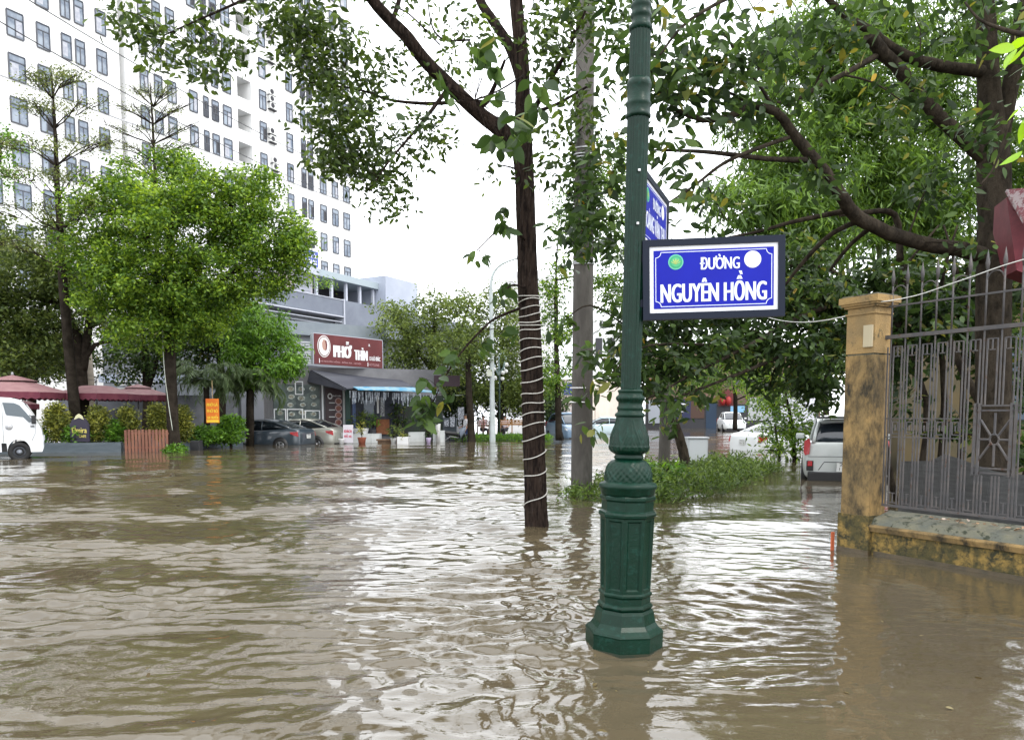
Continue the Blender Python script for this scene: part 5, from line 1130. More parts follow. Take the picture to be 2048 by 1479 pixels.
# ============================================================ PARASOLS
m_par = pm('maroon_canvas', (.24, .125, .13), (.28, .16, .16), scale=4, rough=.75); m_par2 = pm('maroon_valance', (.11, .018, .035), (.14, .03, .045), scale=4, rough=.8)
m_steel = pm('pole_steel', (.25, .25, .26), rough=.4, metal=.6)
def parasol(u, vt, hw, Y, label, vent=True, rot=0.2):
    top = P(u, vt, Y); r = hw*Y/F; root = empty('parasol', Vector((top.x, top.y, -.4)), label, 'parasol', 'maroon parasols of the café')
    H = .30*r; zr = top.z-H-.08
    b = MB(); n = 8
    def ringp(rr, z, sag=.0): return [Vector((top.x+rr*math.cos(2*math.pi*k/n+rot), top.y+rr*math.sin(2*math.pi*k/n+rot), z)) for k in range(n)]
    o = ringp(r, zr); i_ = ringp(r*.32, zr+H*.70); b.loft([o, ringp(r*.66, zr+H*.32), i_], smooth=False, caps=False)
    b.build('canopy', m_par, root, world=True)
    if vent:
        b = MB(); b.loft([ringp(r*.42, zr+H*.72), ringp(r*.2, zr+H*.93), ringp(.03, zr+H*1.08)], smooth=False, caps=False); b.build('vent_cap', m_par, root, world=True)
    b = MB()
    for k in range(n):
        A, B_ = o[k], o[(k+1) % n]
        for j in range(6):
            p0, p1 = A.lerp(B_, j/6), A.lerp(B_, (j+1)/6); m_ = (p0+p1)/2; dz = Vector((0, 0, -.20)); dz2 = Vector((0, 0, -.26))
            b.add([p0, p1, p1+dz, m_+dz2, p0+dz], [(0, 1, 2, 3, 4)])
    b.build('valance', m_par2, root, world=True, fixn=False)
    b = MB(); b.tube([(top.x, top.y, -.4), (top.x, top.y, zr+H)], .03, 8); b.lathe([(.02, zr+H), (.05, zr+H+.06), (.04, zr+H+.14), (.0, zr+H+.18)], 10, (top.x, top.y, 0)); b.build('pole', m_steel, root, world=True)
    b = MB()
    for k in range(n): b.tube([o[k]+Vector((0, 0, -.02)), Vector((top.x, top.y, zr+H*.6))], .012, 4)
    b.build('ribs', m_steel, root, world=True)
parasol(25, 748, 108, 27.5, 'leftmost maroon parasol with a vented top, behind the white truck')
parasol(192, 760, 78, 29, 'middle maroon parasol with a white finial, behind the forked trunk', vent=False, rot=.5)
parasol(275, 766, 68, 31.5, 'right maroon parasol behind the wooden picket gate')
parasol(45, 795, 30, 34, 'small far parasol seen under the leftmost parasol', vent=False)

# ============================================================ PLANTER, TOPIARY, GATE, SIGNS (left)
m_plan = pm('blue_grey_planter', (.055, .072, .085), (.08, .10, .115), scale=2, rough=.6, stretch=(1, 1, 6))
def strip(name, pts, h, th, mat, **k):
    b = MB()
    for i in range(len(pts)-1):
        A, B_ = pts[i], pts[i+1]; d = (B_-A); n = Vector((-d.y, d.x, 0)).normalized()*th; n = n if n.y > 0 else -n
        b.obox(Vector((A.x, A.y, -.4)), d, n, Vector((0, 0, h+.4)))
    return b.build(name, mat, **k)
strip('planter_wall', [W(-60, 908), W(242, 903.5)], .34, .5, m_plan, label='long blue grey planter wall behind the truck, left of the wooden gate', cat='planter')
strip('planter_wall', [W(345, 900), W(486, 891)], .30, .5, m_plan, label='blue grey planter wall between the wooden gate and the dark car', cat='planter')
def hedge(name, label, u, v, ru, rv, Y, leaf, L=.11, m=34, r=.17, dens=4.5, cat='shrub', group=None, tb=.5):
    far_tree(name, label, [[(u, v+rv+10, Y, 3), (u, v, Y, 2), (u, v-rv*.5, Y, 1)]], [(u, v+rv*.25, ru, rv*.75, Y, ru*Y/F), (u, v-rv*.35, ru*.8, rv*.6, Y, ru*Y/F*.8)], leaf, r=r, dens=dens, m=m, L=L, limb_r=.01, twig=.004, twf=.15, shell=.75, cat=cat, group=group, tb=tb, up=.5, droop=.1)
g = 'clipped shrubs along the planter'
hedge('clipped_shrub', 'clipped yellow green shrub just right of the white truck', 113, 842, 18, 38, 26.6, lf_hedge, group=g)
hedge('clipped_shrub', 'clipped yellow green shrub just right of the café sign', 195, 846, 17, 35, 27, lf_hedge, group=g)
hedge('clipped_shrub', 'clipped yellow green shrub at the left end of the wooden gate', 256, 843, 15, 33, 27.6, lf_hedge, group=g)
hedge('clipped_shrub', 'clipped yellow green shrub behind the wooden gate', 316, 838, 15, 35, 28, lf_hedge, group=g)
hedge('clipped_shrub', 'clipped yellow green shrub right of the round tree trunk', 366, 845, 13, 35, 28.6, lf_hedge, group=g)
for (u, v, ru, rv, Y, lab) in [(155, 868, 22, 18, 26.6, 'low green plants under the café sign'), (228, 862, 16, 22, 27.2, 'low green plants between two clipped shrubs left of the gate'), (415, 868, 36, 16, 29.5, 'low leafy hedge under the orange banner'), (462, 858, 26, 28, 30, 'leafy hedge against the dark parked car'), (352, 900, 17, 8, 26.6, 'tuft of weeds at the foot of the round tree'), (78, 872, 14, 20, 26.5, 'low green plants half hidden behind the white truck')]:
    hedge('low_plants', lab, u, v, ru, rv, Y, lf_man, L=.13, m=20, cat='plant', tb=.5, r=.18)
# wooden picket gate
m_wood = pm('red_brown_wood', (.14, .055, .035), (.20, .085, .05), scale=6, rough=.65, stretch=(1, 1, .3))
A, B_ = W(249, 903.5), W(338, 903); gt = empty('picket_gate', (A+B_)/2, 'reddish brown wooden picket gate in the planter line', 'gate'); d = (B_-A)
for i in range(13):
    b = MB(); b.obox(A+d*(i/13+.01)+Vector((0, 0, -.35)), d*(.055), Vector((0, .025, 0)), Vector((0, 0, 1.13+.02*(i % 2)))); b.build('picket', m_wood, gt, world=True)
for z in (.12, .62):
    b = MB(); b.obox(A+Vector((0, .027, z)), d, Vector((0, .03, 0)), Vector((0, 0, .07))); b.build('rail', m_wood, gt, world=True)
# café sign
c = P(159, 861, 26.3); cs = empty('cafe_sign', c-Vector((0, 0, .4)), 'dark rounded café sign with yellow script between two clipped shrubs', 'sign')
k_ = 26.3/F; b = MB(); pl = [c+Vector((x*k_, 0, z*k_)) for x, z in [(-19, -22), (19, -22), (19, 12), (14, 22), (8, 27), (0, 30), (-8, 27), (-14, 22), (-19, 12)]]; b.prism(pl, (0, .06, 0)); b.build('board', pm('sign_purple_black', (.018, .014, .03), rough=.5), cs, world=True)
b = MB(); pl = [c+Vector((x*k_, -.01, z*k_)) for x, z in [(-10, 22), (-6, 30), (0, 34), (6, 30), (10, 22), (0, 26)]]; b.prism(pl, (0, .03, 0)); b.build('crest', pm('sign_cream', (.5, .48, .3), rough=.5), cs, world=True)
b = MB(); put_text(b, 'Elmira', c+Vector((0, -.008, .02)), (1, 0, 0), (0, 0, 1), .52, .19, 0, .02); put_text(b, 'CAFE', c+Vector((.1, -.008, -.19)), (1, 0, 0), (0, 0, 1), .26, .09, 0, .03); b.build('lettering', pm('sign_yellow', (.60, .52, .12), rough=.5), cs, world=True, fixn=False)
b = MB()
for sx in (-.25, .25): b.obox(c+Vector((sx-.02, .01, -1.0)), (.04, 0, 0), (0, .04, 0), (0, 0, .62))
b.build('legs', m_dark, cs, world=True)
# orange banner
c = P(425, 821, 28.6); bn_ = empty('orange_banner', c-Vector((0, 0, .5)), 'orange and yellow noodle banner hanging before the palms', 'banner')
k_ = 28.6/F; b = MB(); b.obox(c+Vector((-13*k_, 0, -24*k_)), (26*k_, 0, 0), (0, .015, 0), (0, 0, 48*k_)); b.build('cloth', pm('banner_orange', (.62, .13, .012), (.70, .20, .015), scale=3, rough=.7), bn_, world=True)
b = MB()
for i, s_ in enumerate(['PHỞ GÀ', 'PHỞ BÒ', 'GIA TRUYỀN']): put_text(b, s_, c+Vector((0, -.006, (13-12.5*i)*k_)), (1, 0, 0), (0, 0, 1), 22*k_, 8*k_, 0, .05)
b.build('lettering', pm('banner_yellow', (.75, .50, .03), rough=.6), bn_, world=True, fixn=False)
b = MB(); b.box(c+Vector((0, -.007, -20.5*k_)), (24*k_, .003, 5*k_)); b.build('yellow_band', _mats['banner_yellow'], bn_, world=True)
b = MB(); b.tube([c+Vector((0, .03, -.4)), c+Vector((0, .03, 1.15))], .014, 6); b.build('pole', pm('bamboo_pole', (.35, .25, .12), rough=.6), bn_, world=True)
b = MB(); cpos = W(391, 901); b.box(cpos+Vector((0, .1, .1)), (.34, .34, .55), bev=.02); b.build('black_bin', pm('black_plastic', (.012, .012, .014), rough=.5), label='small black bin against the planter below the orange banner', cat='bin')
# rope light along the round tree trunk
b = MB(); pts = [P(322, 540, 26.6), P(324, 640, 26.6), P(328, 730, 26.6), P(336, 800, 26.6), P(345, 860, 26.6)]; o_, r_ = curve([(p, .012) for p in pts], 6); b.tube(o_, r_, 5); b.build('rope_light', pm('rope_light_grey', (.4, .42, .36), rough=.5), label='thin rope light hanging down beside the round tree trunk', cat='rope light')
# café pavilion and grey building glimpsed behind parasols
cb = empty('cafe_building', P(260, 800, 44), 'grey walled café building glimpsed behind the parasols', 'building')
b = MB(); A = P(120, 880, 44); b.obox(Vector((A.x, 44, -.4)), (9.5, 2, 0), (-1, 6, 0), (0, 0, 2.9)); b.build('wall', pm('cafe_wall', (.07, .075, .085), (.10, .105, .12), scale=1, rough=.7), cb, world=True)
b = MB(); A = P(200, 745, 43.6); b.obox(Vector((A.x, 43.4, A.z-.55)), (5.5, 1.2, 0), (-.4, 2, 0), (0, 0, .45)); b.build('sign_band', pm('cafe_band', (.30, .34, .42), rough=.6), cb, world=True)
b = MB(); b.obox(Vector((P(215, 800, 43.9).x, 43.9, .6)), (1.2, .25, 0), (0, .05, 0), (0, 0, 1.0)); b.build('window', m_dark, cb, world=True)
for i in range(6):
    b = MB(); A = P(232, 742+i*7, 43); b.obox(A, (1.9, .3, 0), (0, .3, 0), (0, 0, .05)); b.build('slat', pm('cafe_slat', (.5, .5, .48), rough=.6), cb, world=True)

# ============================================================ OVERHEAD CABLES
m_cable = pm('overhead_cable', (.03, .03, .035), rough=.6)
for (p0, p1, lab) in [((-40, 20, 20), (780, 420, 60), 'upper overhead cable crossing in front of the white tower'), ((-40, -60, 20), (800, 380, 62), 'highest overhead cable crossing the top left of the white tower')]:
    A, B_ = P(*p0), P(*p1); pts = [A.lerp(B_, t_)+Vector((0, 0, -3.2*t_*(1-t_))) for t_ in [i/24 for i in range(25)]]
    b = MB(); b.tube(pts, .016, 5); b.build('overhead_cable', m_cable, label=lab, cat='cable')
# ============================================================ NOODLE SHOP
m_sh = pm('shop_wall', (.17, .17, .18), (.13, .13, .14), scale=1.2, rough=.8)
S0 = Vector((-11.6, 35.4, 0)); S1 = Vector((-3.55, 38.6, 0)); sdv = (S1-S0).normalized(); snv = Vector((sdv.y, -sdv.x, 0))
def sp(u, v, o=0.0):      # point on the shop front plane seen at pixel u, v, pushed out by o
    d = ray(u, v); A = S0+snv*o; k = (A.dot(snv)-0)/(d.dot(snv)); return Vector((0, 0, CAMH))+d*k
shop = empty('noodle_shop', S0.lerp(S1, .5), 'noodle shop with a sloping dark awning below a maroon roof sign', 'building')
b = MB(); A = sp(548, 885); B_ = sp(884, 885); A.z = B_.z = -.4
b.obox(A-snv*.05, B_-A, -snv*7, (0, 0, 4.0)); b.build('wall', m_sh, shop, world=True)
# upper storey behind the sign, grey fascia band
U0 = P(566, 700, 40); U1 = P(775, 700, 43.5); ud = Vector((U1.x-U0.x, U1.y-U0.y, 0)); z0 = P(575, 668, 40).z; z1 = P(575, 641, 40).z
b = MB(); b.obox(Vector((U0.x, U0.y, 3.3)), ud, (-1, 5, 0), (0, 0, z0-3.3)); b.build('upper_wall', pm('shop_upper', (.27, .28, .31), (.22, .24, .27), scale=1.5, rough=.7), shop, world=True)
b = MB(); b.obox(Vector((U0.x-.05, U0.y-.45, z0)), ud*1.01, (-1, 5.3, 0), (0, 0, z1-z0)); b.build('fascia', pm('fascia_grey', (.18, .21, .24), (.21, .24, .265), scale=1.5, rough=.6), shop, world=True)
b = MB()
for i in range(9): A = P(592, 684+i*5.2, 36.8); b.obox(A, (1.2, .55, 0), (0, .06, 0), (0, 0, .05))
b.build('louvre', pm('louvre_pale', (.5, .52, .54), rough=.5), shop, world=True)
# awning
m_aw = pm('awning_slate', (.032, .034, .048), (.045, .047, .062), scale=1.5, rough=.65, stretch=(1, 1, 4))
a0, a1, a2, a3 = P(602, 729, 36.8), P(766, 741, 39.4), P(826, 772, 36.9), P(693, 776, 34.2); al = P(603, 760, 36.5)
b = MB(); b.prism([a0, a1, a2, a3], (0, 0, -.05)); b.prism([a0+Vector((-.02, -.02, -.06)), a3+Vector((-.02, -.02, -.06)), a3+Vector((-.02, 0, -.12)), al], (-.02, 0, 0)); b.build('awning', m_aw, shop, world=True)
c0, c1, c2, c3 = P(706, 772.5, 34.4), P(826, 774, 36.6), P(878, 784, 36.8), P(716, 778, 33.9)
b = MB(); b.prism([c0, c1, c2, P(800, 780, 35.3), c3], (0, 0, -.04)); b.build('blue_awning', pm('awning_cyan', (.02, .20, .36), (.22, .32, .36), scale=2.5, rough=.5), shop, world=True)
b = MB()
for i in range(110):
    t_ = random.random(); A = P(697, 781, 33.8).lerp(P(872, 788, 36.6), t_); b.obox(A+Vector((0, random.uniform(0, .3), 0)), (.018, 0, 0), (0, .018, 0), (0, 0, -random.uniform(.12, .62)))
b.build('hanging_lights', pm('icicle_lights', (.45, .5, .55), (.08, .09, .12), scale=9, rough=.4), shop, world=True, kind='stuff')
# front panels
m_men = pm('menu_photo_wall', (.03, .045, .045), (.10, .13, .12), scale=2.2, rough=.4)
m_bowl = pm('menu_bowls', (.42, .46, .43), (.16, .19, .17), scale=9, rough=.5, lo=.45, hi=.55)
def panel(u0, v0, u1, v1, o, mat, name, th=.04, **k):
    A, B_, C_ = sp(u0, v1, o), sp(u1, v1, o), sp(u0, v0, o); b = MB(); b.obox(A, Vector((B_.x-A.x, B_.y-A.y, 0)), -snv*th, (0, 0, C_.z-A.z)); return b.build(name, mat, shop, world=True, **k)
panel(549, 768, 641, 885, .02, m_men, 'menu_wall')
b = MB()
for i in range(4):
    for j in range(6):
        u, v = 560+i*22+random.uniform(-2, 2), 778+j*16+random.uniform(-2, 2)
        if (i < 1 and j < 3) : continue
        c = sp(u, v, .035); r = .17*random.uniform(.8, 1.15); pl = [c+sdv*(r*math.cos(k*math.pi/8))+Vector((0, 0, r*.72*math.sin(k*math.pi/8))) for k in range(16)]; b.prism(pl, snv*.012)
        pl = [c+snv*.014+sdv*(r*.66*math.cos(k*math.pi/7))+Vector((0, 0, r*.45*math.sin(k*math.pi/7))) for k in range(14)]; b.prism(pl, snv*.006, 1)
b.build('bowl_pictures', [m_bowl, pm('bowl_soup', (.12, .10, .06), (.3, .3, .25), scale=12, rough=.5)], shop, world=True)
b = MB()
for (u0, v0, u1, v1) in [(590, 762, 606, 789), (548, 817, 572, 845), (574, 817, 606, 845), (610, 820, 640, 848)]:
    A, B_ = sp(u0, v1, .05), sp(u1, v0, .05); w_ = Vector((B_.x-A.x, B_.y-A.y, 0)); h_ = B_.z-A.z; t_ = .05; wn_ = w_.normalized()
    b.obox(A, w_, snv*.02, (0, 0, t_)); b.obox(A+Vector((0, 0, h_-t_)), w_, snv*.02, (0, 0, t_)); b.obox(A+Vector((0, 0, t_)), wn_*t_, snv*.02, (0, 0, h_-2*t_)); b.obox(A+w_-wn_*t_+Vector((0, 0, t_)), wn_*t_, snv*.02, (0, 0, h_-2*t_))
b.build('picture_frames', pm('white_trim', (.62, .64, .66), rough=.5), shop, world=True)
panel(645, 762, 648.5, 885, .09, _mats['white_trim'], 'corner_post')
panel(652, 775, 686, 872, .03, pm('menu_board_dark', (.03, .012, .016), rough=.4), 'menu_board')
b = MB(); c = sp(660, 792, .05)
for r, mi in ((.12, 0), (.07, 1)):
    pl = [c+snv*(.01 if mi else 0)+sdv*(r*math.cos(k*math.pi/8))+Vector((0, 0, r*1.2*math.sin(k*math.pi/8))) for k in range(16)]; b.prism(pl, snv*.008, mi)
for i in range(5):
    c = sp(677, 802+i*14, .05); 
    for r, mi in ((.17, 2), (.12, 3)):
        pl = [c+snv*(.01 if mi == 3 else 0)+sdv*(r*math.cos(k*math.pi/8))+Vector((0, 0, r*math.sin(k*math.pi/8))) for k in range(16)]; b.prism(pl, snv*.008, mi)
put_text(b, 'PHỞ THÌN', sp(674, 791, .05), sdv, (0, 0, 1), .38, .09, 0, .02)
for i in range(5): b.obox(sp(658, 806+i*14, .05), sdv*.28, snv*.01, (0, 0, .04), 0)
b.build('menu_pictures', [pm('menu_white', (.6, .6, .6), rough=.5), _mats['menu_board_dark'], pm('bowl_rim', (.35, .25, .25), rough=.5), pm('bowl_red', (.16, .03, .03), (.25, .12, .06), scale=10, rough=.5)], shop, world=True)
panel(687, 775, 691, 878, .06, pm('grey_post', (.35, .37, .37), rough=.6), 'door_frame')
panel(692, 778, 702, 868, .04, pm('teal_door', (.02, .06, .05), rough=.4), 'side_door')
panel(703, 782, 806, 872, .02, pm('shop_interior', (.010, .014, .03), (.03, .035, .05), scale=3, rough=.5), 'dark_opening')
panel(706, 790, 712, 868, .05, pm('blue_post', (.08, .12, .25), rough=.5), 'blue_post')
panel(728, 800, 748, 832, .05, pm('glass_pane_shop', (.14, .17, .22), rough=.2), 'window')
panel(754, 790, 758, 826, .05, _mats['menu_white'], 'poster'); panel(761, 794, 769, 832, .05, pm('grey_poster', (.35, .36, .38), (.1, .1, .12), scale=14, rough=.5), 'poster')
panel(753, 838, 779, 868, .10, pm('brick_orange_panel', (.26, .10, .045), (.18, .07, .03), scale=6, rough=.8), 'counter')
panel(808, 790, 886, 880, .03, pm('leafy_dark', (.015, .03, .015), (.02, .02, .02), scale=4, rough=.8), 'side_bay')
# maroon roof sign
K0, K1 = P(628.6, 727, 34.6), P(765, 736, 38.0); kd = Vector((K1.x-K0.x, K1.y-K0.y, 0)); kh = P(628.6, 666, 34.6).z-K0.z; kn = Vector((kd.y, -kd.x, 0)).normalized(); kL = kd.length; ku = kd.normalized()
rs = empty('roof_sign', K0+kd*.5, 'large maroon shop sign with white letters and an oval portrait logo above the awning', 'sign')
b = MB(); b.obox(Vector((K0.x, K0.y, K0.z)), kd, -kn*.18, (0, 0, kh)); b.build('board', pm('sign_maroon', (.095, .014, .016), (.12, .02, .022), scale=1.5, rough=.5), rs, world=True)
def kp(x, z, o=.004): return Vector((K0.x, K0.y, K0.z))+kd*x+kn*o+Vector((0, 0, kh*z))
b = MB()
for i in range(2):
    b.obox(kp(-.004, 0, .0), -ku*.03, -kn*.19, (0, 0, kh)) if i == 0 else b.obox(kp(1.004, 0, 0), ku*.03, -kn*.19, (0, 0, kh))
b.obox(kp(-.004, 1.0, 0)+Vector((0, 0, .003)), kd*1.008, -kn*.19, (0, 0, .03)); b.build('edge_trim', m_edge, rs, world=True)
b = MB(); c = kp(.135, .60)
for j, (rx, rz, mi) in enumerate([(.38, .50, 0), (.345, .46, 1), (.31, .42, 0)]):
    b.prism([c+kn*(.006*j)+ku*(rx*math.cos(k*math.pi/14))+Vector((0, 0, rz*math.sin(k*math.pi/14))) for k in range(28)], kn*.005, mi)
c2 = c+kn*.02
b.prism([c2+ku*(x*.31)+Vector((0, 0, z*.42)) for x, z in [(-.42, .35), (-.2, .72), (.2, .72), (.42, .38), (.4, -.05), (.22, -.38), (-.1, -.45), (-.35, -.15)]], kn*.004, 2)
b.prism([c2+kn*.006+ku*(x*.31)+Vector((0, 0, z*.42)) for x, z in [(.1, .7), (.42, .6), (.55, .2), (.45, -.3), (.15, -.55), (.25, -.2), (.28, .2)]], kn*.004, 1)
b.build('portrait_logo', [pm('logo_white', (.75, .73, .72), rough=.5), _mats['sign_maroon'], pm('logo_face', (.42, .25, .2), rough=.6)], rs, world=True)
b = MB(); put_text(b, 'PHỞ', kp(.395, .55, .01), ku, (0, 0, 1), kL*.27, kh*.56, 0, .07, .002)
put_text(b, 'THÌN', kp(.665, .45, .01), ku, (0, 0, 1), kL*.205, kh*.44, 0, .06, .002)
put_text(b, '13 LÒ ĐÚC', kp(.88, .335, .01), ku, (0, 0, 1), kL*.17, kh*.17, 0, .04, .002)
put_text(b, 'R', kp(.795, .78, .01), ku, (0, 0, 1), kL*.025, kh*.08, 0, .03, .002)
put_text(b, '140 NGUYÊN HỒNG - ĐỐNG ĐA - HÀ NỘI', kp(.37, .11, .01), ku, (0, 0, 1), kL*.58, kh*.09, 1, .02, .002); put_text(b, 'HOTLINE', kp(.86, .10, .01), ku, (0, 0, 1), kL*.17, kh*.08, 1, .02, .002)
b.obox(kp(.065, .04, .004), ku*.03, kn*.006, (0, 0, kh*.15), 0); b.obox(kp(.765, .03, .004), ku*.03, kn*.006, (0, 0, kh*.14), 0)
b.build('lettering', [pm('letter_white', (.78, .78, .8), rough=.5), pm('letter_pink', (.42, .24, .25), rough=.5)], rs, world=True, fixn=False)
# low white wall / steps, pots and plants in front of the shop
m_ww = pm('white_low_wall', (.50, .52, .52), (.40, .42, .42), scale=2, rough=.7)
for (u0, u1, v0, v1, Y, lab) in [(664, 741, 867, 884, 35.3, 'low white wall left of the shop entrance'), (741, 757, 867, 884, 35.6, 'white planter block beside the shop entrance'), (866, 887, 861, 882, 36.5, 'white square pedestal at the right end of the shop'), (817, 846, 864, 880, 37.0, 'white low counter with a brown end right of the shop entrance')]:
    A, B_ = P(u0, v1, Y), P(u1, v0, Y); b = MB(); b.obox(Vector((A.x, Y, -.4)), (B_.x-A.x, .25, 0), (0, .6, 0), (0, 0, B_.z+.4)); b.build('low_wall', m_ww, label=lab, cat='low wall')
c = P(696, 868, 34.6); st = empty('parking_sign', c-Vector((0, 0, .7)), 'small white notice board with red letters standing before the shop', 'sign'); b = MB(); k_ = 34.6/F
b.obox(c+Vector((-10*k_, 0, -17*k_)), (20*k_, 0, 0), (-.0, .04, 0), (.5*k_, 0, 36*k_)); b.build('board', pm('notice_white', (.60, .57, .62), rough=.5), st, world=True)
b = MB(); put_text(b, 'KHÁCH', c+Vector((0, -.01, 7*k_)), (1, 0, 0), (0, 0, 1), 15*k_, 7*k_, 0, .04); put_text(b, 'ĐỖ XE', c+Vector((0, -.01, -3*k_)), (1, 0, 0), (0, 0, 1), 15*k_, 7*k_, 0, .04); b.build('lettering', pm('notice_red', (.5, .03, .07), rough=.5), st, world=True, fixn=False)
b = MB(); [b.obox(c+Vector((sx*9*k_-.02, .045, -1.0)), (.035, 0, 0), (0, .035, 0), (0, 0, .8)) for sx in (-1, 1)]; b.build('legs', m_steel, st, world=True)
def pot(u, vb, w_, h_, Y, mat, plab, leaf=None, ph=0, pr=0, plantlab=None, rect=False, L=.14, tb=.5, kind='leaf', ratio=.4):
    k_ = Y/F; base = P(u, vb, Y); base.z = -.1
    top = P(u, vb-h_, Y).z
    t_ = tree('potted_plant' if leaf else 'pot', plab, base, 'potted plant' if leaf else 'pot')
    b = MB()
    if rect: b.box(Vector((base.x, base.y, (top-.1)/2)), (w_*k_, .35, top+.1), bev=.015)
    else:
        r = w_*k_/2; b.lathe([(r*.68, -.1), (r*.92, top*.7), (r*1.05, top-.03), (r*1.05, top), (r*.9, top), (r*.88, top-.03)], 20, (base.x, base.y, 0), capt=True)
    b.build('pot', mat, t_.root, world=True)
    if leaf:
        t_.limb([(Vector((base.x, base.y, top-.02)), .02), (Vector((base.x, base.y, top+ph*k_*.6)), .012)], 5, 2)
        cz = P(u, vb-h_-ph*.6, Y).z; n_ = max(8, int(pr*ph*.04))
        for _ in range(n_):
            q = Vector(rng.normal(size=3)).normalized()*random.random()**.4; c = Vector((base.x+q.x*pr*k_, base.y+q.y*pr*k_, cz+q.z*ph*k_*.5)); t_.f.clump(tuple(c), .13, .1, 9, L, droop=.4, up=.5, tb=tb, tv=.25, out=tuple(q))
            t_.mb.tube([Vector((base.x, base.y, top+.05)), c], [.008, .003], 4, caps=False)
        finish(t_, m_bark3, leaf, ratio, kind)
m_terra = pm('terracotta', (.20, .055, .03), (.26, .08, .045), scale=8, rough=.8); m_wp = pm('white_pot', (.58, .58, .58), rough=.4)
pot(724, 886, 17, 12, 34.2, m_terra, 'thin sapling with pale leaves in a terracotta pot by the shop entrance', lf_hedge, 26, 9, L=.12, tb=.8)
pot(722, 868, 30, 12, 35.9, m_wp, 'big spiky plant in a white tub on the low wall', lf_hz, 30, 22, L=.22, ratio=.2, tb=.5)
pot(746, 866, 12, 8, 36, m_dark, 'round green shrub in a dark pot on the white block', lf_man, 28, 14)
pot(787, 884, 12, 8, 34.8, m_wp, 'fern like plant in a small white pot right of the brown steps', lf_hz, 26, 15, L=.2, ratio=.22)
pot(806, 885, 22, 12, 34.6, m_wp, 'rectangular white trough of low plants in the water', lf_hedge, 5, 8, rect=True)
pot(857, 884, 10, 9, 35.2, pm('lilac_pot', (.42, .34, .5), rough=.4), 'small lilac pot holding a tall bush at the right end of the shop', lf_dk, 40, 18, L=.16)
pot(798, 868, 10, 6, 37.4, m_dark, 'tall narrow bush filling the bay right of the shop entrance', lf_dk, 56, 16, L=.16)
pot(876, 861, 10, 14, 36.4, m_wp, 'white bucket standing on the white pedestal')
pot(683, 885, 12, 8, 34.4, m_wp, 'small white tub beside the notice board')
b = MB(); A = P(753, 878, 35); b.obox(Vector((A.x, 34.9, .12)), (1.25, .2, 0), (0, .5, 0), (0, 0, .07)); b.obox(Vector((A.x+.05, 34.98, -.4)), (1.1, .2, 0), (0, .4, 0), (0, 0, .515)); b.build('step', pm('brown_steps', (.12, .07, .04), (.18, .12, .08), scale=3, rough=.8), label='brown wooden step in the water before the orange counter', cat='step')
# dark stall with posters at the right of the shop
sl = empty('dark_stall', P(905, 885, 38.5), 'dark stall with stuck up notices beside the shop', 'stall')
A, B_ = P(886, 884, 38.5), P(912, 835, 38.5); b = MB(); b.obox(Vector((A.x, 38.5, -.4)), (B_.x-A.x, .2, 0), (0, .5, 0), (0, 0, B_.z+.4)); b.build('cabinet', pm('stall_slate', (.035, .045, .055), (.05, .06, .07), scale=2, rough=.6), sl, world=True)
b = MB()
for (u, v, w_, h_) in [(893, 846, 9, 13), (905, 843, 9, 20), (922, 826, 12, 24)]:
    A = P(u-w_/2, v+h_/2, 38.42); b.obox(A, (w_*38.4/F, 0, 0), (0, .02, 0), (0, 0, h_*38.4/F))
b.build('notices', pm('stall_notices', (.36, .38, .42), (.12, .13, .15), scale=12, rough=.6, lo=.46, hi=.54), sl, world=True)
b = MB(); A = P(868, 772, 38.3); b.obox(A, (1.3, .2, 0), (0, .1, 0), (0, 0, .55)); b.build('hanging_sign', pm('hang_dark', (.03, .012, .02), rough=.5), sl, world=True)

# ============================================================ TREES RIGHT OF THE SHOP
Y = 43
far_tree('street_side_tree', 'wide hazy yellow green tree directly right of the noodle shop sign', [[(860, 905, Y, 8), (862, 800, Y, 7), (866, 720, Y, 6), (870, 640, Y, 4)], [(864, 740, Y, 5), (820, 680, Y, 3.5), (790, 640, Y, 2)], [(866, 720, Y, 4), (920, 660, Y, 3), (940, 600, Y, 1.5)]],
    [(800, 660, 50, 55, Y, 2.6), (850, 640, 60, 50, Y, 2.6), (800, 720, 45, 35, Y, 2), (860, 700, 70, 50, Y, 2.6), (900, 620, 50, 35, Y, 2), (780, 620, 35, 22, Y, 1.5, .7), (870, 590, 45, 14, Y, 1.5, .45), (930, 600, 40, 25, Y, 1.5, .6), (910, 700, 60, 55, Y, 2.4), (880, 760, 60, 28, Y, 2)], lf_hz, r=.5, dens=1.6, m=50, L=.19, tb=.55, tv=.22)
far_tree('street_side_tree', 'olive green tree between the curved lamp pole and the rope lit trunk', [[(1000, 900, Y+2, 7), (1002, 800, Y+2, 6), (1005, 700, Y+2, 4)], [(1002, 760, Y+2, 4), (960, 700, Y+2, 2)]],
    [(960, 640, 50, 50, Y+2, 2.4), (1010, 650, 55, 60, Y+2, 2.4), (1000, 590, 40, 25, Y+2, 1.8, .6), (980, 720, 70, 50, Y+2, 2.4), (1040, 720, 55, 60, Y+2, 2.4), (990, 780, 90, 35, Y+2, 2.4), (1060, 790, 60, 40, Y+2, 2.2)], lf_hz, r=.5, dens=1.5, m=50, L=.19, tb=.48, tv=.22)
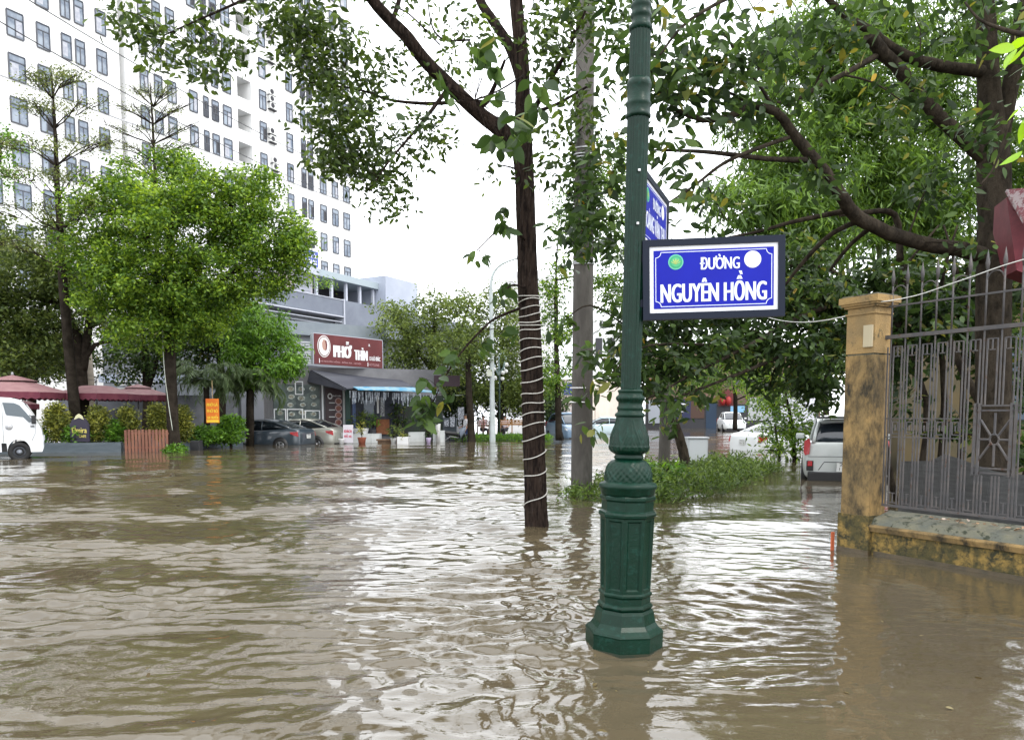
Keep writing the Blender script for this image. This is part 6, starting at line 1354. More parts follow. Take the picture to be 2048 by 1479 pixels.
far_tree('street_side_tree', 'bright green tree seen between the rope lit trunk and the concrete pole', [[(1118, 880, 36, 7), (1115, 760, 36, 6), (1112, 660, 36, 4), (1112, 560, 36, 3)]],
    [(1110, 560, 35, 60, 36, 1.6, .8), (1115, 650, 38, 60, 36, 1.8), (1110, 740, 40, 50, 36, 1.8), (1125, 440, 30, 60, 36, 1.4, .6), (1215, 420, 50, 90, 37, 1.8, .7), (1210, 560, 40, 90, 37, 1.8, .8), (1230, 330, 60, 60, 37, 1.6, .6), (1300, 560, 80, 100, 37, 1.8, .9)], lf_cam, r=.42, dens=1.5, m=45, L=.17, tb=.38, tv=.22)
far_tree('slim_street_tree', 'slim trunked tree with a pale painted foot beside the man in white', [[(944, 892, 37.2, 9), (942, 850, 37.2, 7), (938, 790, 37.2, 6.5), (937, 740, 37.2, 6), (935, 690, 37.2, 4)]],
    [(935, 660, 50, 45, 37.2, 1.8, .8), (900, 700, 45, 35, 37, 1.5, .8), (975, 700, 45, 35, 37, 1.5, .8)], lf_hz, r=.42, dens=1.4, m=42, L=.17, tb=.35, tv=.22)
for i, (u, v, ru, rv, Yd, lab) in enumerate([(930, 800, 90, 45, 47, 'dark tree mass behind the man in white'), (1060, 800, 80, 50, 48, 'dark tree mass behind the wooden benches')]):
    far_tree('garden_background_tree', lab, [[(u, 890, Yd, 6), (u, 800, Yd, 5)]], [(u, v, ru, rv, Yd, 1.5), (u, v-20, ru, rv, Yd+1, 1.5)], lf_dk, r=.55, dens=1.6, m=50, L=.24, tb=.35)
# verge on the right, beyond the white car
far_tree('roadside_shrub', 'tall bright green shrub on the verge left of the white hatchback', [[(1590, 930, 22, 5), (1585, 860, 22, 4), (1570, 780, 22, 2)], [(1560, 925, 22, 3), (1550, 850, 22, 2)]],
    [(1560, 860, 42, 45, 22, 1.0), (1600, 840, 38, 50, 22, 1.0), (1540, 810, 35, 40, 22.5, 1.0), (1585, 895, 45, 22, 21.5, .8), (1530, 900, 18, 18, 21.5, .5, .7), (1580, 760, 60, 40, 23, 1.2), (1500, 760, 50, 35, 24, 1.2, .8)], lf_cam, r=.3, dens=1.5, m=38, L=.15, ratio=.3, tb=.45, tv=.25, droop=.8)
far_tree('far_roadside_tree', 'hazy bright green tree far down the side road', [[(1470, 860, 50, 5), (1470, 780, 50, 4), (1460, 720, 50, 3)]],
    [(1440, 740, 70, 45, 50, 2.5), (1500, 720, 70, 50, 50, 2.5), (1380, 760, 60, 28, 52, 2, .8), (1530, 790, 35, 40, 48, 1.5), (1450, 690, 80, 40, 52, 2.5)], lf_bam, r=.6, dens=1.5, m=45, L=.26, ratio=.4, tb=.5)
far_tree('far_roadside_tree', 'dark tree far down the side road above the white hatchback', [[(1655, 870, 30, 7), (1650, 800, 30, 6), (1640, 760, 30, 4)]],
    [(1650, 740, 70, 50, 30, 1.6), (1690, 700, 60, 70, 30, 1.6)], lf_dk, r=.4, dens=1.2, m=35, L=.2, tb=.5)

# ============================================================ BENCHES, GRASS, LAMP, SIGNAL BOX
m_bench = pm('varnished_bench', (.30, .15, .04), (.22, .10, .03), scale=5, rough=.5)
for (u0, u1, v0, v1, Yb_, lab) in [(955, 978, 840, 862, 41, 'dark brown wooden bench behind the pale lamp pole'), (1000, 1048, 838, 858, 40.5, 'varnished wooden bench left of the rope lit trunk')]:
    A, B_ = P(u0, v1, Yb_), P(u1, v0, Yb_); w_ = B_.x-A.x; root = empty('wooden_bench', Vector(((A.x+B_.x)/2, Yb_, A.z)), lab, 'bench', 'wooden benches beyond the street')
    mt = m_bench if u0 > 990 else pm('brown_bench', (.12, .07, .045), (.09, .05, .03), scale=5, rough=.6)
    h = B_.z-A.z
    for i in range(3): b = MB(); b.obox(Vector((A.x, Yb_, A.z+h*(.52+.16*i))), (w_, 0, 0), (0, .03, 0), (0, 0, h*.10)); b.build('back_slat', mt, root, world=True)
    b = MB(); b.obox(Vector((A.x, Yb_-.42, A.z+h*.42)), (w_, 0, 0), (0, .45, 0), (0, 0, .05)); b.build('seat', mt, root, world=True)
    for sx in (0, .5, 1): b = MB(); b.obox(Vector((A.x+sx*w_-.03, Yb_-.40, A.z-.35)), (.06, 0, 0), (0, .42, 0), (0, 0, h*.42+.35)); b.obox(Vector((A.x+sx*w_-.03, Yb_+.031, A.z-.35)), (.06, 0, 0), (0, .05, 0), (0, 0, h+.35)); b.build('leg', mt, root, world=True)
strip('kerb_wall', [Vector((P(890, 870, 40).x, 40, 0)), Vector((P(1110, 866, 42).x, 42, 0))], .28, .3, m_plan, label='low blue grey wall under the wooden benches', cat='wall')
gf = Foliage()
for _ in range(420):
    u = random.uniform(906, 1100); Yg = random.uniform(37.8, 39.6); q = P(u, 880, Yg)
    if 938 < u < 948: continue
    gf.clump((q.x, Yg, random.uniform(.02, .26)), .16, .08, 12, .16, droop=-.8, up=.2, tb=.5)
gf.build('grass_verge', lf_man, .22, 'kite', label='strip of grass on the far pavement edge', cat='grass'); bpy.data.objects['grass_verge']['kind'] = 'stuff'
m_pp = pm('pale_pole_paint', (.42, .46, .46), (.34, .38, .37), scale=2, rough=.5)
YL = 37.0; sl_ = empty('street_lamp', P(985, 884, YL), 'tall pale street lamp with a curved arm beyond the flooded street', 'street lamp')
b = MB(); o_, r_ = curve([(P(985, 905, YL), .15), (P(985, 860, YL), .15), (P(984, 760, YL), .115), (P(983, 640, YL), .10), (P(982, 585, YL), .09), (P(984, 555, YL), .07), (P(994, 536, YL), .06), (P(1012, 524, YL), .05), (P(1036, 516, YL), .045)], 5); b.tube(o_, r_, 12); b.build('pole', m_pp, sl_, world=True)
b = MB(); b.box(P(1046, 515, YL), (.6, .25, .12), bev=.03); b.build('lamp_head', m_pp, sl_, world=True)
b = MB(); b.box(P(981, 746, YL)-Vector((.05, .2, 0)), (.26, .15, .32), bev=.01); b.build('box', pm('cream_box', (.48, .5, .42), rough=.5), sl_, world=True)
YD = 38.5; dl = empty('decorative_lamp', P(999, 880, YD), 'ornate green and white garden lamp with a cluster of small globes', 'lamp')
b = MB(); b.tube([P(999, 890, YD), P(999, 760, YD), P(998, 725, YD)], [.04, .04, .03], 8); b.build('pole', pm('lamp_dark_green', (.03, .06, .05), rough=.4), dl, world=True)
b = MB()
for s_ in (-1, 0, 1):
    b.tube([P(998, 750, YD), P(998+s_*9, 735, YD), P(998+s_*14, 715, YD), P(998+s_*8+6*(s_ == 0), 703, YD)], [.06, .05, .045, .01], 6)
b.build('leaf_arm', pm('lamp_white_green', (.35, .42, .42), (.08, .16, .14), scale=5, rough=.4), dl, world=True)
for (u, v) in [(1013, 729), (1006, 745), (1005, 757), (988, 738), (990, 755), (1012, 742)]:
    b = MB(); r = .10; b.lathe([(r*math.sin(k*math.pi/8)+.001, -r*math.cos(k*math.pi/8)) for k in range(9)], 12, P(u, v, YD-.15)); b.build('globe', pm('opal_globe', (.7, .7, .68), rough=.3), dl, world=True)

# island post and cabinet
b = MB(); A = W(1327, 955); b.tube([A-Vector((0, 0, .3)), A, P(1330, 860, A.y), P(1331, 700, A.y)], [.13, .125, .115, .10], 16); b.build('small_pole', m_con, label='thin grey concrete post on the island left of the leaning tree', cat='post')
cbp = W(1396, 938); cab = empty('utility_cabinet', cbp, 'light grey metal utility cabinet standing in water on the island', 'cabinet')
k_ = cbp.y/F; b = MB(); b.box(cbp+Vector((0, .2, 31*k_-.15)), (40*k_, .35, 62*k_+.3), bev=.012); b.build('body', pm('cabinet_grey', (.42, .44, .45), (.36, .38, .39), scale=3, rough=.45), cab, world=True)
b = MB(); b.box(cbp+Vector((0, .19, 63*k_)), (43*k_, .40, 3*k_)); b.build('lid', _mats['cabinet_grey'], cab, world=True)
b = MB(); b.box(cbp+Vector((0, .02, 32*k_)), (35*k_, .012, 54*k_)); b.build('door', pm('cabinet_door', (.46, .48, .49), rough=.45), cab, world=True)

# ============================================================ VEHICLES
m_tyre = pm('tyre_rubber', (.012, .012, .012), rough=.8); m_rim = pm('alloy_rim', (.42, .43, .45), rough=.3, metal=.8)
m_glass = pm('car_glass', (.012, .016, .02), rough=.06, spec=.8); m_tl = pm('tail_lamp', (.30, .008, .012), rough=.25, spec=.6); m_hl = pm('head_lamp', (.5, .52, .55), rough=.15, spec=.8)
m_blk = pm('black_trim', (.012, .012, .013), rough=.5); m_plate = pm('plate_white', (.55, .56, .55), rough=.5)
def car(name, label, pos, yaw, paint, kind='sedan', L=4.5, Wd=1.72, H=1.47, sink=.42, group=None, plate='29A 368.21', cat='car'):
    root = empty(name, Vector((pos.x, pos.y, -sink)), label, cat, group, rot=(0, 0, yaw))
    hw = Wd/2
    if kind == 'sedan':
        st = [(-.5, .30, .62, .80), (-.485, .22, .70, .90), (-.44, .20, .745, .97), (-.36, .19, .735, 1), (-.2, .18, .70, 1), (0, .18, .68, 1), (.18, .18, .67, 1), (.30, .18, .63, .99), (.42, .19, .57, .95), (.475, .22, .50, .86), (.5, .30, .42, .72)]
        gh_ = [(-.40, .735, .735, .80), (-.30, .73, .86, .78), (-.20, .71, .965, .74), (-.08, .69, 1.0, .73), (.04, .68, .985, .73), (.14, .67, .87, .76), (.24, .66, .67, .80)]
    else:
        st = [(-.5, .28, .60, .84), (-.49, .22, .66, .93), (-.465, .2, .68, .98), (-.36, .19, .68, 1), (-.2, .18, .67, 1), (0, .18, .66, 1), (.2, .18, .65, 1), (.33, .18, .62, .98), (.44, .19, .56, .94), (.48, .22, .48, .86), (.5, .3, .42, .74)]
        gh_ = [(-.490, .64, .66, .80), (-.465, .66, .80, .77), (-.415, .66, .94, .70), (-.3, .66, .995, .71), (-.05, .66, 1.0, .75), (.08, .66, .97, .75), (.2, .65, .80, .78), (.30, .64, .65, .80)]
    def ring(x, zb, zt, wf):
        w_ = hw*wf; pts = [(-w_*.80, zb), (-w_*.96, zb+.10), (-w_, zb+.28), (-w_*.995, (zb+zt*H)/2+.06), (-w_*.955, zt*H-.05), (-w_*.86, zt*H)]
        return [Vector((x*L, y, z)) for y, z in pts]+[Vector((x*L, 0, zt*H+.012))]+[Vector((x*L, -y, z)) for y, z in reversed(pts)]+[Vector((x*L, 0, zb))]
    b = MB(); b.loft([ring(*s_) for s_ in st]); o = b.build('body', paint, root); m_ = o.modifiers.new('s', 'SUBSURF'); m_.levels = 2; m_.render_levels = 2
    def gring(x, zb, zt, wf, g=0.0):
        w_ = hw*wf; zb = zb*H-.04; zt = zt*H-g; rw = w_*(.92-.10*(zt-zb)/H); pts = [(-w_*1.08, zb), (-(w_*.98), zb+(zt-zb)*.5), (-rw, zt-.05*min(1, (zt-zb)*4)), (-rw*.75, zt)]
        return [Vector((x*L, y, z)) for y, z in pts]+[Vector((x*L, 0, zt+.008))]+[Vector((x*L, -y, z)) for y, z in reversed(pts)]
    b = MB(); b.loft([gring(*s_) for s_ in gh_]); o = b.build('windows', m_glass, root); m_ = o.modifiers.new('s', 'SUBSURF'); m_.levels = 1; m_.render_levels = 2
    # roof skin and pillars in body colour
    xs = [s_[0] for s_ in gh_]; top = [s_ for s_ in gh_ if s_[2] > .93]
    b = MB(); rr = []
    for s_ in top:
        g = gring(*s_); zt = g[4].z
        w2 = abs(g[2].y); rr.append([Vector((g[0].x, y, zt+dz)) for y, dz in [(-w2*1.0, -.05), (-w2*.78, .012), (0, .022), (w2*.78, .012), (w2, -.05), (w2*.9, -.07), (0, -.04), (-w2*.9, -.07)]])
    b.loft(rr); b.build('roof', paint, root)
    b = MB()
    for sg in (-1, 1):
        def gp(i, q=2): g = gring(*gh_[i]); p = g[q] if sg < 0 else g[len(g)-1-q]; return p*1.0+Vector((0, sg*.012, 0))
        n_ = len(gh_)
        b.tube([gp(i, 2) for i in range(0, len([1 for s_ in gh_ if s_[0] < 0]))], .035, 6)
        b.tube([gp(i, 2) for i in range(len(gh_)-4, n_)], .028, 6)
        im = min(range(n_), key=lambda i: abs(gh_[i][0]+.07)); g = gring(*gh_[im]); q0 = g[0] if sg < 0 else g[-1]; q1 = g[2] if sg < 0 else g[len(g)-3]
        b.tube([q0+Vector((0, sg*.01, 0)), (q0+q1)/2+Vector((0, sg*.02, 0)), q1+Vector((0, sg*.01, 0))], .03, 6)
    b.build('pillars', paint, root)
    # wheels
    R_ = .31
    for sx in (-.305, .315):
        for sg in (-1, 1):
            M = Matrix.Translation((sx*L, sg*(hw-.10), R_)) @ Matrix.Rotation(R(90), 4, 'X')
            b = MB(); b.lathe([(.38, -.02), (.38, .118)], 24); b.v = [tuple(Matrix.Translation((sx*L, sg*(hw-.115 if sg > 0 else hw-.115), R_+.02)) @ Matrix.Rotation(R(-90*sg), 4, 'X') @ Vector(q)) for q in b.v]; b.build('wheel_arch', m_blk, root)
            T = Matrix.Translation((sx*L, sg*(hw-.19), R_)) @ Matrix.Rotation(R(-90*sg), 4, 'X')
            b = MB(); b.lathe([(.19, 0), (R_-.02, 0), (R_, .03), (R_, .17), (R_-.02, .205), (.21, .205), (.20, .18)], 28); b.v = [tuple(T @ Vector(q)) for q in b.v]; wv_ = b.build('wheel', m_tyre, root)
            b = MB(); b.lathe([(.20, .17), (.205, .20), (.185, .205), (.18, .175)], 28); b.lathe([(.05, .17), (.05, .215), (.0, .22)], 12)
            for k in range(5):
                a = 2*math.pi*k/5; b.obox(Vector((math.cos(a)*.03-math.sin(a)*-.03, math.sin(a)*.03+math.cos(a)*-.03, .18)), Vector((math.cos(a)*.16, math.sin(a)*.16, 0)), Vector((-math.sin(a)*.06, math.cos(a)*.06, 0)), Vector((0, 0, .03)))
            b.v = [tuple(T @ Vector(q)) for q in b.v]; b.build('rim', m_rim, wv_)
    for sg in (-1, 1):
        b = MB()
        if kind == 'sedan': b.prism([Vector((-.487*L, sg*hw*.94, .50*H)), Vector((-.492*L, sg*hw*.45, .54*H)), Vector((-.485*L, sg*hw*.45, .63*H)), Vector((-.478*L, sg*hw*.93, .64*H)), Vector((-.41*L, sg*hw*1.0, .63*H)), Vector((-.42*L, sg*hw*1.0, .57*H))], (-.012, sg*.012, 0))
        else: b.prism([Vector((-.497*L, sg*hw*.83, .50*H)), Vector((-.497*L, sg*hw*.81, .64*H)), Vector((-.485*L, sg*hw*.84, .71*H)), Vector((-.466*L, sg*hw*.95, .67*H)), Vector((-.474*L, sg*hw*.965, .53*H)), Vector((-.485*L, sg*hw*.93, .48*H))], (-.02, sg*.004, 0))
        b.build('tail_lamp', m_tl, root)
        b = MB(); b.prism([Vector((.478*L, sg*hw*.84, .42*H)), Vector((.498*L, sg*hw*.45, .40*H)), Vector((.492*L, sg*hw*.45, .47*H)), Vector((.455*L, sg*hw*.95, .51*H)), Vector((.44*L, sg*hw*.97, .46*H))], (.012, sg*.01, .006)); b.build('head_lamp', m_hl, root)
        b = MB(); b.box((.16*L, sg*(hw+.08), .70*H), (.10, .18, .12), bev=.03); b.build('mirror', paint, root)
    b = MB(); b.box((-.497*L, 0, .30), (.10, Wd*.80, .16), bev=.03); b.box((.49*L, 0, .28), (.10, Wd*.72, .16), bev=.03); b.build('bumper_trim', m_blk, root)
    zpl = .50*H if kind == 'sedan' else .335*H
    b = MB(); b.box((-.506*L, 0, zpl), (.02, .34, .18), bev=.004); o = b.build('number_plate', m_plate, root)
    b = MB(); tx = plate.split(' '); M2 = basis(root)
    for i, t_ in enumerate(tx):
        vs, fs = text_geo(t_); x0, x1 = min(v.x for v in vs), max(v.x for v in vs)
        b.add([Vector((-.506*L-.012, -((v.x-(x0+x1)/2)/(x1-x0)*.24), zpl+.01+.045*(1-2*i)+(v.y-.35)*.085)) for v in vs], fs)
    b.build('plate_digits', m_blk, o, fixn=False)
    return root
pd = pm('paint_slate', (.030, .042, .055), (.034, .047, .06), scale=2, rough=.28, spec=.6, coat=.6)
ps = pm('paint_silver_beige', (.34, .34, .30), rough=.3, metal=.35, coat=.5); pw = pm('paint_white', (.62, .64, .64), rough=.3, coat=.4); pb = pm('paint_pale_blue', (.16, .24, .34), rough=.3, coat=.4); pgw = pm('paint_grey_white', (.40, .42, .41), (.36, .385, .375), scale=3, rough=.3, coat=.4)
YC = 33.6
pc = P(546, 888, YC+.4); car('parked_sedan', 'dark slate sedan parked in the flood before the menu wall', Vector((P(522, 888, YC).x, YC+.3, 0)), R(180-14), pd, plate='30A 451.18', group='sedans parked by the noodle shop', sink=.36)
pc = P(615, 888, YC+1.5); car('parked_sedan', 'silver beige sedan with red tail lamps parked beside the dark one', Vector((P(603, 888, YC+2.2).x, YC+2.2, 0)), R(180-18), ps, plate='29A 527.66', group='sedans parked by the noodle shop', sink=.34)
hp = W(1684, 962); yawh = math.atan2(hp.y, hp.x); hp2 = hp+Vector((hp.x, hp.y, 0)).normalized()*1.75
hb_ = car('white_hatchback', 'greyish white hatchback seen from behind beside the yellow pillar', Vector((hp2.x, hp2.y, 0)), yawh+R(2), pgw, kind='hatch', L=3.6, Wd=1.62, H=1.50, sink=.22, plate='29D 113.55')
for sg in (-1, 1):     # reflectors, and the black bumper of the hatchback
    b = MB(); b.box((-.492*3.6-.02, sg*.66, .52), (.05, .13, .20), bev=.01); b.build('reflector', m_blk, hb_)
    b = MB(); b.box((-.492*3.6-.045, sg*.66, .56), (.03, .09, .10), bev=.01); b.build('reflector_lens', m_tl, hb_)
b = MB(); b.box((-.495*3.6-.01, 0, .30), (.12, 1.40, .20), bev=.03); b.build('rear_bumper', m_blk, hb_)
b = MB(); b.box((-.455*3.6, 0, 1.475), (.34, 1.12, .04), bev=.015); b.build('roof_spoiler', m_blk, hb_)
b = MB(); b.tube([(-1.86, .50, .44), (-1.87, .40, .60), (-1.87, -.40, .60), (-1.86, -.50, .44)], .008, 6); b.tube([(-1.825, .70, .70), (-1.835, 0, .71), (-1.825, -.70, .70)], .006, 6); b.build('panel_gap', m_blk, hb_)
b = MB(); ov = [(math.cos(k*math.pi/10)*.075, math.sin(k*math.pi/10)*.038) for k in range(21)]; b.tube([(-1.83, x, .93+z) for x, z in ov], .006, 6); b.box((-1.83, 0, .93), (.008, .06, .02)); b.build('emblem', m_rim, hb_)
car('blue_suv', 'pale blue sport utility car coming down the flooded street left of the concrete pole', P(1138, 876, 44), R(-78), pb, kind='hatch', L=4.6, Wd=1.8, H=1.75, sink=.30, plate='30E 712.40')
car('distant_car', 'distant white car far up the side road near the red lanterns', Vector((P(1462, 862, 62).x, 62, 0)), R(-98), pw, kind='hatch', L=4.5, Wd=1.85, H=1.65, sink=.10, plate='30H 118.02')
car('distant_car', 'white car with a red tail lamp half hidden behind the roadside shrub', Vector((P(1574, 900, 28.6).x, 28.6, 0)), R(25), pw, kind='sedan', L=4.4, H=1.45, sink=.40, plate='30G 204.77')
car('distant_car', 'pale car glimpsed between the concrete pole and the green lamp post', Vector((P(1208, 866, 52).x, 53, 0)), R(185), pm('paint_ice', (.45, .55, .58), rough=.3), kind='sedan', sink=.3, plate='30F 611.93')

# white flat bed truck, cab seen from its right side
Yt = 22.6; nose = P(87, 905, Yt); k = Yt/F/6.72
tk = empty('white_truck', Vector((nose.x, Yt, 0)), 'white small truck standing in the flood at the left edge', 'truck', rot=(0, 0, R(31)))
def tz(x, y): return Vector((-(585-x)*k*.86, 0, (1322-y)*k))
prof = [(-60, 1110), (-60, 508), (60, 506), (190, 514), (290, 535), (350, 575), (440, 690), (505, 800), (545, 870), (570, 930), (583, 1010), (590, 1100), (590, 1180), (570, 1232), (420, 1232)]
arch = [(270+150*math.cos(a), 1225-165*math.sin(a)) for a in [i*math.pi/14 for i in range(15)]]
b = MB(); pts = [tz(x, y) for x, y in prof]+[tz(x, y) for x, y in arch if y < 1232][::1]+[tz(110, 1110)]
b.prism(pts, (0, 1.66, 0)); o = b.build('cab', pm('truck_white', (.66, .68, .69), (.60, .62, .63), scale=1.5, rough=.3, coat=.4), tk); mo = o.modifiers.new('b', 'BEVEL'); mo.width = .05; mo.segments = 3; mo.limit_method = 'ANGLE'
for yy, dn in ((-.012, 1), (1.664, -1)):
    b = MB(); b.prism([tz(x, y)+Vector((0, yy, 0)) for x, y in [(85, 575), (230, 580), (300, 610), (400, 730), (475, 830), (410, 835), (340, 765), (130, 742), (115, 720)]], (0, .008, 0)); b.build('side_window', pm('truck_glass', (.05, .07, .085), rough=.08, spec=.8), tk)
b = MB(); b.obox(tz(362, 590)+Vector((.01, .12, 0)), tz(512, 822)-tz(362, 590), (0, 1.42, 0), Vector((.012, 0, .012))); b.build('windscreen', m_glass, tk)
b = MB(); b.box(tz(478, 800)+Vector((-.0, -.14, 0)), (.12, .14, .26), bev=.03); b.tube([tz(478, 760)+Vector((0, -.1, 0)), tz(420, 740)], .012, 6); b.build('mirror', m_blk, tk)
b = MB(); b.box(tz(455, 890)+Vector((0, -.015, 0)), (.10, .02, .035), bev=.008); b.build('door_handle', m_blk, tk)
b = MB(); b.tube([tz(x, y)+Vector((0, -.002, 0)) for x, y in [(75, 1100), (75, 600), (100, 555)]], .006, 5); b.tube([tz(x, y)+Vector((0, -.002, 0)) for x, y in [(500, 840), (490, 980), (440, 1080)]], .006, 5); b.build('door_seam', m_steel, tk)
b = MB(); b.lathe([(.10, 0), (.10, .01)], 16); b.v = [tuple(Matrix.Translation(tz(150, 890)+Vector((0, -.004, 0))) @ Matrix.Rotation(R(90), 4, 'X') @ Vector(q)) for q in b.v]; b.build('round_decal', pm('decal_grey', (.3, .31, .33), (.6, .6, .6), scale=20, rough=.5), tk)
wc = tz(270, 1228)
for dy in (.02, 1.45):
    T = Matrix.Translation(wc+Vector((0, dy+.19, 0))) @ Matrix.Rotation(R(90), 4, 'X')
    b = MB(); b.lathe([(.15, 0), (.27, 0), (.29, .03), (.29, .16), (.27, .19), (.17, .19), (.16, .15)], 28); b.v = [tuple(T @ Vector(q)) for q in b.v]; wh = b.build('wheel', m_tyre, tk)
    b = MB(); b.lathe([(.165, .14), (.165, .17), (.08, .13), (.07, .18), (.0, .185)], 20); b.v = [tuple(T @ Vector(q)) for q in b.v]; b.build('rim', pm('dull_rim', (.14, .15, .17), rough=.4, metal=.6), wh)
b = MB(); b.obox(tz(-60, 1225)+Vector((0, .1, 0)), tz(115, 1225)-tz(-60, 1225), (0, 1.4, 0), (0, 0, .25)); b.build('chassis', m_blk, tk)
b = MB(); b.obox(tz(-75, 1205)+Vector((-3.0, -.02, 0)), (3.0, 0, 0), (0, 1.7, 0), (0, 0, .62)); b.obox(tz(20, 1225)+Vector((-.0, -.03, 0)), (.05, 0, 0), (0, .05, 0), (0, 0, .6)); b.build('cargo_bed', _mats['truck_white'], tk)
b = MB(); b.box(tz(586, 1060)+Vector((0, .22, 0)), (.06, .3, .18), bev=.02); b.box(tz(586, 1060)+Vector((0, 1.44, 0)), (.06, .3, .18), bev=.02); b.build('head_lamps', m_hl, tk)

# motorbike beside the stall
mc = P(912, 884, 37.6); mc.z = -.25; mt_ = empty('motorbike', mc, 'small motorbike parked beside the man in white', 'motorbike', rot=(0, 0, R(25)))
for sx in (-.6, .6):
    b = MB(); b.tube([(sx+.27*math.cos(a), 0, .29+.27*math.sin(a)) for a in [i*2*math.pi/20 for i in range(21)]], .04, 6); wh = b.build('wheel', m_tyre, mt_)
b = MB(); b.tube([(-.6, 0, .29), (-.3, 0, .5), (.1, 0, .42), (.42, 0, .75), (.6, 0, .29)], .035, 6); b.build('frame', m_steel, mt_)
b = MB(); b.loft([[Vector((x, w_*math.cos(a), z+h_*math.sin(a))) for a in [i*math.pi/4 for i in range(8)]] for x, z, w_, h_ in [(-.75, .72, .06, .05), (-.5, .68, .13, .10), (0, .62, .12, .10), (.2, .5, .10, .08)]]); b.build('seat', m_blk, mt_)
b = MB(); b.loft([[Vector((x, w_*math.cos(a), z+h_*math.sin(a))) for a in [i*math.pi/4 for i in range(8)]] for x, z, w_, h_ in [(.2, .55, .12, .22), (.38, .75, .16, .22), (.5, .9, .12, .1)]]); b.build('fairing', pm('bike_grey_blue', (.2, .23, .28), rough=.3), mt_)
b = MB(); b.tube([(.38, -.32, 1.02), (.44, 0, .96), (.38, .32, 1.02)], .018, 6); b.build('handlebar', m_blk, mt_)

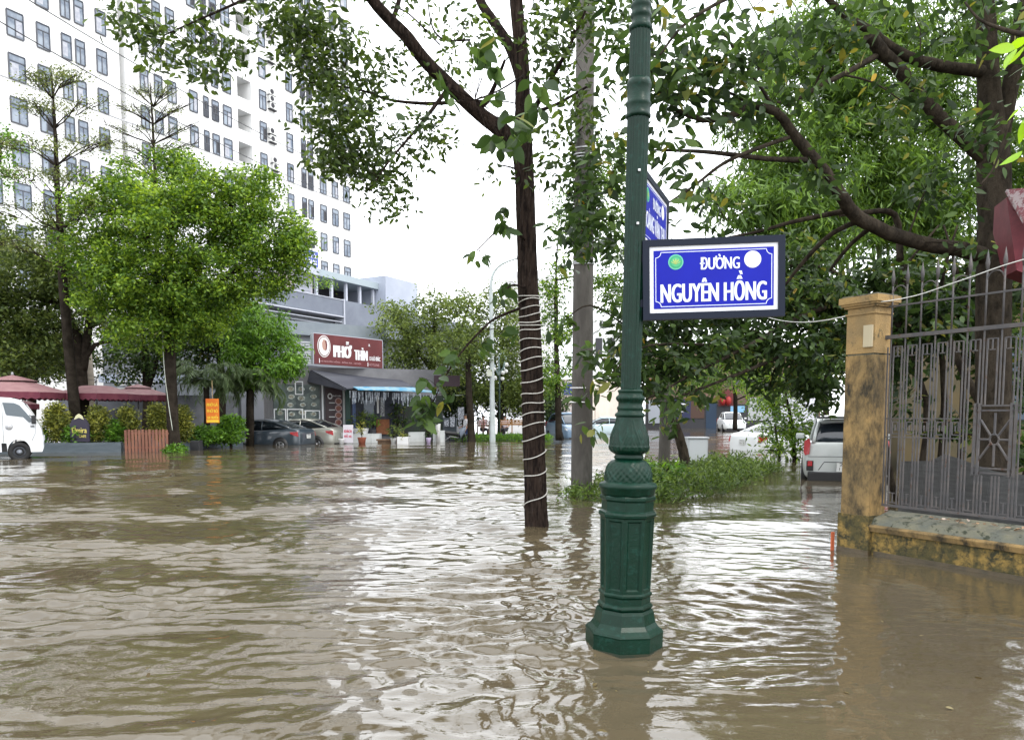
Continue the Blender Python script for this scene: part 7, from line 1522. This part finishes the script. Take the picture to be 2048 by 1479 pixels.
# ============================================================ PEOPLE
m_skin = pm('skin', (.30, .16, .10), rough=.6); m_hair = pm('black_hair', (.01, .008, .008), rough=.5)
def person(name, label, base, yaw, pose, shirt, trousers, H=1.66):
    root = empty(name, base, label, 'person', rot=(0, 0, yaw)); s = H/1.66
    def skinmesh(nm, nodes, edges, mat, sub=2):
        me = bpy.data.meshes.new(nm); me.from_pydata([tuple(Vector(p)*s) for p, r in nodes], edges, []); me.materials.append(mat)
        o = bpy.data.objects.new(nm, me); col.objects.link(o); o.parent = root
        mo = o.modifiers.new('skin', 'SKIN'); mo.use_smooth_shade = True
        for i, (p, r) in enumerate(nodes):
            rr = r if hasattr(r, '__len__') else (r, r); me.skin_vertices[0].data[i].radius = (rr[0]*s, rr[1]*s)
        me.skin_vertices[0].data[0].use_root = True
        m2 = o.modifiers.new('sub', 'SUBSURF'); m2.levels = sub; m2.render_levels = sub; return o
    n = pose; N = []; E = []; ix = {}
    def nd(k_, p, r, par=None):
        ix[k_] = len(N); N.append((p, r)); 
        if par is not None: E.append((ix[par], ix[k_]))
    nd('pel', n['pel'], (.135, .10)); nd('waist', n['waist'], (.12, .09), 'pel'); nd('chest', n['chest'], (.155, .105), 'waist'); nd('neckb', n['neckb'], (.075, .07), 'chest'); nd('neck', n['neck'], .052, 'neckb'); nd('jaw', n['jaw'], (.062, .07), 'neck'); nd('head', n['head'], (.078, .092), 'jaw'); nd('crown', n['crown'], (.055, .065), 'head')
    for sd_ in 'lr':
        nd('sh'+sd_, n['sh'+sd_], .058, 'chest'); nd('el'+sd_, n['el'+sd_], .040, 'sh'+sd_); nd('wr'+sd_, n['wr'+sd_], .027, 'el'+sd_); nd('ha'+sd_, n['ha'+sd_], (.036, .02), 'wr'+sd_)
        h_ = Vector(n['ha'+sd_]); dr = (h_-Vector(n['wr'+sd_])).normalized()
        sidev = dr.orthogonal().normalized()
        for q in range(4): nd('f%d%s' % (q, sd_), tuple(h_+dr*(.075+.012*(q in (1, 2)))+sidev*(.022*(q-1.5))), .009, 'ha'+sd_)
        nd('th'+sd_, tuple(h_+dr*.02+sidev*.055), .010, 'ha'+sd_)
        nd('hi'+sd_, n['hi'+sd_], .088, 'pel'); nd('kn'+sd_, n['kn'+sd_], .056, 'hi'+sd_); nd('an'+sd_, n['an'+sd_], .038, 'kn'+sd_); nd('to'+sd_, n['to'+sd_], (.04, .028), 'an'+sd_)
    skinmesh('body', N, E, m_skin)
    # clothing
    N2 = [(n['pel'], (.150, .115)), (n['waist'], (.140, .108)), (n['chest'], (.172, .122)), (n['neckb'], (.085, .08))]; E2 = [(0, 1), (1, 2), (2, 3)]
    for sd_ in 'lr':
        b0 = len(N2); mid = Vector(n['sh'+sd_]).lerp(Vector(n['el'+sd_]), .85); N2 += [(n['sh'+sd_], .075), (tuple(mid), .06)]; E2 += [(2, b0), (b0, b0+1)]
    skinmesh('shirt', N2, E2, shirt)
    N3 = [(n['pel'], (.152, .118))]; E3 = []
    for sd_ in 'lr':
        b0 = len(N3); lo_ = Vector(n['kn'+sd_]).lerp(Vector(n['an'+sd_]), .8); N3 += [(n['hi'+sd_], .102), (n['kn'+sd_], .072), (tuple(lo_), .058)]; E3 += [(0, b0), (b0, b0+1), (b0+1, b0+2)]
    skinmesh('trousers', N3, E3, trousers)
    b = MB(); hc = Vector(n['head'])*s; cr = Vector(n['crown'])*s; upv = (cr-hc).normalized()
    ring_ = []; 
    for i in range(7):
        t_ = i/6; rr = .098*s*math.cos(t_*1.5)+.004; c = hc+upv*(.01+.10*math.sin(t_*1.5))*s+Vector((-.012, 0, 0)); ring_.append([c+Vector((math.cos(a)*rr*1.05, math.sin(a)*rr*.92, 0)) for a in [k*2*math.pi/14 for k in range(14)]])
    b.loft(ring_); b.build('hair', m_hair, root)
    b = MB()
    for sy in (-1, 1): b.lathe([(.001, -.009), (.009, -.004), (.009, .004), (.001, .009)], 8, hc+Vector((.088, sy*.03, -.005))*s)
    b.box(hc+Vector((.082, 0, -.062))*s, (.01, .045, .010)); b.build('eyes_and_mouth', m_hair, root)
    b = MB(); b.loft([[hc+Vector((.085, y, z))*s for y, z in ((-.008, .0), (.008, .0), (.0, .01))], [hc+Vector((.106, y, z))*s for y, z in ((-.012, -.035), (.012, -.035), (.0, -.02))], [hc+Vector((.085, y, z))*s for y, z in ((-.012, -.042), (.012, -.042), (.0, -.035))]])
    for sy in (-1, 1): b.box(hc+Vector((.0, sy*.085, -.02))*s, (.035, .015, .05), bev=.006)
    b.build('nose_and_ears', m_skin, root)
    return root
stand = dict(pel=(0, 0, .92), waist=(0, 0, 1.05), chest=(.01, 0, 1.26), neckb=(.0, 0, 1.39), neck=(.015, 0, 1.45), jaw=(.03, 0, 1.50), head=(.02, 0, 1.565), crown=(.01, 0, 1.62),
    shl=(0, .18, 1.34), ell=(-.02, .24, 1.08), wrl=(.08, .25, .86), hal=(.11, .25, .80), shr=(0, -.18, 1.34), elr=(.02, -.25, 1.08), wrr=(.2, -.22, .98), har=(.26, -.21, .97),
    hil=(0, .09, .86), knl=(.03, .10, .48), anl=(-.01, .11, .09), tol=(.10, .12, .03), hir=(0, -.09, .86), knr=(.04, -.10, .48), anr=(.0, -.11, .09), tor=(.11, -.12, .03))
walk = dict(stand); walk.update(knl=(.22, .10, .50), anl=(.16, .11, .12), tol=(.27, .12, .08), knr=(-.02, -.10, .48), anr=(-.24, -.11, .14), tor=(-.14, -.12, .05), ell=(-.10, .24, 1.1), wrl=(-.02, .26, .88), hal=(.02, .26, .82))
sit = dict(stand); dz = -.42
for k_ in ('pel', 'waist', 'chest', 'neckb', 'neck', 'jaw', 'head', 'crown', 'shl', 'ell', 'wrl', 'hal', 'shr', 'elr', 'wrr', 'har'): x, y, z = stand[k_]; sit[k_] = (x, y, z+dz)
sit.update(hil=(.02, .10, .46), hir=(.02, -.10, .46), knl=(.42, .13, .47), knr=(.42, -.13, .47), anl=(.42, .13, .09), anr=(.44, -.13, .09), tol=(.54, .13, .03), tor=(.56, -.13, .03), wrl=(.25, .16, .58), hal=(.31, .14, .56), wrr=(.25, -.16, .58), har=(.31, -.14, .56))
q = P(932, 885, 38.3); person('person', 'man in a white shirt and blue trousers standing in water beside the motorbike', Vector((q.x, 38.3, -.28)), R(200), stand, pm('white_shirt', (.60, .60, .62), rough=.8), pm('blue_trousers', (.02, .04, .12), rough=.8), 1.64)
q = P(966, 850, 42.2); person('person', 'seated person in a pink and white top behind the dark brown bench', Vector((q.x, 42.2, .05)), R(-70), sit, pm('pink_top', (.55, .22, .24), (.6, .55, .56), scale=6, rough=.8), pm('dark_trousers', (.03, .03, .035), rough=.8))
q = P(1010, 850, 42.4); person('person', 'seated person in a white top behind the varnished bench', Vector((q.x, 42.4, .05)), R(-110), sit, pm('pale_top', (.62, .56, .62), rough=.8), _mats['dark_trousers'])
q = P(1128, 870, 46.5); person('person', 'person in dark clothes standing behind the pale blue car', Vector((q.x, 46.8, -.1)), R(-100), stand, pm('dark_jacket', (.02, .022, .03), rough=.8), _mats['dark_trousers'], 1.72)

# ============================================================ FAR STREET BUILDINGS
def block(name, label, u0, u1, v0, Y0_, Y1_, mat, depth=8, cat='building'):
    A, B_ = P(u0, 850, Y0_), P(u1, 850, Y1_); h = P(u0, v0, Y0_).z; root = empty(name, Vector(((A.x+B_.x)/2, (A.y+B_.y)/2, 0)), label, cat)
    d = Vector((B_.x-A.x, B_.y-A.y, 0)); nn = Vector((-d.y, d.x, 0)).normalized(); nn = nn if nn.y > 0 else -nn
    b = MB(); b.obox(Vector((A.x, A.y, -.4)), d, nn*depth, (0, 0, h+.4)); b.build('wall', mat, root, world=True); return root, Vector((A.x, A.y, 0)), d, nn
def inset(root, A, d, nn, x0, x1, z0, z1, mat, name='window', o=.06):
    b = MB(); b.obox(A+d*x0-nn*o+Vector((0, 0, z0)), d*(x1-x0), nn*(o-.005), (0, 0, z1-z0)); return b.build(name, mat, root, world=True)
r_, A, d, nn = block('street_house', 'pale cream shop house with pink notices behind the pale blue car', 1100, 1172, 758, 64, 62, pm('cream_wall', (.62, .55, .48), (.55, .48, .42), scale=.8, rough=.8))
inset(r_, A, d, nn, .35, .9, .2, 2.3, pm('pink_notice', (.5, .36, .33), (.65, .6, .58), scale=3, rough=.7), 'notice_board'); inset(r_, A, d, nn, .4, .85, 3.0, 4.0, pm('blue_notice', (.05, .07, .3), rough=.5), 'blue_sign')
r_, A, d, nn = block('kiosk', 'small pale green kiosk right of the rope lit trunk', 1093, 1122, 800, 50, 50, pm('mint_wall', (.30, .42, .40), (.38, .5, .48), scale=1, rough=.7), 2, 'kiosk')
inset(r_, A, d, nn, .15, .9, 1.0, 1.9, m_dark); inset(r_, A, d, nn, 0.02, .98, 2.2, 2.4, m_bl2, 'canopy', .4)
r_, A, d, nn = block('street_house', 'white walled house with an awning right of the concrete pole', 1180, 1262, 640, 70, 70, pm('white_house', (.62, .63, .62), (.55, .56, .55), scale=.6, rough=.8))
inset(r_, A, d, nn, .02, .98, 4.0, 5.6, pm('white_awning', (.72, .74, .76), rough=.6), 'awning', 2.0); inset(r_, A, d, nn, .05, .9, .2, 3.2, pm('pale_shopfront', (.38, .45, .48), (.55, .45, .48), scale=1.2, rough=.5), 'shop_front')
for i in range(3): inset(r_, A, d, nn, .12+.3*i, .28+.3*i, 6.6, 8.4, m_dark)
r_, A, d, nn = block('shop_row', 'dark fronted row of shops with red lanterns far down the side road', 1290, 1640, 700, 76, 72, pm('brown_wall', (.16, .10, .07), (.10, .075, .055), scale=.8, rough=.8))
inset(r_, A, d, nn, .0, .99, -.3, 2.4, m_dark, 'shop_front')
for x0, x1, z0, z1, c in [(.12, .27, .9, 2.9, (.015, .02, .06)), (.36, .42, .0, 2.6, (.012, .03, .06)), (.43, .52, 2.2, 3.8, (.10, .015, .015)), (.5, .58, 1.6, 2.2, (.2, .4, .6)), (.27, .35, 1.0, 3.2, (.06, .03, .02)), (.60, .75, .8, 3.0, (.35, .36, .37)), (.78, .97, .6, 3.4, (.55, .55, .6)), (.02, .1, .5, 2.8, (.3, .32, .36))]:
    inset(r_, A, d, nn, x0, x1, z0, z1, pm('far_panel_%d_%d' % (int(x0*100), int(z0*10)), c, rough=.5), 'shop_panel', .12)
for x in (.455, .487):
    b = MB(); b.lathe([(.1, -.42), (.24, -.25), (.29, 0), (.24, .25), (.1, .42)], 14, A+d*x-nn*.5+Vector((0, 0, 2.7)), smooth=True); b.build('red_lantern', pm('lantern_red', (.25, .015, .015), rough=.5), label='left red lantern on the far shop row' if x < .47 else 'right red lantern on the far shop row', cat='lantern')
b = MB(); put_text(b, 'MT', A+d*.20-nn*.16+Vector((0, 0, 2.05)), d, (0, 0, 1), 1.35, .85, 0, .05, .004); b.build('sign_letters', pm('mt_letters', (.7, .7, .75), rough=.5), r_, world=True, fixn=False)
r_, A, d, nn = block('far_tower', 'pale distant building top showing behind the trees by the curved lamp', 1010, 1080, 545, 120, 118, pm('far_pale', (.60, .60, .60), (.5, .5, .5), scale=.3, rough=.8), 10)
for i in range(5): inset(r_, A, d, nn, .08+.18*i, .18+.18*i, 17, 19, m_grey_rec)
